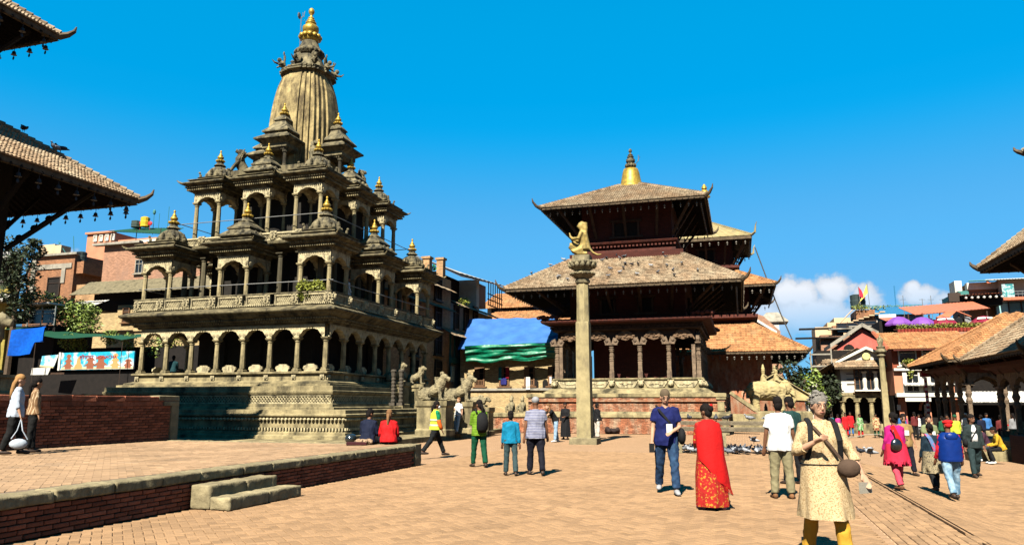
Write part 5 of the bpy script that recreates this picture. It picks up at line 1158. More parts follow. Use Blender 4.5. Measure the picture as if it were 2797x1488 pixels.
for i,(px,py,r,lab) in enumerate(((185,925,.75,'potted shrub standing left of the sign under the shade sheet'),(215,935,.6,'potted bush behind the middle of the printed sign'),(300,915,.65,'round potted shrub above the right half of the sign'),(350,925,.55,'potted shrub next to the first arcade column'))):
    plant('potted_shrub',lab,'shrub',P_(px,py+28,41.9),[((0,0,.55),(r,.5,.62),420)],M_leaf if i!=1 else M_leafy,.09,'potted shrubs under the shade sheet',None,10+i)
for i,(px,py,lab) in enumerate(((425,945,'green climbing plant seen through the first arcade bay'),(475,915,'yellow green plant seen through the second arcade bay'))):
    plant('potted_shrub',lab,'shrub',P_(px,py+35,43.5),[((0,0,.9),(.75,.5,.9),420)],M_leaf if i==0 else M_leafy,.1,None,None,20+i)
q=P_(852,765,24); plant('hanging_bush','bright yellow green bush growing in the corner pavilion balcony','shrub',G(-21.9,33.5)+Matrix.Rotation(-A,3,'Z')@V((X1-.1,-Y1-.75,5.85)),[((0,0,.55),(.68,.32,.5),900),((.3,-.2,.75),(.4,.3,.3),300),((-.35,0,.8),(.35,.3,.3),300)],M_leafy,.075,None,None,33)
# ---------- row houses on the west side facing the square (x local runs along v)
def wh(name,label,v0,u=-20,cat='house'): return thing(name,label,cat,G(u,v0),-A+PI/2)
a=onu(1080,760,-20)[0]; b=onu(1232,760,-20)[0]; c=onu(1345,760,-20)[0]
zr=lambda px,py:onu(px,py,-20)[1]
t=wh('row_house','shaded brown brick row house with chimneys right behind the grey temple',a-8); L=b-a+8; o_=a-8
wall_block(t,0,L,0,5,0,zr(1180,745),M_b2)
for yy in (780,835): mb=MB(); corrug(mb,(0,-.7,zr(1180,yy)-.15),(L,-.7,zr(1180,yy)-.15),(L,.05,zr(1180,yy)+.25),(0,.05,zr(1180,yy)+.25),30); build(mb,'skirt_roof',M_tile,t)
for px in (1130,1195):
    for yy,hh in ((790,1.5),(865,1.5),(940,1.4)): win(t,onu(px,yy,-20)[0]-o_,zr(px,yy),1.1,hh,M_frame,0,3)
    win(t,onu(px,1020,-20)[0]-o_,zr(px,1020),1.1,1.8,M_frame,0,1,M_soff,name='door')
for px,hh in ((1178,1.6),(1215,1.5)): mb=MB(); mb.box((onu(px,740,-20)[0]-o_,.3,zr(px,735)),(.5,.5,hh)); mb.box((onu(px,740,-20)[0]-o_,.3,zr(px,735)+hh/2),(.65,.65,.15)); build(mb,'chimney',M_b2,t)
plant('roof_plant','vivid green tuft growing between the roof chimneys of the row house','plant',G(-20.5,onu(1192,730,-20)[0],zr(1192,738)),[((0,0,.2),(.5,.5,.25),160)],mat('vivid leaves',(.06,.4,.02),isl=.3,bump=0),.1,None,None,41)
t=wh('row_house','row house with open top balcony, white side wall and grey shop front',b); L=c-b
wall_block(t,0,L,0,5,0,zr(1285,845),M_conc); wall_block(t,0,L*.5,1.2,5,zr(1285,845),zr(1270,755),M_soff,'loggia'); wall_block(t,L*.55,L*.62,-.1,5,zr(1285,845),zr(1290,760),M_cream,'white_wall')
wall_block(t,L*.62,L,.6,5,zr(1310,830),zr(1310,765),M_brdoor,'upper_room')
mb=MB(); corrug(mb,(-.3,-.8,zr(1290,775)),(L+.4,-1.4,zr(1330,778)),(L+.4,3,zr(1290,750)+.9),(-.3,3,zr(1290,750)+.9),24); build(mb,'roof',M_tin,t)
for i in range(7): mb=MB(); mb.tube([(L*.62+i*L*.06,-.9,zr(1310,835)),(L*.62+i*L*.06,-.9,zr(1310,772))],.04,4); build(mb,'balcony_post',M_redw,t)
for yy in (805,820,835): mb=MB(); mb.box((L*.8,-.9,zr(1310,yy)),(L*.4,.06,.08)); build(mb,'balcony_rail',M_redw,t)
mb=MB(); corrug(mb,(0,-.8,zr(1285,850)-.1),(L,-.8,zr(1285,850)-.1),(L,.05,zr(1285,838)),(0,.05,zr(1285,838)),26); build(mb,'skirt_roof',M_tile,t)
for px in (1245,1272,1297): win(t,onu(px,868,-20)[0]-b,zr(px,868),.9,1.7,M_frame,0,3)
mb=MB(); tiles(mb,(-2,-1.1,zr(1240,925)),(L,-1.1,zr(1240,925)),(L,.05,zr(1240,900)),(-2,.05,zr(1240,900)),.2,.25); build(mb,'shop_roof',M_tile,t)
for px in (1228,1240,1252): mb=MB(); mb.box((onu(px,950,-20)[0]-b,-.05,zr(px,950)),(.12,.12,2.4)); build(mb,'shop_post',M_teal,t)
mb=MB(); mb.box((onu(1240,990,-20)[0]-b,-.15,zr(1240,985)),(2.2,.2,.4)); build(mb,'shop_fascia',M_teal,t)
plant('roof_plant','dry weeds on the balcony ledge of the row house','plant',G(-19.6,onu(1255,830,-20)[0],zr(1255,838)),[((0,0,.3),(.5,.8,.4),200)],M_leafy,.09,None,None,43)
sgn=thing('sign_board','narrow vertical shop sign reading PASHMINA in the shade','sign',G(-19.75,onu(1227,1020,-20)[0]),-A+PI/2)
zt,zb=zr(1227,1000),zr(1227,1042); mb=MB(); mb.box((0,0,(zt+zb)/2),(.55,.08,zt-zb)); build(mb,'board',flat('pale teal board',(.35,.52,.5)),sgn)
text(sgn,'\n'.join('PASHMINA'),0,-.05,zt-.2,.14,flat('navy lettering',(.01,.02,.1)))
# ---------- house under blue tarpaulin
v=50.5; z_=lambda y,px=1380:onv(px,y,v)[1]; u0=onv(1257,1000,v)[0]; u1=onv(1540,1000,v)[0]; L=u1-u0
t=hs_('yellow_house','low yellow brick house with carved windows under the blue tarpaulin roof','house',u0,v)
wall_block(t,0,L,0,5,0,z_(925),M_b3); mb=MB(); mb.box((L/2,-.06,z_(1063)),(L+.1,.2,.16)); mb.box((L/2,-.05,z_(930)),(L,.14,.2)); build(mb,'string_course',M_conc,t)
for px,hm in ((1311,0),(1378,1),(1447,2),(1512,3)):
    x=onv(px,1028,v)[0]-u0; o=win(t,x,z_(1028),.66,1.25,M_brdoor,0,1,M_soff)
    mb=MB(); mb.box((x-.17,-.1,z_(1018)),(.3,.04,.7)); build(mb,'shutter',M_brdoor,o)
    mb=MB()
    for i in range(6): mb.box((x-.28+i*.112,-.12,z_(1046)),(.04,.04,.38))
    mb.box((x,-.12,z_(1038)),(.7,.05,.05)); build(mb,'balustrade',M_brdoor,o)
for px,c,w,y0,y1,lab in ((1368,(.02,.2,.2),.22,1003,1035,'teal shirt hanging in the second window of the yellow house'),(1388,(.5,.02,.04),.24,1003,1032,'red cloth hanging in the second window of the yellow house'),(1378,(.02,.02,.16),.42,1030,1050,'navy cloth over the sill of the second window'),(1444,(.75,.74,.7),.3,1030,1064,'white sheet hanging from the third window sill'),(1512,(.7,.66,.64),.5,1030,1048,'pale laundry on the sill of the window by the pagoda')):
    x=onv(px,1020,v)[0]-u0; mb=MB(); n=6; vs=[]
    for i in range(n+1): vs+=[(x-w/2+w*i/n,-.18-.03*(i%2),z_(y0)),(x-w/2+w*i/n,-.2-.05*(i%2),z_(y1))]
    mb.sm=True; mb.add(vs,[(2*i,2*i+2,2*i+3,2*i+1) for i in range(n)]); o=build(mb,'laundry',mat('cloth'+lab[:9],c,isl=0,bump=.3),None,G(u0,v),-A); tag(o,lab,'laundry')
for px,lab in ((1464,'left of two small black cut out doors low in the yellow wall'),(1490,'right of two small black cut out doors low in the yellow wall')):
    x=onv(px,1050,v)[0]-u0; mb=MB(); mb.poly([(x+a,-.12,z_(1063)+b) for a,b in ((-.18,0),(.18,0),(.18,.5),(.09,.66),(-.09,.66),(-.18,.5))],(0,.1,0)); build(mb,'niche',M_soff,t)
mb=MB(); tiles(mb,(.6,-.3,z_(945)),(L,-.3,z_(945)),(L,2.5,z_(890)),(.8,2.5,z_(890)),.2,.28); build(mb,'roof',M_tile,t)
def sheet(name,label,corners,m,nx,ny,amp,seed,sag=0):
    rr=random.Random(seed); vs=[];fs=[]; a,b,c,d=[V(p) for p in corners]; nn=(b-a).cross(d-a).normalized(); 
    if nn.y>0: nn=-nn
    lines=[(rr.uniform(0,PI),rr.uniform(4,13),rr.uniform(0,6)) for _ in range(7)]
    for j in range(ny+1):
        g=j/ny
        for i in range(nx+1):
            f=i/nx; p=a.lerp(b,f).lerp(d.lerp(c,f),g); h_=0
            for al,fr,ph in lines: h_+=abs(sin((f*1.6*cos(al)+g*sin(al))*fr+ph))**5
            p=p+nn*(amp*(h_-1.5)+amp*rr.uniform(-.25,.25)); p.z-=sag*sin(PI*f*2.5+seed)**2*(1-g); vs.append(p)
    for j in range(ny):
        for i in range(nx): q=j*(nx+1)+i; fs.append((q,q+1,q+nx+2,q+nx+1))
    mb=MB(); mb.sm=True; mb.add(vs,fs); mb.add([p-nn*.05 for p in vs],[f[::-1] for f in fs]); o=build(mb,name,m); tag(o,label,'tarpaulin'); return o
M_btarp=mat('faded blue tarpaulin',(.055,.17,.47),rough=.45,isl=0,var=.15,scale=1,bump=.5,bscale=3); M_gtarp=mat('green tarpaulin',(.0,.20,.10),rough=.42,isl=0,var=.25,bump=.8,bscale=3,spec=.3)
def pp(px,py,v): q=onv(px,py,v); return G(q[0],v,q[1])
sheet('tarpaulin','large faded blue tarpaulin stretched over the yellow house roof',[pp(1250,952,49.2),pp(1525,935,49.2),pp(1525,868,52.6),pp(1284,872,52.6)],M_btarp,70,40,.03,5,.1)
sheet('tarpaulin','crumpled green tarpaulin hanging below the blue one over the windows',[pp(1274,988,49.35),pp(1525,976,49.35),pp(1525,934,48.95),pp(1270,944,48.95)],M_gtarp,70,26,.05,9,.12)
# roofs behind the tarpaulin house
v=64; z_=lambda y,px=1420:onv(px,y,v)[1]; u0=onv(1312,860,v)[0]; u1=onv(1560,860,v)[0]; L=u1-u0
t=hs_('tiled_house','ochre tiled roofs with a white attic strip behind the blue tarpaulin','house',u0,v)
wall_block(t,0,L,0.1,6,0,z_(875),M_b3); mb=MB(); tiles(mb,(-.5,-.6,z_(878)),(L,-.6,z_(878)),(L,2,z_(845)+.2),(1,2,z_(845)+.2),.22,.28); build(mb,'roof',M_tile2,t)
wall_block(t,0,L,2.0,6,z_(875),z_(828),M_cream,'attic'); mb=MB(); tiles(mb,(-.8,1.5,z_(832)),(L,1.5,z_(832)),(L,4.5,z_(808)+1.0),(0,4.5,z_(808)+1.0),.22,.28); build(mb,'upper_roof',M_tile2,t)
for px in (1345,1370,1420,1460): win(t,onv(px,838,v)[0]-u0,z_(839),1.4,.7,M_frame,1.98,3,None,False)
# ================================================================ RIGHT SIDE BUILDINGS
# white gabled house with arcade
v=65; GZ=-.7; z_=lambda y,px=2370:onv(px,y,v)[1]; X_=lambda px,y=1050:onv(px,y,v)[0]
u0=X_(2298); u1=X_(2456); L=u1-u0
t=hs_('white_house','white gabled house with three tall windows above a stone arcade','house',u0,v)
wall_block(t,0,L,0,4,z_(1072),z_(1003),M_cream)
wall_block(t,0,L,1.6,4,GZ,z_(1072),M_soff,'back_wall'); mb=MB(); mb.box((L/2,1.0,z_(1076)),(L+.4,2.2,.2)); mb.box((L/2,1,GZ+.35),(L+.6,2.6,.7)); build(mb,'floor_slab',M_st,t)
n=4
ac=col_mesh(z_(1095)-GZ-.7,.16); am=arch_mesh(L/n,z_(1095),z_(1084),z_(1077),.3,.2,M_st,12,boss=False)
for i in range(n+1): link('column',ac,t,(L*i/n,.1,GZ+.7))
for i in range(n): link('arch',am,t,(L*(i+.5)/n,.1,0))
for px,w in ((2348,.7),(2378,1.0),(2405,.7)): win(t,X_(px)-u0,z_(1038),w,1.75,M_brdoor,0,2)
for px in (2362,2393): mb=MB(); mb.lathe([(.2,z_(1064)),(.14,z_(1058)),(.17,z_(1040)),(.13,z_(1020)),(.22,z_(1014))],8,(X_(px)-u0,-.1,0)); build(mb,'pilaster',M_cream,t)
for px in (2330,2440):
    for yy in (1020,1035,1048): mb=MB(); mb.box((X_(px)-u0,-.03,z_(yy)),(.9,.05,.06)); build(mb,'vent_slot',M_frame,t)
mb=MB(); mb.box((X_(2395)-u0,-.3,z_(1066)),(L*.8,.5,.12)); build(mb,'sill_ledge',M_cream,t)
skirt(t,-.5,L+.3,0,z_(1002),.9,.55,M_tile,.2)
xa=X_(2372)-u0; za=z_(952); xl=X_(2268)-u0; xr=X_(2462)-u0; zb=z_(988)
mb=MB(); mb.poly([(xl+.9,.1,zb),(xr-.2,.1,zb),(xr-.6,.1,zb+.25),(xa+.4,.1,za-.12),(xa,.1,za),(xa-.4,.1,za-.12)],(0,.25,0)); build(mb,'pediment',M_cream,t)
mb=MB()
for p,q in (((xl+.3,zb-.1),(xa,za+.12)),((xa,za+.12),(xr+.1,zb+.05))): mb.hexa([(p[0],-.3,p[1]-.16),(q[0],-.3,q[1]-.16),(q[0],.5,q[1]-.16),(p[0],.5,p[1]-.16),(p[0],-.3,p[1]+.06),(q[0],-.3,q[1]+.06),(q[0],.5,q[1]+.06),(p[0],.5,p[1]+.06)])
build(mb,'gable_moulding',M_cream,t)
mb=MB(); tiles(mb,(xl-1.2,-.2,zb-.9),(xl+.2,4,zb-.9),(xa,4,za+.1),(xa,.3,za+.14),.2,.26); build(mb,'side_roof',M_tile,t)
mb=MB(); mb.X=Matrix.Translation((xa,-.0,za-.62))@Matrix.Rotation(PI/2,4,'X'); mb.lathe([(.3,0),(.3,.1),(.25,.14)],16); build(mb,'medallion',flat('pale yellow disc',(.75,.68,.25)),t)
random.seed(4)
for yy,n_,x0,x1 in ((975,10,.55,.95),(983,13,.42,.92)):     # two faint, unreadable lines of small raised marks
    mb=MB()
    for i in range(n_): mb.box((xl+ (xr-xl)*(x0-.15+(x1-x0)*i/n_),.095,z_(yy)),(.1+.12*random.random(),.02,.1))
    build(mb,'lettering',flat('faint grey marks',(.45,.42,.38)),t)
# dark tangle of houses left of it, trees
v=68; u0=onv(2200,1000,v)[0]; z_=lambda y,px=2260:onv(px,y,v)[1]; L=onv(2318,1000,v)[0]-u0
t=hs_('old_house','dark old house with projecting timbers left of the white gabled house','house',u0,v)
wall_block(t,L*.3,L+4,1,5,GZ,z_(955),M_soff); mb=MB(); tiles(mb,(L*.25,-.4,z_(1000)),(L*1.02,-.4,z_(1000)),(L*1.3,3,z_(950)),(L*.8,3,z_(950)),.2,.28); build(mb,'roof',M_tile,t)
wall_block(t,L*.05,L*.3,2,5,GZ,z_(1040),M_cream,'side_wall')
for i in range(6): mb=MB(); mb.tube([(L*(.1+.12*i),-.5,z_(975+6*i)),(L*(.25+.1*i),-.8,z_(1060-9*i))],.06,4); build(mb,'timber',M_wood,t)
for yy in (968,1000): mb=MB(); mb.box((L*.35,-.6,z_(yy)),(L*.5,.1,.12)); build(mb,'scaffold_beam',M_conc,t)
mb=MB(); mb.box((L*.6,-.6,z_(985)),(.1,.1,2)); mb.box((L*.12,-.6,z_(985)),(.1,.1,2)); build(mb,'scaffold_post',M_conc,t)
plant('tree','small light green tree between the elephant and the dark old house','tree',G(onv(2190,1060,60)[0],60,GZ),[((0,0,3.4),(1.6,1.2,1.1),700),((.5,0,4.3),(1,.8,.7),400),((1.2,.2,2.4),(1,.8,.8),350)],M_leaf,.16,None,[([(0,0,0),(.1,0,2),(0,0,4)],[.14,.1,.04])],51)
plant('tree','shaded dark foliage hanging beside the white gabled house','tree',G(onv(2266,1060,63.5)[0],63.5,GZ),[((0,0,3.4),(1.0,.7,1.2),420),((-.8,0,2.2),(.9,.7,1.0),300)],M_leafd,.16,None,[([(0,0,0),(0,0,3)],[.12,.06])],52)
plant('tree','dark gnarled tree under the orange roof behind the elephant','tree',G(onv(2155,1040,57)[0],57,GZ),[((0,0,4.6),(1.0,.7,.8),280),((.6,0,3.8),(.6,.6,.5),140)],M_leafd,.16,None,[([(0,0,0),(.3,0,2.5),(-.1,0,4.8)],[.35,.28,.1]),([(.3,0,2.3),(1.2,0,4)],[.15,.06])],53)
# red gable house behind
v=72; z_=lambda y,px=2360:onv(px,y,v)[1]; X_=lambda px,y=930:onv(px,y,v)[0]; u0=X_(2285); L=X_(2412)-u0
t=hs_('red_house','house with a big faded red gable wall above the white pediment','house',u0,v); xa=X_(2356)-u0
mb=MB(); mb.poly([(0,0,GZ),(L,0,GZ),(L,0,z_(930,2410)),(xa,0,z_(897)),(0,0,z_(945,2290))],(0,5,0)); build(mb,'wall',M_redpl,t)
mb=MB()
for p,q in (((-.6,z_(950,2290)),(xa,z_(893))),((xa,z_(893)),(L+.4,z_(931,2410)))): mb.hexa([(p[0],-.5,p[1]),(q[0],-.5,q[1]),(q[0],5,q[1]),(p[0],5,p[1]),(p[0],-.5,p[1]+.35),(q[0],-.5,q[1]+.35),(q[0],5,q[1]+.35),(p[0],5,p[1]+.35)])
build(mb,'roof',M_conc,t)
mb=MB(); mb.X=Matrix.Translation((X_(2317)-u0,-.05,z_(953)))@Matrix.Rotation(PI/2,4,'X'); mb.lathe([(.45,-.1),(.45,.1)],12); build(mb,'round_vent',M_soff,t)
# stepped brick and peach houses behind
v=82; z_=lambda y,px=2300:onv(px,y,v)[1]; X_=lambda px,y=880:onv(px,y,v)[0]; u0=X_(2226); x_=lambda px:X_(px)-u0
t=hs_('stepped_building','cluster of peach and brick upper floors with tank tower behind the red gable','building',u0,v)
for a,b,y0,m,d in ((2226,2262,890,M_peach,.5),(2262,2285,877,M_peach,.9),(2284,2330,863,M_peach,1.6),(2236,2330,915,M_b4,-.6),(2272,2300,890,M_b1,-.4),(2340,2392,848,M_b1,0),(2336,2394,880,M_peach,-.3)):
    wall_block(t,x_(a),x_(b),d,d+4,GZ,z_(y0),m)
for px,yy in ((2290,900),(2345,895)): mb=MB(); mb.box((x_(px),-.8,z_(yy)),(2.2,.8,.12)); build(mb,'slab',M_conc,t)
win(t,x_(2360),z_(893),2.1,1.0,M_frame,-.35,2,None,False); win(t,x_(2310),z_(897),1.9,.9,M_frame,-.62,2,None,False)
for px,yy,w in ((2205,898,3),(2215,923,4.5)): mb=MB(); mb.box((x_(px)+.6,-.8,z_(yy)),(w,.8,.14)); build(mb,'projecting_slab',M_soff,t)
mb=MB()
for i in range(9): mb.box((x_(2292)+i*.5,-.3,z_(890-4.2*i)),(.5,.6,.1))
mb.tube([(x_(2290),-.6,z_(885)),(x_(2330),-.6,z_(848))],.05,4); build(mb,'stair_flight',M_peach,t)
for px,s in ((2345,.9),(2356,.9)): 
    q=onv(px,838,v); mb=MB(); mb.sm=False; mb.lathe([(.55,0),(.57,.3),(.53,.35),(.57,.8),(.53,.85),(.55,1.4),(.3,1.5)],12); o=build(mb,'water_tank',MATS['black tank'],None,G(q[0],v+1.5,z_(848)+.3)); tag(o,'black water tank, '+('left' if px<2350 else 'right')+' one on the brick tower roof','tank','black tanks on the brick tower')
mb=MB(); 
for i in range(8): mb.tube([(x_(2338)+i*.32,-.1,z_(848)),(x_(2338)+i*.32,-.1,z_(838))],.025,4)
mb.box((x_(2364),-.1,z_(838)),(2.6,.05,.05)); build(mb,'roof_railing',M_teal,t)
plant('roof_plant','row of pale plants along the brick tower roof railing','plant',G(X_(2355),v-.2,z_(848)),[((0,0,.25),(1.1,.3,.3),200)],M_leafy,.1,None,None,55)
for px,py,c,lab in ((2351,780,(.55,.02,.05),'red pennant flag on a thin pole above the black tanks'),(2376,772,(.75,.62,.12),'drooping yellow white flag on the taller pole right of the red one')):
    f_=onv(px,py,v); b=onv(px+3,845,v); o=thing('flag',lab,'flag',G(b[0],v+.5,b[1]),-A); h=f_[1]-b[1]
    mb=MB(); mb.tube([(0,0,0),(-.1,0,h)],.03,5); build(mb,'pole',M_iron,o); mb=MB(); k=1 if px<2360 else -1
    mb.add([(-.1,0,h),(-.1,0,h-1.0),(.45 if k>0 else -1.0,.05,h-1.3 if k>0 else h-2.0),(.2 if k>0 else -.5,.1,h-.4 if k>0 else h-1.0)],[(0,1,2,3)]); build(mb,'cloth',flat('flag cloth'+str(px),c),o)
# restaurant with tiled roof, red walls, roof terrace
v=62; z_=lambda y,px=2530:onv(px,y,v)[1]; X_=lambda px,y=1000:onv(px,y,v)[0]; u0=X_(2438); x_=lambda px:X_(px)-u0; L=x_(2860)
t=hs_('restaurant_building','restaurant house with ochre tiled roof, red walls and white window frames','building',u0,v)
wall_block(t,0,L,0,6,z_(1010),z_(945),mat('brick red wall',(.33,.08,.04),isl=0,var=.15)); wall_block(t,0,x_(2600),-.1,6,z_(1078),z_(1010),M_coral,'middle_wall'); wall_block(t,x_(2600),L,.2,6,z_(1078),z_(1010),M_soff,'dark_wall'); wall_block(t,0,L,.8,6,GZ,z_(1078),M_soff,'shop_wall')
Lr=x_(2650); mb=MB(); tiles(mb,(-.4,-.9,z_(952)),(Lr,-.9,z_(952)),(Lr,2.2,z_(908)+.25),(-.8,2.2,z_(908)+.25),.19,.26); build(mb,'roof',M_tile2,t); mb=MB(); mb.box((L/2,-.85,z_(955)),(L,.12,.16)); build(mb,'eave_board',M_redw,t)
mb=MB(); hip(mb,(-.4,-.9,z_(952)),(-.8,2.2,z_(908)+.3),.14); build(mb,'verge',M_rtin,t)
for px in (2480,2545,2608): win(t,x_(px),z_(972),1.15,1.3,M_wframe,-.02,1)
for px,w in ((2487,1.0),(2555,1.5)): win(t,x_(px),z_(1037),w,1.7,M_wframe,-.12,2)
for px in (2466,2508,2530): mb=MB(); mb.box((x_(px),-.2,z_(1042)),(.28,.2,z_(1012)-z_(1074))); build(mb,'pilaster',M_cream,t)
mb=MB(); mb.box((x_(2519),-.16,z_(1035)),(.45,.06,.6)); build(mb,'paper_notice',M_wframe,t)
for px,w in ((2493,1.6),(2560,1.8)): mb=MB(); xx=x_(px); corrug(mb,(xx-w/2,-.9,z_(1053)),(xx+w/2,-.9,z_(1053)),(xx+w/2,-.15,z_(1045)),(xx-w/2,-.15,z_(1045)),14); build(mb,'small_awning',M_tin,t)
mb=MB(); mb.box((L/2,-.3,z_(1078)),(L,.6,.28)); mb.box((L/2,-.25,z_(1008)),(L,.4,.18)); build(mb,'ledge',M_cream,t)
for px,w in ((2640,1.3),(2690,1.5),(2745,1.6),(2800,1.5)): mb=MB(); xx=x_(px); corrug(mb,(xx-w*.55,-1.6,z_(1098)),(xx+w*.55,-1.6,z_(1098)),(xx+w*.55,-.2,z_(1070)),(xx-w*.55,-.2,z_(1070)),14); build(mb,'shop_awning',M_wframe,t)
for px,w in ((2460,.5),(2530,.3),(2600,.5)): mb=MB(); mb.box((x_(px),.6,(GZ+z_(1080))/2),(w,.3,z_(1080)-GZ)); build(mb,'shop_pier',M_coral,t)
mb=MB(); mb.box((x_(2495),-.5,z_(1090)),(1.7,.08,.3)); o=build(mb,'shop_board',M_wframe,t)
mb=MB(); pts=[(x_(2558)+1.25*cos(a*PI/10),.5,z_(1120)+1.15*sin(a*PI/10)) for a in range(11)]; mb.tube(pts,.1,5); build(mb,'arch_moulding',M_coral,t)
for px,yy,w,h in ((2522,1112,.26,.42),(2523,1128,.3,.36),(2448,1112,.24,.4)): mb=MB(); mb.box((x_(px),.35,z_(yy)),(w,.05,h)); build(mb,'menu_board',M_wframe,t)
plant('window_plant','bushy plant trailing from the upper window of the restaurant house','plant',G(X_(2482),v-.35,z_(988)),[((0,0,-.1),(.65,.3,.35),350),((0,0,-.7),(.2,.2,.6),120)],M_leafy,.1,None,None,57)
plant('window_plant','small hanging plant on the peach pilaster of the restaurant house','plant',G(X_(2519),v-.4,z_(1013)),[((0,0,-.1),(.25,.2,.25),90)],M_leafy,.09,None,None,58)
# striped festival pole with red box head
sp_=thing('striped_pole','red and white striped pole with a red box head in front of the restaurant','pole',G(X_(2481),v-5,GZ),-A); hp=onv(2477,1015,v-5)[1]-GZ
mb=MB()
for i in range(18):
    mb.k=i%2; mb.lathe([(.1,.9+ i*(hp-1.3)/18),(.1,.9+(i+1)*(hp-1.3)/18)],8)
mb.k=0; mb.lathe([(.1,0),(.1,.9)],8); build(mb,'shaft',[flat('crimson paint',(.38,.01,.04)),M_wframe],sp_); mb=MB(); mb.box((0,0,hp-.2),(.55,.5,.3)); mb.box((0,0,hp+.02),(.7,.6,.1)); build(mb,'head_box',MATS['crimson paint'],sp_)
# roof terrace: deck, umbrellas, pots
v=66; z_=lambda y,px=2560:onv(px,y,v)[1]; X_=lambda px,y=880:onv(px,y,v)[0]; u0=X_(2432); x_=lambda px:X_(px)-u0; L=x_(2730)
t=hs_('terrace_building','roof terrace restaurant with red corrugated canopy above the tiled roof','building',u0,v); ZT=z_(909)
wall_block(t,0,L,-1.2,10,GZ,ZT-.05,M_b4); wall_block(t,0,L,5,9,ZT,z_(855),M_soff,'back_room')
mb=MB(); corrug(mb,(x_(2520),2.2,z_(850)),(x_(2735),2.2,z_(838)),(x_(2728),6,z_(826)+.7),(x_(2500),6,z_(833)+.6),44); build(mb,'canopy',M_rtin,t)
mb=MB(); corrug(mb,(x_(2565),1.0,z_(864)),(x_(2605),1.0,z_(864)),(x_(2630),1.6,z_(846)),(x_(2603),1.6,z_(846)),12); mb.tube([(x_(2628),1.3,z_(846)),(x_(2668),1.3,z_(863))],.06,4); build(mb,'porch_roof',M_rtin,t)
mb=MB(); corrug(mb,(x_(2440),3,z_(862)),(x_(2498),3,z_(860)),(x_(2498),6,z_(852)+.3),(x_(2440),6,z_(853)+.3),20); build(mb,'low_roof',M_rtin,t)
for px in (2500,2540,2590,2660,2725): mb=MB(); mb.tube([(x_(px),2.3,ZT),(x_(px),2.3,z_(845))],.06,5); build(mb,'post',M_wood,t)
mb=MB(); mb.box((x_(2625),3.5,z_(877)),(1.8,.2,1.0)); mb.box((x_(2605),3.5,z_(880)),(.8,.2,1.6)); build(mb,'counter',M_cream,t)
mb=MB(); mb.box((L/2,-1.0,ZT+.25),(L,.12,.06)); build(mb,'terrace_rail',M_redw,t)
for i in range(26):   # flower pots along the terrace edge
    pass
potm=MB(); potm.lathe([(.1,0),(.16,.26),(.18,.3)],8); potm.k=1; leaf_blob(potm,(0,0,.5),(.2,.2,.24),40,.09,3); potm.k=0; pm_=potm.mesh('flower_pot',[flat('terracotta pot',(.38,.06,.04)),M_leafy])
for i in range(26):
    o=link('flower_pot',pm_,None,G(u0+.4+i*(L*.82)/26,v-.95,ZT),i); tag(o,'small red flower pot on the terrace edge above the ochre tiles','flower pot','flower pots along the roof terrace')
def umbrella(px,py,r,m,lab,vv):
    q=onv(px,py,vv); o=thing('parasol',lab,'umbrella',G(q[0],vv,ZT),-A+px,'parasols on the roof terrace'); h=q[1]-ZT; mb=MB(); mb.sm=False; vs=[(0,0,h)];n=8;fs=[]
    for k,(rr,dz) in enumerate(((.35,.06),(.75,.28),(1,.5))):
        for i in range(n*2): a=i*PI/n; k_=1 if i%2==0 else .93; vs.append((r*rr*k_*cos(a),r*rr*k_*sin(a),h-dz*r*1.15-(.05 if i%2 and k==2 else 0)))
    for i in range(16):
        fs.append((0,1+i,1+(i+1)%16))
        for k in range(2): b=1+16*k; fs.append((b+i,b+16+i,b+16+(i+1)%16,b+(i+1)%16))
    for i in range(16): a=33+i; bb=33+(i+1)%16; vs.append((vs[a][0]*.99,vs[a][1]*.99,vs[a][2]-.14)); 
    for i in range(16): fs.append((33+i,49+i,49+(i+1)%16,33+(i+1)%16))
    mb.add(vs,fs); build(mb,'canopy',m,o); mb=MB(); mb.tube([(0,0,0),(0,0,h)],.035,5); build(mb,'pole',M_iron,o)
    if m.name.startswith('crimson c'):
        for a in (0,1): 
            mb=MB(); an=-PI/2+.9*a-.45-px; c=V((cos(an),sin(an),0)); s_=V((-sin(an),cos(an),0)); p=V((0,0,h-.2*r))+c*r*.62
            mb.add([p-s_*.3+c*.16-V((0,0,.17-.06)),p+s_*.3+c*.16-V((0,0,.17-.06)),p+s_*.26-c*.04+V((0,0,.05)),p-s_*.26-c*.04+V((0,0,.05))],[(0,1,2,3)]); build(mb,'white_print',M_wframe,o)
M_pur=flat('purple cloth',(.22,.07,.38)); M_cri=flat('crimson cloth',(.26,.012,.04))
umbrella(2453,864,1.08,M_pur,'purple parasol at the left end of the roof terrace',66.5); umbrella(2516,865,1.08,M_pur,'purple parasol right of the other purple one',66.3)
umbrella(2577,865,1.02,M_cri,'crimson parasol next to the purple parasols',66.0); umbrella(2685,862,1.02,M_cri,'crimson parasol alone at the right end of the roof terrace',66.5)
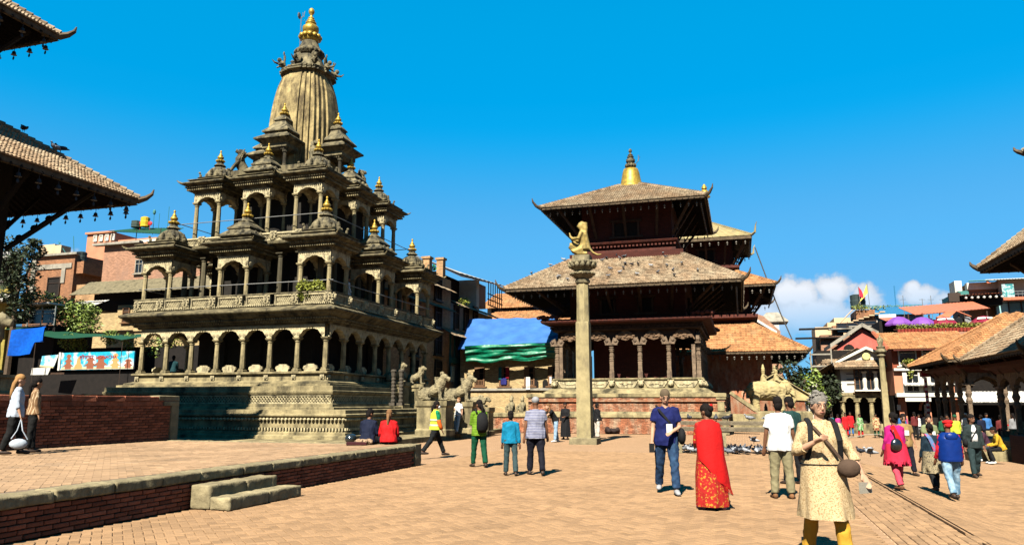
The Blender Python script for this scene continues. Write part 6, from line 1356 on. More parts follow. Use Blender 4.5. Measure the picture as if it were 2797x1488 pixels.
# blue banded building with roof railing
v=84; z_=lambda y,px=2440:onv(px,y,v)[1]; X_=lambda px,y=860:onv(px,y,v)[0]; u0=X_(2384); x_=lambda px:X_(px)-u0
t=hs_('blue_banded_building','pale building with a bright blue roof band behind the purple parasols','building',u0,v); L=x_(2520)
wall_block(t,0,L,0,5,GZ,z_(855),flat('lilac wall',(.5,.48,.6))); mb=MB(); mb.box((L/2,-.2,z_(850)),(L+.3,.8,.8)); build(mb,'blue_band',M_bluep,t)
for px in (2393,2404): win(t,x_(px),z_(869),.75,1.0,M_wframe,0,1)
mb=MB(); mb.box((x_(2420),-.4,z_(864)),(1.6,.6,.35)); build(mb,'awning_box',M_wframe,t)
mb=MB()
for i in range(14): mb.tube([(L*i/13,-.3,z_(846)),(L*i/13,-.3,z_(836))],.03,4)
mb.box((L/2,-.3,z_(836)),(L,.05,.05)); build(mb,'roof_railing',M_teal,t)
plant('roof_plant','low line of roof plants behind the blue band','plant',G(X_(2450),v,z_(846)),[((0,0,.2),(2.6,.3,.28),300)],M_leafy,.12,None,None,61)
mb=MB(); mb.tube([(0,0,0),(0,0,2.6)],.05,5); o=build(mb,'pole',M_bluep,None,G(X_(2448),v-.3,z_(850))); tag(o,'dark blue mast on the blue banded building','pole')
# big concrete building far right
v=74; z_=lambda y,px=2720:onv(px,y,v)[1]; X_=lambda px,y=800:onv(px,y,v)[0]; u0=X_(2612); x_=lambda px:X_(px)-u0
t=hs_('tall_building','tall white and teal building with glass canopy and striped awning at right','building',u0,v); L=x_(2860)
wall_block(t,x_(2730),L,0,6,GZ,z_(765),M_cream); wall_block(t,x_(2648),x_(2735),.6,6,GZ,z_(770),M_b4,'brick_wall'); wall_block(t,x_(2646),x_(2735),.3,1,z_(787),z_(768),M_cream,'parapet'); wall_block(t,x_(2620),x_(2648),.2,6,z_(803),z_(790),M_teal,'teal_balcony')
wall_block(t,x_(2620),x_(2640),1.2,3,z_(790),z_(757),M_cream,'stair_head'); wall_block(t,x_(2728),L,-.4,0,z_(858),z_(825),M_cream,'floor_band')
for px,w in ((2752,2.4),(2785,2.2),(2820,2.2)): win(t,x_(px),z_(841),w,1.8,M_frame,-.45,1,M_blueglass,False)
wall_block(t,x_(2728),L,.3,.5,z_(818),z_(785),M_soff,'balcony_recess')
mb=MB(); mb.box((x_(2790),-.9,z_(822)),(L-x_(2724),1.2,.25)); build(mb,'balcony_slab',M_rtin,t)
mb=MB()
for i in range(16): mb.tube([(x_(2730)+i*.32,-1.4,z_(818)),(x_(2730)+i*.32,-1.4,z_(803))],.025,4)
for yy in (803,810): mb.box((x_(2790),-1.4,z_(yy)),(L-x_(2726),.05,.05))
build(mb,'balcony_rail',M_iron,t)
mb=MB(); mb.box((x_(2738),-1.45,z_(800)),(.9,.06,1.2)); build(mb,'hanging_cloth',mat('teal patterned cloth',(.05,.3,.32),isl=0,mode='noise2',col2=(.5,.6,.6),p=dict(s=4)),t)
for i in range(4): mb=MB(); mb.box((x_(2755+9*i),.2,z_(798)),(.16,.1,1.0)); build(mb,'white_slat',M_wframe,t)
mb=MB(); corrug(mb,(x_(2698),-1.8,z_(772)),(L,-1.8,z_(772)),(L,.2,z_(762)),(x_(2695),.2,z_(762)),40); build(mb,'striped_awning',M_cream,t)
mb=MB(); corrug(mb,(x_(2688),-1.2,z_(778)),(x_(2700),-1.2,z_(778)),(x_(2702),0,z_(766)),(x_(2696),0,z_(766)),6); build(mb,'small_red_roof',M_rtin,t)
mb=MB()
for i in range(9): a=x_(2645)+ (L-x_(2645))*i/8; mb.tube([(a,-.5,z_(767)),(a+1.8,4,z_(747))],.06,4)
for g in (0,.33,.66,1): mb.tube([(x_(2645)+1.8*g,-.5+4.5*g,z_(767)+(z_(747)-z_(767))*g),(L+1.8*g,-.5+4.5*g,z_(767)+(z_(747)-z_(767))*g)],.05,4)
build(mb,'canopy_frame',M_teal,t); mb=MB(); mb.hexa([(x_(2645),-.5,z_(767)+.02),(L,-.5,z_(767)+.02),(L+1.8,4,z_(747)+.02),(x_(2645)+1.8,4,z_(747)+.02),(x_(2645),-.5,z_(767)+.06),(L,-.5,z_(767)+.06),(L+1.8,4,z_(747)+.06),(x_(2645)+1.8,4,z_(747)+.06)]); build(mb,'glass_canopy',flat('grey green glazing',(.30,.36,.30),.2),t)
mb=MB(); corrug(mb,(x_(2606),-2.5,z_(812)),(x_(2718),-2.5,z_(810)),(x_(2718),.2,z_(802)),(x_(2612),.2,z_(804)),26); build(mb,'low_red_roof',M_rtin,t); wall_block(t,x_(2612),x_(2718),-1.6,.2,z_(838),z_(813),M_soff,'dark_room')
for i in range(7): mb=MB(); mb.tube([(x_(2616+16*i),-2.3,z_(813)),(x_(2616+16*i),-2.3,z_(818))],.04,4); mb.ell((x_(2616+16*i),-2.3,z_(819)),.12,6,4); build(mb,'hanging_lamp',M_wframe,t)
mb=MB(); mb.box((0,0,0),(.95,.3,.8)); o=build(mb,'solar_tank',M_frame,None,G(X_(2597),v-1,z_(812)),-A); tag(o,'dark panel and tank frame standing on the roof right of the clouds','tank')
for i,px in enumerate((2468,2520,2544,2575)): q=onv(px,832,80); mb=MB(); mb.tube([(0,0,-1.5),(0,0,.9-.3*(i%2))],.03,4); mb.box((0,0,.5),(.6,.03,.03)); o=build(mb,'antenna',M_iron,None,G(q[0],80,q[1])); tag(o,('thin roof antenna above the purple parasols','second thin antenna beyond the canopy','short antenna beside the right hand cloud','last antenna before the dark tank frame')[i],'antenna')
# building behind the gilt pagoda
v=86; z_=lambda y,px=2090:onv(px,y,v)[1]; X_=lambda px,y=880:onv(px,y,v)[0]; u0=X_(2050); x_=lambda px:X_(px)-u0
t=hs_('brick_building','brick gabled building with white trim peeping out between pagoda roofs','building',u0,v)
mb=MB(); mb.poly([(0,0,GZ),(x_(2130),0,GZ),(x_(2130),0,z_(905)),(x_(2085),0,z_(862)),(0,0,z_(850))],(0,4,0)); build(mb,'wall',M_b4,t)
mb=MB(); mb.hexa([(x_(2055),-.2,z_(862)),(x_(2120),-.2,z_(905)),(x_(2120),.2,z_(905)),(x_(2055),.2,z_(862)),(x_(2055),-.2,z_(870)),(x_(2120),-.2,z_(912)),(x_(2120),.2,z_(912)),(x_(2055),.2,z_(870))]); build(mb,'white_trim',M_wframe,t); wall_block(t,x_(2098),x_(2128),.5,3,z_(905),z_(878),M_cream,'upper_room')
mb=MB(); mb.stack([(0,z_(880)),(.2,z_(879)),(.2,z_(876)),(-.8,z_(850))],1.4,1.4,x_(2112),1.8); build(mb,'roof',M_conc,t)
# ================================================================ RIGHT PAVILIONS AND PAGODA
def mandapa(name,label,c,h,ze,zr,zfl,wh_,tilem,nb=3):
    t=thing(name,label,'pavilion',c,-A); ro=pagoda_roof(t,(h,h),ze,(.25,.25),zr,.17,.24,tilem,soff_w=(wh_,wh_),zw=ze+.5,edge=.2,hipr=.15,curl=.4)
    mb=MB(); mb.stack([(1.0,-1),(1.0,zfl-.25),(1.12,zfl-.22),(1.12,zfl),(.9,zfl+.02)],wh_,wh_); build(mb,'platform',M_st,t)
    mb=MB(); mb.stack([(.15,ze-.75),(.25,ze-.6),(.6,ze-.45),(.6,ze-.3),(.1,ze-.2),(0,ze+.45)],wh_,wh_,cap=False); build(mb,'cornice',M_redw,t)
    hh=ze-1.45-zfl; pm=MB(); pm.box((0,0,.15),(.3,.3,.3)); pm.box((0,0,hh*.4),(.2,.2,hh*.5)); pm.lathe([(.14,hh*.6),(.18,hh*.66),(.11,hh*.74),(.18,hh*.82),(.12,hh*.9),(.15,hh)],8); pm.box((0,0,hh+.05),(.6,.28,.12)); pmm=pm.mesh('post',M_cw)
    am=arch_mesh(2*wh_/nb,ze-1.4,ze-.95,ze-.72,.2,.2,M_cw,12,boss=False)
    for k in range(4):
        f,r,Ls=side(k,0,wh_,wh_)
        for i in range(nb): link('post',pmm,t,f(-Ls+2*Ls*i/nb,0,zfl),r); link('arch',am,t,f(-Ls+2*Ls*(i+.5)/nb,0,0),r)
    mb=MB(); mb.stack([(0,zfl),(0,zfl+.4)],wh_*.95,.2,0,wh_*.9); build(mb,'bench',M_st,t)
    struts(t,(h,h),ze,(wh_,wh_),ze-.9,3,3); return t
p=at(2583,979,42); hA=4.9; zA=p.z; uA,vA=p.dot(GU)+hA,p.dot(GW)+hA
mandapa('pavilion','open pavilion with ochre pyramid tile roof on carved posts at right','' or G(uA,vA),hA,zA,zA+2.9,.05,3.6,M_tile2,4)
p=at(2627,984,37.5); hB=4.3; uB,vB=p.dot(GU)+hB,p.dot(GW)-hB
mandapa('pavilion','nearer shaded pavilion whose dark tiled roof runs out of the right edge','' or G(uB,vB),hB,p.z,p.z+3.2,.0,3.1,M_tile,3)
rp_=thing('pagoda_temple','pagoda whose dark eave corners enter from the right edge','temple',G(8.95+5.2,31.9-5.2,.16),-A)
r1=pagoda_roof(rp_,(5.2,5.2),6.55,(2.6,2.6),8.7,.14,.2,soff_w=(2.9,2.9),zw=7.8,edge=.24,curl=.3); r2=pagoda_roof(rp_,(3.8,3.6),10.5,(.5,.5),12.6,.14,.2,soff_w=(2,2),zw=11.2,edge=.24,curl=.3)
mb=MB(); mb.stack([(2.0,-1),(2.0,.3),(0,.35),(0,7.9)],2.9,2.9); mb.stack([(0,8),(0,11.3)],2,2); build(mb,'wall',M_pink,rp_); struts(rp_,(5.2,5.2),6.5,(2.9,2.9),4.6,3,3,w=.24)
# ================================================================ PEOPLE
SK=dict(light=mat('light skin',(.58,.33,.21),rough=.55,isl=0,var=.08,bump=.08),mid=mat('tan skin',(.40,.21,.12),rough=.55,isl=0,var=.08,bump=.08),brown=mat('brown skin',(.20,.09,.048),rough=.55,isl=0,var=.08,bump=.08))
M_hair=mat('black hair',(.012,.009,.008),rough=.75,spec=.05,isl=0,var=.3,bump=.8,bscale=80); M_hairb=mat('brown hair',(.22,.11,.045),isl=0,bump=.6,bscale=60); M_hairg=mat('grey hair',(.24,.22,.19),isl=0,var=.3,scale=30,bump=.8,bscale=70)
M_eye=flat('dark eye',(.02,.015,.012),.2); M_lip=flat('lip',(.35,.12,.09)); M_lens=flat('black lens',(.01,.01,.012),.1,0,.7)
def cl(name,c,**k): k.setdefault('isl',0); k.setdefault('var',.12); k.setdefault('scale',6); k.setdefault('bump',.55); k.setdefault('bscale',9); return mat(name,c,**k)
ARMS=[]
def rotx(p,a,piv): p=V(p)-V(piv); return V((p.x,p.y*cos(a)-p.z*sin(a),p.y*sin(a)+p.z*cos(a)))+V(piv)
def limb(p,l1,l2,fwd,out,bend,side_,inw=0,leg=False):
    """returns joint chain; fwd/out/bend in degrees; arms bend forward, legs bend back"""
    a,o=R(fwd),R(out)*side_
    d1=V((sin(o)*cos(a),sin(a),-cos(a)*cos(o))); q=V(p)+d1*l1
    b=a+(R(bend) if not leg else -R(bend)); i=R(inw)*-side_
    d2=V((sin(o*.6+i),sin(b)*cos(i),-cos(b)*cos(o*.6+i))).normalized(); return V(p),q,q+d2*l2,d2
def person(label,px,py,h=1.7,face=0,skin='brown',top=None,bottom=None,sleeve='long',hair='short',hairm=None,legs=((0,0),(0,0)),arms=((0,8,12,0),(0,8,12,0)),lean=0,head=(0,0),z=None,vox=.02,shoe=None,skirt=None,hem=.45,topfull=0,fat=1.0,facefeat=False,sit=False,loc=None,group=None,shoes=True,toph=1.0,fingers=False,name='person'):
    if loc is None:
        zz=z if z is not None else 0.; p=gpx(px,py,zz)
        if z is None:
            for _ in range(6): zz=gz(p.x,p.y); p=gpx(px,py,zz)
    else: p=V(loc)
    s=h/1.75; t=thing(name,label,'person',p,R(face),group); t.scale=(s,s,s)
    hipz=.92
    if sit: hipz=.10
    hp=(0,0,hipz); U_=lambda q: rotx(V(q)+V((0,0,hipz-.92)),-R(lean),hp)
    B=MB(); T=lambda pts,r,n=10:B.tube(pts,r,n,up=(1,0,0))
    # head and neck
    hd=U_((0,.02,1.605)); tilt=Matrix.Rotation(R(head[1]),3,'Z')@Matrix.Rotation(-R(head[0]),3,'X')
    H=lambda q: hd+tilt@V(q)
    B.ell(H((0,0,.02)),(.076,.098,.108),12,9,tilt); B.ell(H((0,.028,-.05)),(.058,.068,.068),10,8,tilt); B.ell(H((0,.102,-.02)),(.014,.02,.022),6,5)
    for e in (-1,1): B.ell(H((e*.078,-.005,-.01)),(.012,.022,.033),6,5)
    T([U_((0,-.005,1.40)),U_((0,0,1.47)),H((0,-.01,-.06))],[(.075,.065),(.054,.056),(.05,.055)])
    # torso
    f=fat; T([U_((0,0,.86)),U_((0,0,.95)),U_((0,0,1.08)),U_((0,.005,1.24)),U_((0,0,1.34)),U_((0,0,1.43))],[(.13*f,.10*f),(.155*f,.11*f),(.125*f,.09*f),(.15*f,.105*f),(.15,.09),(.06,.055)],12)
    C=MB(); K=lambda pts,r,n=10:C.tube(pts,r,n,up=(1,0,0)); D=MB(); L_=lambda pts,r,n=10:D.tube(pts,r,n,up=(1,0,0))
    if top:
        b0=.86 if not topfull else .80
        K([U_((0,0,b0*1.0)),U_((0,0,.96)),U_((0,0,1.08)),U_((0,.008,1.25)),U_((0,0,1.345)),U_((0,-.005,1.415)),U_((0,-.006,1.462))],[(.2*f,.155*f),(.192*f,.148*f),(.165*f,.125*f),(.178*f,.128*f),(.172,.112),(.115,.08),(.064,.06)],14)
    hands=[]; ARMS.clear()
    for i,sd_ in enumerate((-1,1)):
        fw,ou,be,inw=arms[i]; sh=U_((sd_*.168,0,1.375)); a,b,c,d=limb(sh,.28,.25,fw-lean*.6,ou,be,sd_,inw)
        T([U_((sd_*.1,0,1.39)),a,a.lerp(b,.5),b,b.lerp(c,.5),c],[.05,.052,.045,.038,.036,.026])
        T([c,c+d*.05,c+d*.1],[(.026,.02),(.042,.018),(.034,.014)],8)
        B.tube([c+d*.02+V((-sd_*.025,.01,0)),c+d*.07+V((-sd_*.05,.025,0))],[.013,.009],6)
        for k in range(4):
            e=(k-1.5)*.018; w=d.cross(V((0,1,.2))).normalized() if abs(d.y)<.9 else V((1,0,0)); g=c+d*.09+w*e; ln=(.06,.075,.07,.055)[k]; n_=V((-sd_*.3,.6,0)).normalized()
            B.tube([g,g+d*ln*.6+n_*.006,g+d*ln+n_*.022],[.0105,.0095,.007],5)
        hands.append(c+d*.1); ARMS.append((a,b,c))
        if top and sleeve!='none':
            if sleeve=='short': K([U_((sd_*.09,0,1.395)),a,a.lerp(b,.35),a.lerp(b,.66)],[.066,.072,.068,.072],10)
            elif sleeve=='threeq': K([U_((sd_*.09,0,1.395)),a,a.lerp(b,.5),b,b.lerp(c,.45)],[.066,.07,.06,.06,.06],10)
            else: K([U_((sd_*.09,0,1.395)),a,a.lerp(b,.5),b,b.lerp(c,.5),c.lerp(b,.06)],[.068,.072,.062,.055,.05,.042],10)
    feet=[]
    for i,sd_ in enumerate((-1,1)):
        sw,be=legs[i]; o=3 if not sit else 12
        hpj=V((sd_*.092,0,hipz)); a,b,c,d=limb(hpj,.43,.41,sw if not sit else 82,o,be if not sit else 95,sd_,0,True)
        if sit=='cross': b=V((sd_*.3,.3,.12)); c=V((-sd_*.05,.36,.08)); d=V((0,1,0))
        T([a,a.lerp(b,.5),b,b.lerp(c,.4),c],[(.085,.09),.075,.055,.055,.038])
        fd=V((sd_*.12,1,0)); fz=V((0,0,0))
        fo=c+V((0,0,-.05)); T([c,fo+fd*.03,fo+fd*.13+V((0,0,-.01))],[.04,(.04,.035),(.038,.02)],8)
        feet.append((fo,sw))
        if bottom:
            lo=c+(b-c)*.02
            L_([a+V((0,0,.05)),a,a.lerp(b,.5),b,b.lerp(c,.5),lo],[(.09*f,.11*f),(.10*f,.115*f),.092*f,.078,.074,.07],10)
    if bottom: L_([(0,0,hipz-.03),(0,0,hipz+.04),U_((0,0,1.02))],[(.15*f,.12*f),(.165*f,.13*f),(.15*f,.115*f)],12)
    if skirt:      # long tunic or skirt hanging from the waist to height hem
        E_=MB(); E_.sm=True; n=44; ph=px*.7; vs=[];fs=[]; zs=[1.04,.95,.85,.7,.55,hem+.05,hem]
        sw=max(legs[0][0],legs[1][0]); sb=min(legs[0][0],legs[1][0])
        for j,zz in enumerate(zs):
            u=max(0,min(1,(1.0-zz)/(.6)))
            for k in range(n):
                an=2*PI*k/n; r1=.192*f+.055*u; r2=.158*f+.05*u+.0036*(abs(sw)+abs(sb))*u*.8; w=1+u*(.075*sin(an*6+j*.25+ph)+.045*sin(an*11-j*.4+ph)+.02*sin(an*19+j))
                q=V((r1*w*cos(an),r2*w*sin(an)+.0022*(sw+sb)*u*.5,zz)); vs.append(U_(q) if zz>.93 else q+V((0,0,hipz-.92)))
        for j in range(len(zs)-1):
            for k in range(n): fs.append((j*n+k,(j+1)*n+k,(j+1)*n+(k+1)%n,j*n+(k+1)%n))
        E_.add(vs,fs); E_.add([V(q)*1.0 for q in vs],[]) if 0 else None; build(E_,'skirt',skirt,t)
    me=remesh(B,'body',SK[skin] if isinstance(skin,str) else skin,vox*.8,2); link('body',me,t)
    if top: sd0=int(px)%97; me=remesh(C,'top',top,vox*.9,2,None,(.013 if vox<.03 else .01,(9,9,4.5),sd0,True)); link('shirt',me,t)
    if bottom: me=remesh(D,'bottom',bottom,vox*.9,2,None,(.012 if vox<.03 else .01,(8,8,6),int(px)%89,True)); link('trousers',me,t)
    if shoes:
        for i,(fo,sw) in enumerate(feet):
            m=MB(); m.sm=True; sd_=(-1,1)[i]; m.tube([fo+V((0,-.07,.015)),fo+V((0,-.03,.01)),fo+V((sd_*.01,.08,0)),fo+V((sd_*.02,.17,-.012)),fo+V((sd_*.02,.2,-.015))],[(.03,.035),(.045,.05),(.048,.042),(.042,.028),(.02,.015)],8,up=(1,0,0)); build(m,'shoe',shoe or M_frame,t)
    hm=hairm or M_hair; m=MB(); m.sm=True
    if hair in ('short','bun','pony','long','curly'):
        m.ell(H((0,-.012,.05)),(.086,.105,.098),12,9,tilt); m.ell(H((0,-.05,-.02)),(.074,.07,.09),10,8,tilt)
        if hair=='bun': m.ell(H((0,-.12,.03)),(.055,.05,.055),8,6)
        if hair=='pony': m.tube([H((0,-.1,.0)),H((0,-.14,-.1)),H((.0,-.12,-.25)),H((.0,-.11,-.36))],[.04,.04,.032,.012],8)
        if hair=='long': m.tube([H((0,-.04,.08)),H((0,-.09,-.08)),H((0,-.1,-.25)),H((0,-.1,-.42))],[(.07,.05),(.1,.055),(.11,.05),(.08,.025)],10,up=(1,0,0))
        if hair=='curly':
            rr=random.Random(3)
            for q in range(90): an=rr.uniform(0,2*PI); b_=rr.uniform(-.2,1.4); k_=rr.uniform(.94,1.2); m.ell(H((.08*k_*cos(an)*cos(b_),-.018+.098*k_*sin(an)*cos(b_),.045+.09*k_*sin(b_))) if sin(an)<.5 or b_>.75 else H((0,-.1,.06)),(rr.uniform(.012,.026),rr.uniform(.012,.026),.012),6,4)
            m.ell(H((0,-.07,.135)),(.04,.045,.03),8,6)
    if hair=='cap':
        m.ell(H((0,-.01,.05)),(.09,.108,.09),12,8,tilt); m.tube([H((0,.05,.06)),H((0,.15,.045))],[(.07,.012),(.05,.008)],8,up=(1,0,0))
    if hair=='beret': m.ell(H((.02,-.01,.085)),(.115,.125,.055),12,8,tilt); m.ell(H((0,-.04,.02)),(.086,.088,.07),10,8,tilt)
    if hair: build(m,'cap' if hair in ('cap','beret') else 'hair',hm,t)
    if facefeat:
        for e in (-1,1):
            m=MB(); m.sm=True; m.ell(H((e*.032,.083,.012)),(.013,.008,.007),8,6); build(m,'eye',M_eye,t)
            m=MB(); m.sm=True; m.tube([H((e*.012,.092,.033)),H((e*.034,.09,.04)),H((e*.052,.078,.034))],[.005,.006,.004],5); build(m,'eyebrow',hm,t)
        m=MB(); m.sm=True; m.tube([H((-.024,.085,-.062)),H((0,.094,-.06)),H((.024,.085,-.062))],[.004,.008,.004],6); build(m,'lips',M_lip,t)
        if facefeat in ('glasses','shades'):
            for e in (-1,1):
                m=MB(); 
                if facefeat=='shades': m.sm=True; m.ell(H((e*.035,.094,.012)),(.028,.012,.021),9,6); build(m,'lens',M_lens,t)
                else: m.tube([H((e*.035+.027*cos(a*PI/6),.1,.01+.02*sin(a*PI/6))) for a in range(13)],.0022,4); build(m,'spectacle_rim',M_frame,t)
    t['_']=0; del t['_']
    return t,H,U_,hands
def worn(t,mb,name,m,label,cat):   # a bag or other carried thing: top-level, placed where the wearer is
    o=build(mb,name,m,None,t.location,0); o.rotation_euler=t.rotation_euler; o.scale=t.scale; return tag(o,label,cat)
def rbox(mb,c,d,k=.3):
    x,y,z=d[0]/2,d[1]/2,d[2]/2; mb.stack([(-min(x,y)*k,c[2]-z),(0,c[2]-z+z*k),(0,c[2]+z-z*k),(-min(x,y)*k*1.2,c[2]+z)],x,y,c[0],c[1])
c_=cl
WALK=((22,5),(-18,22)); WALK2=((-18,22),(22,5)); ST=((3,0),(-3,0))
# --- foreground and middle
M_kurta=c_('cream patterned cotton',(.60,.45,.25),mode='noise2',col2=(.34,.21,.09),p=dict(s=75,de=2,a=.5,b=.62))
t,H,U_,hn=person('person with grey curly hair in a long cream patterned tunic and yellow trousers',2265,1537,1.69,176,'light',M_kurta,c_('mustard yellow cotton',(.60,.32,.03)),'threeq','curly',M_hairg,((14,5),(-10,11)),((6,26,18,0),(12,24,105,45)),0,(6,4),vox=.013,skirt=M_kurta,hem=.46,fat=1.12,facefeat='glasses',topfull=1)
m=MB()
for e in (-1,1): m.tube([U_((e*.11,-.13,1.36)),U_((e*.125,-.02,1.47)),U_((e*.13,.10,1.42)),U_((e*.15,.15,1.25)),U_((e*.175,.06,1.02))],[(.028,.01)]*5,6,up=(1,0,0))
m.tube([U_((0.212*cos(a*PI/10),.172*sin(a*PI/10),1.0)) for a in range(21)],[(.02,.008)]*21,6)
rbox(m,(0,-.24,1.2),(.3,.2,.48)); worn(t,m,'backpack',c_('black nylon',(.009,.009,.01)),'black backpack worn by the woman in the cream tunic','backpack')
m=MB(); m.tube([U_((.14,-.02,1.46)),U_((.08,.13,1.36)),U_((-.04,.165,1.2)),U_((-.16,.15,1.04))],[(.018,.006)]*4,6); m.sm=True; m.ell((-.2,.2,.97),(.12,.07,.095),12,8); worn(t,m,'shoulder_bag',c_('brown leather',(.09,.055,.035)),'brown bag slung across the woman in the cream tunic','bag')
m=MB(); q=hn[0]; m.box((q.x+.03,q.y+.02,q.z-.04),(.17,.015,.11),.5); worn(t,m,'booklet',c_('grey card',(.33,.30,.24)),'folded grey booklet in the hand of the woman in cream','booklet')
M_jean=c_('blue denim',(.014,.04,.10),mode='noise2',col2=(.035,.09,.18),p=dict(s=7,a=.45,b=.7))
M_navytee=c_('royal navy jersey',(.005,.010,.095))
t,H,U_,hn=person('person in a navy blue polo shirt and jeans walking and looking down',1825,1348,1.84,172,'light',M_navytee,M_jean,'short','short',mat('greying hair',(.14,.10,.06),isl=0,bump=.6),((16,8),(-12,16)),((2,12,70,40),(0,10,16,0)),3,(20,6),vox=.015,fat=1.08,facefeat='glasses',shoe=c_('grey trainers',(.35,.35,.36)),topfull=1)
m=MB(); m.tube([U_((.15,-.06,1.46)),U_((.10,.13,1.38)),U_((-.05,.145,1.2)),U_((-.19,.04,1.0)),U_((-.1,-.13,1.1)),U_((.15,-.06,1.46))],[(.022,.006)]*6,6); m.sm=True; m.ell((-.26,.02,.95),(.07,.12,.14),12,8); worn(t,m,'shoulder_bag',MATS['black nylon'],'black crossbody bag at the hip of the man in the navy polo','bag')
m=MB(); m.box(U_((-.05,.15,1.09)),(.1,.012,.15)); worn(t,m,'badge',c_('white paper card',(.75,.75,.74)),'white card badge hanging on the navy polo shirt','badge')
m=MB(); q=hn[1]; m.box((q.x,q.y+.04,q.z),(.085,.02,.15)); worn(t,m,'phone',MATS['black nylon'],'black phone in the hand of the man in navy','phone')
M_redsh=c_('bright red wool',(.55,.004,.004)); M_sari=c_('red and gold printed sari',(.42,.015,.012),mode='noise2',col2=(.5,.3,.03),p=dict(s=24,a=.56,b=.62))
t,H,U_,hn=person('person wrapped in a bright red fringed shawl over a printed red sari, back turned',1946,1390,1.58,12,'brown',M_sari,None,'long','bun',None,((6,4),(-6,6)),((14,6,60,25),(14,6,60,25)),6,(12,24),vox=.017,skirt=M_sari,hem=.06,fat=1.1,shoe=c_('pink slipper',(.7,.3,.3)))
m=MB(); m.sm=True; n=30; vs=[];fs=[]; zs=(1.47,1.40,1.28,1.1,.92,.74,.6,.5)
for j,zz in enumerate(zs):
    for k in range(n):
        an=2*PI*k/n; r1=(.08,.2,.235,.24,.235,.235,.235,.235)[j]; r2=(.07,.13,.165,.175,.18,.185,.19,.19)[j]; sk=1-.0*k; x=r1*cos(an)*(1+.03*sin(an*9+j)); y=r2*sin(an)*(1+.05*sin(an*9+j))-.02
        q=zz-(.0 if j<4 else .16*max(0,cos(an))*(j-3)/4)+ (0 if j<4 else .34*max(0,-cos(an))*(j-3)/4) - .03*(j>4); x+= (.09*(j-4)/3*max(0,cos(an)) if j>4 else 0)
        vs.append(U_((x,y,q)) if zz>.9 else V((x,y-.03,q)))
for j in range(len(zs)-1):
    for k in range(n): fs.append((j*n+k,(j+1)*n+k,(j+1)*n+(k+1)%n,j*n+(k+1)%n))
m.add(vs,fs); m.sm=False; b=(len(zs)-1)*n
for k in range(n):
    if cos(2*PI*k/n)>.2:
        for e in (0,.5): q=V(vs[b+k]).lerp(V(vs[b+(k+1)%n]),e); m.tube([q,q+V((.03,0,-.09))],.005,4)
o=build(m,'shawl',M_redsh,t)
m=MB(); m.sm=True; m.ell(H((.05,-.11,.09)),(.03,.02,.03),7,5); build(m,'hair_flower',M_redsh,t)
person('person in a loose white shirt and khaki trousers seen from behind',2140,1360,1.70,-8,'brown',c_('white cotton',(.80,.79,.76)),c_('khaki cotton',(.27,.235,.13)),'short','short',None,((2,0),(-3,2)),((2,12,10,0),(4,12,14,0)),0,(0,0),vox=.015,fat=1.14,shoe=c_('brown sandal',(.22,.1,.04)),topfull=1)
person('person in a dark green tee standing beyond the white shirt',2170,1322,1.72,15,'brown',c_('bottle green jersey',(.012,.05,.045)),c_('black cotton',(.007,.007,.009)),'short','short',None,ST,((0,10,60,25),(0,10,60,25)),0,(10,10),vox=.02)
person('person in a grey cap and blue striped polo walking away',1464,1297,1.74,4,'brown',c_('blue striped jersey',(.16,.17,.27),mode='wave',col2=(.50,.50,.56),p=dict(d='Z',s=9,a=.82,b=.9)),c_('dark navy cotton',(.006,.006,.014)),'short','cap',c_('grey cap cloth',(.32,.32,.33)),((10,3),(-8,12)),((-6,12,8,0),(6,14,10,0)),0,(4,0),vox=.017,fat=1.22,topfull=1)
person('person, a boy, in a turquoise hooded top and grey trousers',1395,1298,1.42,4,'brown',c_('turquoise fleece',(.0,.20,.36)),c_('grey green twill',(.04,.075,.08)),'long','short',None,((8,2),(-6,10)),((4,8,8,0),(-4,10,8,0)),0,(0,0),vox=.016)
t,H,U_,hn=person('person in a lime green padded jacket and dark green trousers',1308,1275,1.68,18,'brown',c_('lime padded nylon',(.16,.30,.015),mode='wave',col2=(.09,.2,.01),p=dict(d='Z',s=5,a=.8,b=.95)),c_('deep green cotton',(.0,.07,.03)),'long','pony',None,((9,2),(-7,12)),((14,6,80,20),(10,8,60,20)),0,(6,22),vox=.017,topfull=1,fat=1.05)
m=MB(); m.sm=True; m.tube([(.02,-.2,.9),(.02,-.23,.98),(.02,-.25,1.15),(.02,-.22,1.33),(.02,-.19,1.4)],[(.1,.05),(.155,.085),(.16,.11),(.14,.08),(.07,.03)],12,up=(1,0,0)); m.sm=False; m.tube([U_((-.1,-.12,1.4)),U_((-.11,0,1.5)),U_((-.12,.12,1.35))],[(.03,.01)]*3,6); m.tube([U_((.12,-.12,1.4)),U_((.12,0,1.5)),U_((.12,.12,1.35))],[(.03,.01)]*3,6); worn(t,m,'backpack',MATS['black nylon'],'black backpack on the lime green jacket','backpack')
M_vest=c_('yellow safety vest',(.62,.72,.05)); M_orange=c_('orange cloth',(.75,.13,.01))
t,H,U_,hn=person('person in a yellow safety vest, green top and white mask striding right',1187,1250,1.66,-66,'brown',c_('emerald jersey',(.0,.22,.09)),c_('black trouser cloth',(.006,.007,.008)),'long','pony',None,((26,4),(-24,16)),((-4,8,14,0),(8,10,14,0)),2,(4,0),vox=.017,fat=1.1,facefeat=True)
m=MB(); 
for j in range(1): pass
vs=[];fs=[];n=20; m.sm=True
for j,(zz,r1,r2) in enumerate(((1.475,.09,.085),(1.42,.15,.115),(1.35,.205,.15),(1.25,.21,.16),(1.08,.2,.155),(.86,.232,.182))):
    for k in range(n): an=2*PI*k/n; vs.append(U_((r1*cos(an),r2*sin(an),zz)))
for j in range(5):
    for k in range(n): fs.append((j*n+k,j*n+(k+1)%n,(j+1)*n+(k+1)%n,(j+1)*n+k))
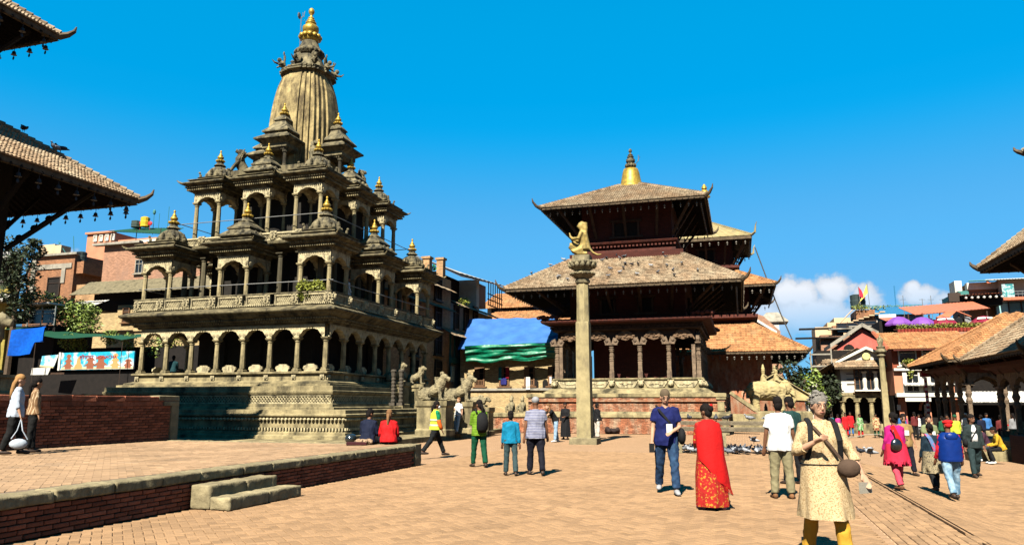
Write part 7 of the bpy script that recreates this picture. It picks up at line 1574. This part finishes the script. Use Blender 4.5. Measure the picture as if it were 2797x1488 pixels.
m.add(vs,fs); build(m,'vest',M_vest,t)
for a,b_,c in ARMS:
    m2=MB(); m2.sm=True; m2.tube([a.lerp(b_,.8),b_,b_.lerp(c,.5),c],[.062,.064,.06,.05],10); build(m2,'orange_sleeve',M_orange,t)
for zz in (1.0,1.16):
    m=MB(); m.sm=True; vs=[];fs=[]
    for dz in (-.025,.025):
        for k in range(n): an=2*PI*k/n; vs.append(U_((.222*cos(an),.172*sin(an),zz+dz)))
    for k in range(n): fs.append((k,(k+1)%n,n+(k+1)%n,n+k))
    m.add(vs,fs); build(m,'reflective_band',c_('silver tape',(.6,.6,.55)),t)
m=MB(); m.sm=True; m.ell(H((0,.062,-.045)),(.062,.058,.06),10,8); build(m,'face_mask',MATS['white cotton'],t)
# seated pair on the terrace edge
t,H,U_,hn=person('person in a navy hooded jacket sitting on the terrace edge',1003,1212,1.75,-10,'brown',c_('navy nylon',(.004,.008,.03)),MATS['black cotton'],'long','short',None,((0,0),(0,0)),((18,12,50,10),(14,10,40,10)),10,(14,-30),z=TZ,vox=.018,sit='cross',fat=1.12)
t,H,U_,hn=person('person in a bright red jacket with a long ponytail sitting on the terrace edge',1061,1212,1.70,8,'brown',c_('bright red fleece',(.56,.006,.008)),MATS['black cotton'],'long','pony',M_hairb,((0,0),(0,0)),((14,14,30,10),(12,14,30,10)),6,(8,-12),z=TZ,vox=.018,sit='cross',fat=1.22)
m=MB(); m.sm=True; m.ell((0,0,.13),(.16,.2,.14),12,9); p=gpx(958,1211,TZ); o=build(m,'helmet',flat('glossy black shell',(.02,.025,.025),.15,0,.7),None,p); tag(o,'glossy black helmet on the terrace beside the navy jacket','helmet')
m=MB(); rr=random.Random(2)
for q in range(14): m.ell((rr.uniform(-.16,.16),rr.uniform(-.1,.1),.05+rr.uniform(0,.07)),(.09,.07,.055),7,5)
p=gpx(992,1214,TZ); o=link('scarf',remesh(m,'scarf',c_('leopard cloth',(.42,.28,.17),mode='spots',col2=(.05,.03,.02),p=dict(s=22,a=.3,b=.4)),.02,2),None,p); tag(o,'crumpled leopard print scarf between the two seated people','scarf')
m=MB(); rbox(m,(0,0,.04),(.5,.3,.08)); p=gpx(973,1215,TZ); o=build(m,'flat_bag',c_('dark maroon leather',(.06,.012,.014)),None,p,.2); tag(o,'flat dark bag lying in front of the helmet on the terrace','bag')
person('person in a white tee and pale jeans leaning back on the lion pedestal',1250,1184,1.65,140,'light',MATS['white cotton'],c_('pale blue denim',(.38,.50,.58)),'short','short',M_hairb,((14,0),(4,2)),((-10,10,20,0),(10,14,120,10)),-6,(-8,0),z=.22,vox=.022)
t,H,U_,hn=person('person bending with raised phone in a black top and light jeans',1518,1206,1.68,110,'light',MATS['black cotton'],c_('light blue denim',(.30,.44,.60)),'short','long',M_hairb,((6,0),(-8,4)),((72,8,30,10),(70,8,30,10)),30,(-10,0),vox=.02,shoe=MATS['white cotton'])
person('person all in black with a long braid standing by the stone column',1545,1199,1.64,150,'brown',MATS['black cotton'],None,'long','pony',None,ST,((10,8,70,30),(4,8,12,0)),0,(4,30),vox=.02,skirt=MATS['black cotton'],hem=.12)
person('person half hidden behind the right side of the stone column',1618,1194,1.72,70,'brown',c_('teal black jacket',(.01,.03,.035)),MATS['black cotton'],'long','short',None,ST,((0,6,10,0),(0,6,10,0)),0,(0,0),vox=.022)
person('person in a black shirt and white trousers right of the stone column',1632,1197,1.60,-60,'brown',MATS['black cotton'],c_('white trouser cloth',(.62,.56,.48)),'long','short',None,ST,((-6,6,10,0),(4,6,20,0)),0,(0,0),vox=.02)
m=MB(); rr=random.Random(8)
for q in range(9): m.ell((rr.uniform(-.3,.3),rr.uniform(-.1,.1),.12+rr.uniform(0,.14)),(.14,.12,.13),7,5)
p=gpx(1671,1184,0); o=link('dark_bundle',remesh(m,'dark_bundle',flat('dark brown cloth',(.03,.015,.012),.8),.03,2),None,p); tag(o,'small dark heap on the paving against the brick plinth','bundle')
# women at the left edge on the terrace
t,H,U_,hn=person('person with long fair hair in a pale blue shirt at the left edge',30,1241,1.66,-58,'light',c_('pale blue cotton',(.55,.62,.72)),c_('black skirt cloth',(.007,.007,.007)),'threeq','long',mat('fair brown hair',(.38,.20,.07),isl=0,bump=.6),((12,3),(-8,10)),((4,8,10,0),(2,12,16,0)),0,(6,0),z=TZ,vox=.017,topfull=1,fat=1.08)
m=MB(); q=hn[1]; m.tube([q,q+V((.05,.05,-.25)),q+V((.03,.16,-.44))],.012,6); m.tube([q,q+V((.03,-.05,-.25)),q+V((.03,-.14,-.42))],.012,6); m.sm=True; m.ell(q+V((.04,0,-.53)),(.07,.17,.11),12,8); worn(t,m,'handbag',c_('pale blue leather',(.55,.62,.70)),'pale blue handbag on a chain strap held at the left edge','handbag')
person('person in a brown striped cardigan beside the fair haired woman',80,1234,1.62,-50,'mid',c_('brown striped knit',(.24,.13,.06),mode='wave',col2=(.6,.45,.28),p=dict(d='X',s=6,a=.8,b=.9)),MATS['black skirt cloth'],'long','pony',None,((4,0),(-4,2)),((0,6,12,0),(2,8,12,0)),0,(4,10),z=TZ,vox=.018)
# right hand group
t,H,U_,hn=person('person in a magenta jacket and pink trousers with a red scarf, walking away',2457,1338,1.54,8,'brown',c_('magenta quilted cloth',(.48,.008,.17)),c_('coral pink cotton',(.62,.06,.10)),'long','bun',None,((-10,16),(12,4)),((4,10,20,0),(4,10,20,0)),0,(4,0),vox=.017,fat=1.25,skirt=c_('red pink print',(.60,.02,.06)),hem=.60,topfull=1,shoe=c_('brown shoe',(.16,.07,.03)))
m=MB(); m.tube([U_((-.14,-.13,1.44)),U_((-.05,-.17,1.2)),U_((.05,-.17,.98)),U_((.1,-.16,.78))],[(.06,.012)]*4,6,up=(1,0,0)); worn(t,m,'scarf',c_('scarlet scarf',(.6,.01,.01)),'scarlet scarf hanging down the magenta jacket','scarf')
m=MB(); m.sm=True; m.ell((-.12,-.2,1.02),(.14,.08,.15),10,8); m.tube([(-.12,-.2,1.12),U_((-.14,-.12,1.46))],.012,5); worn(t,m,'shoulder_bag',flat('black patent leather',(.012,.012,.014),.2,0,.7),'shiny black drawstring bag on the back of the magenta jacket','bag')
t,H,U_,hn=person('person in a dark teal jacket and patterned skirt with black leggings',2556,1345,1.52,-6,'brown',c_('dark teal nylon',(.005,.02,.035)),MATS['black trouser cloth'],'long','bun',None,((-16,20),(16,4)),((4,10,20,0),(4,10,20,0)),0,(4,0),vox=.017,fat=1.18,skirt=c_('beige printed cloth',(.30,.24,.14),mode='spots',col2=(.06,.05,.04),p=dict(s=30,a=.3,b=.42)),hem=.5,topfull=1)
m=MB(); m.tube([U_((-.1,-.0,1.48)),U_((-.08,-.15,1.38)),U_((-.02,-.17,1.2)),U_((.02,-.17,1.05))],[(.05,.012)]*4,6,up=(1,0,0)); worn(t,m,'scarf',c_('blue and pink scarf',(.1,.2,.4),mode='noise2',col2=(.5,.06,.15),p=dict(s=9)),'blue and pink scarf over the teal jacket','scarf')
t,H,U_,hn=person('person in a red cap and puffy blue vest over red sleeves',2608,1365,1.64,-10,'brown',c_('red fleece',(.56,.008,.02)),c_('washed blue denim',(.14,.27,.40),mode='noise2',col2=(.3,.44,.55),p=dict(s=5)),'long','beret',c_('red knit',(.62,.012,.012)),((-14,20),(14,3)),((2,14,20,0),(4,14,16,0)),0,(4,22),vox=.017,fat=1.2)
m=MB(); m.sm=True; vs=[];fs=[];n=24; zs=[1.47,1.42]+[1.36-.052*i for i in range(11)]
for j,zz in enumerate(zs):
    for k in range(n): an=2*PI*k/n; b_=0 if j<2 else .014*(j%2); r1=(.12,.2)[j] if j<2 else .232+.012*min(j-2,4)/4+b_; r2=(.1,.15)[j] if j<2 else .185+.012*min(j-2,4)/4+b_; vs.append(U_((r1*cos(an),r2*sin(an),zz)))
for j in range(len(zs)-1):
    for k in range(n): fs.append((j*n+k,j*n+(k+1)%n,(j+1)*n+(k+1)%n,(j+1)*n+k))
m.add(vs,fs); m.ell(U_((0,-.16,1.38)),(.14,.06,.1),9,6); build(m,'padded_vest',c_('royal blue nylon',(.004,.028,.19),rough=.35),t)
t,H,U_,hn=person('person in black sunglasses and a mustard tee with a white badge',2480,1297,1.72,178,'mid',c_('mustard jersey',(.30,.19,.07)),MATS['dark navy cotton'],'short','short',None,((12,4),(-8,12)),((2,10,14,0),(4,10,10,0)),0,(0,-12),vox=.017,fat=1.1,facefeat='shades',topfull=1)
m=MB(); m.box(U_((0,.15,1.2)),(.13,.012,.14)); worn(t,m,'badge',MATS['white paper card'],'white badge on the mustard tee','badge')
t,H,U_,hn=person('person in a sage green tee with a white badge and black strap',2550,1297,1.70,178,'light',c_('sage jersey',(.22,.25,.12)),MATS['blue denim'],'short','short',None,((-8,12),(12,4)),((2,10,14,0),(4,10,10,0)),0,(0,-20),vox=.018,fat=1.08,facefeat=True,topfull=1)
m=MB(); m.box(U_((-.03,.15,1.19)),(.13,.012,.14)); worn(t,m,'badge',MATS['white paper card'],'white badge on the sage green tee','badge')
t,H,U_,hn=person('person in a charcoal jacket over a white shirt smiling to one side',2668,1303,1.72,172,'brown',c_('charcoal jacket cloth',(.018,.03,.03)),c_('slate trouser cloth',(.02,.04,.042)),'long','short',None,((-10,14),(14,3)),((2,10,10,0),(2,10,10,0)),0,(0,30),vox=.017,fat=1.12,facefeat=True,topfull=1)
m=MB(); m.sm=True; m.tube([U_((0,.1,1.44)),U_((0,.128,1.3)),U_((0,.132,1.1)),U_((0,.138,.96))],[(.03,.02),(.075,.02),(.085,.02),(.09,.02)],8,up=(1,0,0)); build(m,'white_shirt',MATS['white cotton'],t)
m=MB(); m.tube([U_((-.13,0,1.47)),U_((-.06,.15,1.3)),U_((.12,.15,1.02))],[(.018,.006)]*3,6); m.sm=True; m.ell((.24,.08,.95),(.06,.1,.11),10,8); worn(t,m,'shoulder_bag',MATS['black nylon'],'black strap bag on the charcoal jacket','bag')
# seated in the shade at right
for px,py,tc,bc,lab,hh in ((2738,1232,c_('mustard jacket',(.55,.33,.02)),MATS['black cotton'],'person in a mustard jacket sitting on the low wall at right',1.65),(2700,1226,c_('dark plum top',(.06,.02,.04)),c_('teal denim',(.03,.10,.13)),'person in dark clothes and teal jeans sitting left of the mustard jacket',1.7)):
    person(lab,px,py,hh,70,'brown',tc,bc,'long','short',None,((0,0),(0,0)),((24,10,60,10),(24,10,60,10)),18,(10,0),z=-.05,vox=.02,sit=True,shoe=MATS['white cotton'])
t=thing('stone_bench','mossy low stone wall where people sit in the shade at right','wall',gpx(2752,1262,-.55),-A); m=MB(); rough_block(m,(.9,.3,.25),(4.2,.8,.5),.03); build(m,'block',M_st,t)
# ---- far crowd
fars=[]
def far(px,py,h,face,tc,bc,lab,sk=None,hem=.5,hair='short',z=-.66,arm=((2,8,14,0),(2,8,14,0)),hm=None,legs=ST,d=None):
    loc=None
    if d: q=at(px,py,d); loc=V((q.x,q.y,gz(q.x,q.y)))
    return person(lab,px,py,h,face,'brown',tc,bc,'long',hair,hm,legs,arm,0,(0,0),z=z,vox=.032,skirt=sk,hem=hem,loc=loc)
Rd=c_('strong red cloth',(.55,.01,.015)); Pk=c_('hot pink cloth',(.6,.05,.25)); Gn=c_('leaf green print',(.06,.32,.06),mode='noise2',col2=(.4,.45,.3),p=dict(s=10)); Cr=c_('cream print',(.6,.48,.25),mode='noise2',col2=(.3,.08,.04),p=dict(s=8)); Bk=MATS['black cotton']; Nv=MATS['navy nylon']; Dg=c_('dark green cloth',(.01,.09,.04)); Wh=MATS['white cotton']; Bl=c_('mid blue cloth',(.04,.16,.42)); Gy=c_('grey cloth',(.25,.25,.26)); Mr=c_('maroon cloth',(.14,.02,.02)); Ye=M_vest; Tl=c_('teal cloth',(.02,.25,.28))
far(2312,1191,1.62,170,Rd,Rd,'person in a red tunic holding a pink bag, first in the far row',Rd,.5)
far(2326,1188,1.66,150,Rd,Bl,'person in red with sunglasses close to the first in the far row',Rd,.6)
far(2352,1192,1.55,185,Gn,Rd,'person in a green print tunic and red trousers in the far row',Gn,.5,'bun')
far(2396,1193,1.58,160,Cr,Dg,'person in a cream print tunic, red shawl and dark green trousers',Cr,.5,'bun')
far(2431,1192,1.58,150,c_('black floral cloth',(.03,.03,.05)),Rd,'person in a black floral top and red skirt by the slender column',Rd,.1,'bun')
far(2290,1160,1.6,20,Pk,Bk,'person in hot pink with a blue bag beyond the yellow tunic woman',None,.5,d=50)
far(2272,1160,1.6,20,Tl,Bk,'person in teal just right of the grey haired woman',None,.5,d=52)
for i,(px,tc,bc,fc,lab) in enumerate(((2196,Bl,Bk,10,'person in blue behind the dark green tee'),(2212,Mr,Bk,170,'person in maroon left of the grey haired head'),(2205,Tl,Gy,0,'person in teal seen small between the near figures'),
  (2452,Nv,Bk,15,'person in navy with a blue backpack near the slender column'),(2466,Bl,Gy,-20,'person in light blue beside the navy backpack'),(2500,Mr,Bk,5,'person with a maroon hood behind the sunglasses man'),(2512,Wh,Gy,160,'person in white between sunglasses man and shops'),(2520,Rd,Bk,175,'person in red far back near the arch'),(2532,Bk,Bk,0,'person in black far back near the arch'),
  (2575,Dg,Bk,10,'person in dark green right of the arch'),(2588,Bk,Nv,170,'person in black left of the far safety vest'),(2640,Wh,Bk,165,'person in a white cap beneath the pavilion'),(2655,Bk,Gy,10,'person in black in the pavilion shade'),(2682,Nv,Bk,0,'person in navy beneath the pavilion posts'),(2697,Bl,Nv,175,'person in deep blue beneath the pavilion posts'),(2715,Bk,Bk,20,'person in black at the right pavilion post'),(2735,Mr,Bk,-20,'person in maroon deep in the pavilion shade'),(2770,Gy,Bk,0,'person in grey at the far right in shade'))):
    far(px,1168,1.6+.08*(i%3),fc,tc,bc,lab,d=(40 if px>2560 else 47)+(i%4)*1.5,hair=('short','bun','pony')[i%3] if 'cap' not in lab else 'cap',hm=Wh if 'cap' in lab else None)
t=far(2612,1180,1.7,0,Ye,Bk,'person in a yellow green safety vest with back turned at the pavilion',d=34,hair='cap',hm=Dg)
far(2620,1140,1.0,180,c_('sky blue cloth',(.1,.5,.75)),Bl,'person, a small child in sky blue and red cap beyond the safety vest',hair='cap',hm=Rd,d=40)
for i,(px,tc,fc,lab) in enumerate(((2590,Mr,180,'person in maroon near the shop arch beyond the green tee'),(2630,Rd,200,'person in red deep behind the safety vest'),(2662,Tl,170,'person in teal between the pavilion posts'),(2752,Rd,190,'person in red at the far right pavilion'),(2780,Dg,20,'person in dark green at the right edge crowd'),(2470,Pk,170,'person in pink by the foot of the striped pole'),(2540,Cr,185,'person in cream by the menu boards'))):
    far(px,1168,1.58+.05*(i%3),fc,tc,Bk,lab,d=44+(i%3)*2,hair=('pony','short','bun')[i%3])
for i,(px,tc) in enumerate(((2470,Bk),(2540,Nv),(2622,Bk),(2645,Gy))):
    person(('person in black under the left purple parasol','person in navy between the purple and crimson parasols','person in black at the roof terrace counter','person in grey right of the roof terrace counter')[i],px,0,1.65,170,'brown',tc,Bk,'long','short',None,ST,((10,8,50,20),(10,8,50,20)),0,(0,0),vox=.04,loc=G(onv(px,890,67.6)[0],67.6,ZT))
# people on the temple
m_=Matrix.Rotation(-A,3,'Z'); K0=G(-21.9,33.5)
person('person in a dark teal jacket sitting in the second arcade bay',0,0,1.65,20,'brown',c_('dark teal jacket',(.008,.05,.06)),Bk,'long','short',None,((0,0),(0,0)),((20,8,50,10),(20,8,50,10)),14,(10,0),vox=.03,sit='cross',loc=K0+m_@V((-3.35,-HV+1.1,2.95)))
person('person in a white robe on the first floor balcony of the temple',0,0,1.62,-60,'brown',Wh,None,'long','short',None,ST,((4,8,20,0),(4,8,20,0)),0,(0,0),vox=.03,skirt=Wh,hem=.1,loc=K0+m_@V((HU-1.1,-HV+3.0,5.82)))
# ================================================================ PIGEONS, CORDS
def pigeon(fly=False):
    m=MB(); m.sm=True; m.tube([(0,-.17,.09),(0,-.1,.1),(0,0,.11),(0,.08,.13),(0,.11,.18)],[(.025,.008),(.035,.03),(.055,.055),(.045,.045),(.022,.022)],8,up=(1,0,0)); m.ell((0,.125,.2),(.022,.026,.022),8,6); m.tube([(0,.145,.2),(0,.17,.195)],[.007,.002],5)
    for s in (-1,1):
        if fly: m.tube([(s*.04,.02,.13),(s*.16,.0,.19),(s*.28,-.05,.2)],[(.06,.012),(.06,.01),(.02,.004)],6,up=(0,1,0))
        else: m.ell((s*.045,-.03,.115),(.018,.1,.04),8,6)
        m.tube([(s*.02,.01,.07),(s*.02,.015,0)],.005,4)
    return m
M_pig=mat('grey pigeon feathers',(.13,.14,.165),rough=.6,isl=.5,var=.4,scale=14,bump=0); M_pig2=mat('pale pigeon feathers',(.28,.29,.31),rough=.6,isl=.4,var=.35,scale=14,bump=0); M_pig3=mat('dark pigeon feathers',(.03,.033,.045),rough=.5,isl=.4,var=.3,bump=0)
pgm=[pigeon().mesh('pigeon',m) for m in (M_pig,M_pig2,M_pig3)]; pgf=pigeon(True).mesh('pigeon',M_pig2)
def pig(p,lab,grp=None,r=None,me=None,s=1.15):
    o=link('pigeon',me or random.choice(pgm),None,p,random.uniform(0,6.28) if r is None else r); o.scale=(s,s,s); tag(o,lab,'pigeon',grp); return o
random.seed(77)
for i in range(95):
    u=random.uniform(-2.1,1.6); v=25.1+random.gauss(.7,.5)
    if v<24.6: v=24.7+random.random()*.6
    pig(G(u,v,0),'grey pigeon feeding on the paving in the flock by the stone railing','pigeons feeding by the stone railing')
RB=G(-1.98,25.4)
for i,x in enumerate((-.3,.3,1.15,1.5,2.2,2.75,3.1)): 
    q=RB+GU*x+V((0,0,1.0)); pig(q+GW*.1,('leftmost','second from the left','third from the left','middle','third from the right','second from the right','rightmost')[i]+' pigeon perched on the top beam of the stone railing','pigeons on the railing beam')
for px,py,lab in ((2062,1212,'pigeon in flight with spread wings low beside the railing post'),(2382,1256,'pigeon gliding low over the paving right of the cream tunic')): 
    q=gpx(px,py+26,0); pig(V((q.x,q.y,.3)),lab,None,1.2,pgf,1.1)
pig(gpx(2352,1243,0),'lone dark pigeon standing on the open paving','' or None,2.0,pgm[2],1.3)
pig(gpx(1990,1243,0),'lone pigeon in front of the feeding flock',None,1.0,pgm[0],1.2)
for i in range(34):   # on the centre pagoda's lower roof, front slope
    f=random.uniform(-.55,.62); g=random.uniform(.08,.95); x=f*(6.5*(1-g)+2.8*g)*1.25; y=-(LY*(1-g)+3.1*g); z=8.03+(10.35-8.03)*g+.06
    pig(G(-6.13,46.5)+m_@V((x,y,z)),'small pigeon resting on the front tiles of the central pagoda','pigeons on the pagoda roof',s=.95)
for i,g in enumerate((.35,.6,.78)): pig(G(-6.13,46.5)+m_@V((-(LX*(1-g)+2.85*g),-(LY*(1-g)+3.1*g),8.03+2.32*g+.15)),('lowest','middle','highest')[i]+' pigeon on the left hip ridge of the central pagoda','pigeons on the hip ridge',s=1.1)
LPo=G(-24.3,13.6)
for i,(g,lab,me) in enumerate(((.80,'dark pigeon highest on the left pagoda ridge',2),(.55,'pigeon upright on the left pagoda ridge',2),(.5,'pigeon crouching on the left pagoda tiles below the ridge',0))):
    e=5.5*(1-g)+2.5*g; pig(LPo+m_@V((e,e-(.0 if i<2 else .5),8.27+1.98*g+.12)),lab,None,1+i,pgm[me],1.35)
def cable(name,label,pts,r,m,sag=.3):
    m_b=MB(); P=[V(p) for p in pts]; q=[]
    for a,b in zip(P,P[1:]):
        for i in range(8): f=i/8; q.append(a.lerp(b,f)-V((0,0,sag*4*f*(1-f))))
    q.append(P[-1]); m_b.tube(q,r,5); return tag(build(m_b,name,m),label,'cable')
M_cab=flat('black cable',(.02,.02,.02))
for i,(a,b,sg,lab) in enumerate(((at(2165,1010,62),at(2330,1040,64),.5,'loose cable bundle sagging between the tree and the white house'),(at(2170,1045,62),at(2325,1060,64),.9,'lowest slack cable left of the white house'),(at(2200,985,63),at(2465,1090,61),.7,'long cable crossing below the white house windows'),(at(2160,1030,61),at(2312,1085,64),.6,'thick drooping cable under the other ones'))): cable('cable',lab,(a,b),.035,M_cab,sg)
for px in (2340,2400): pass
cable('rope_barrier','slack rope strung low before the far row of people',(at(2290,1196,50.5),at(2365,1186,51),at(2440,1180,51.5)),.03,M_conc,.05)
for px,lab in ((2300,'thin pole'),): pass
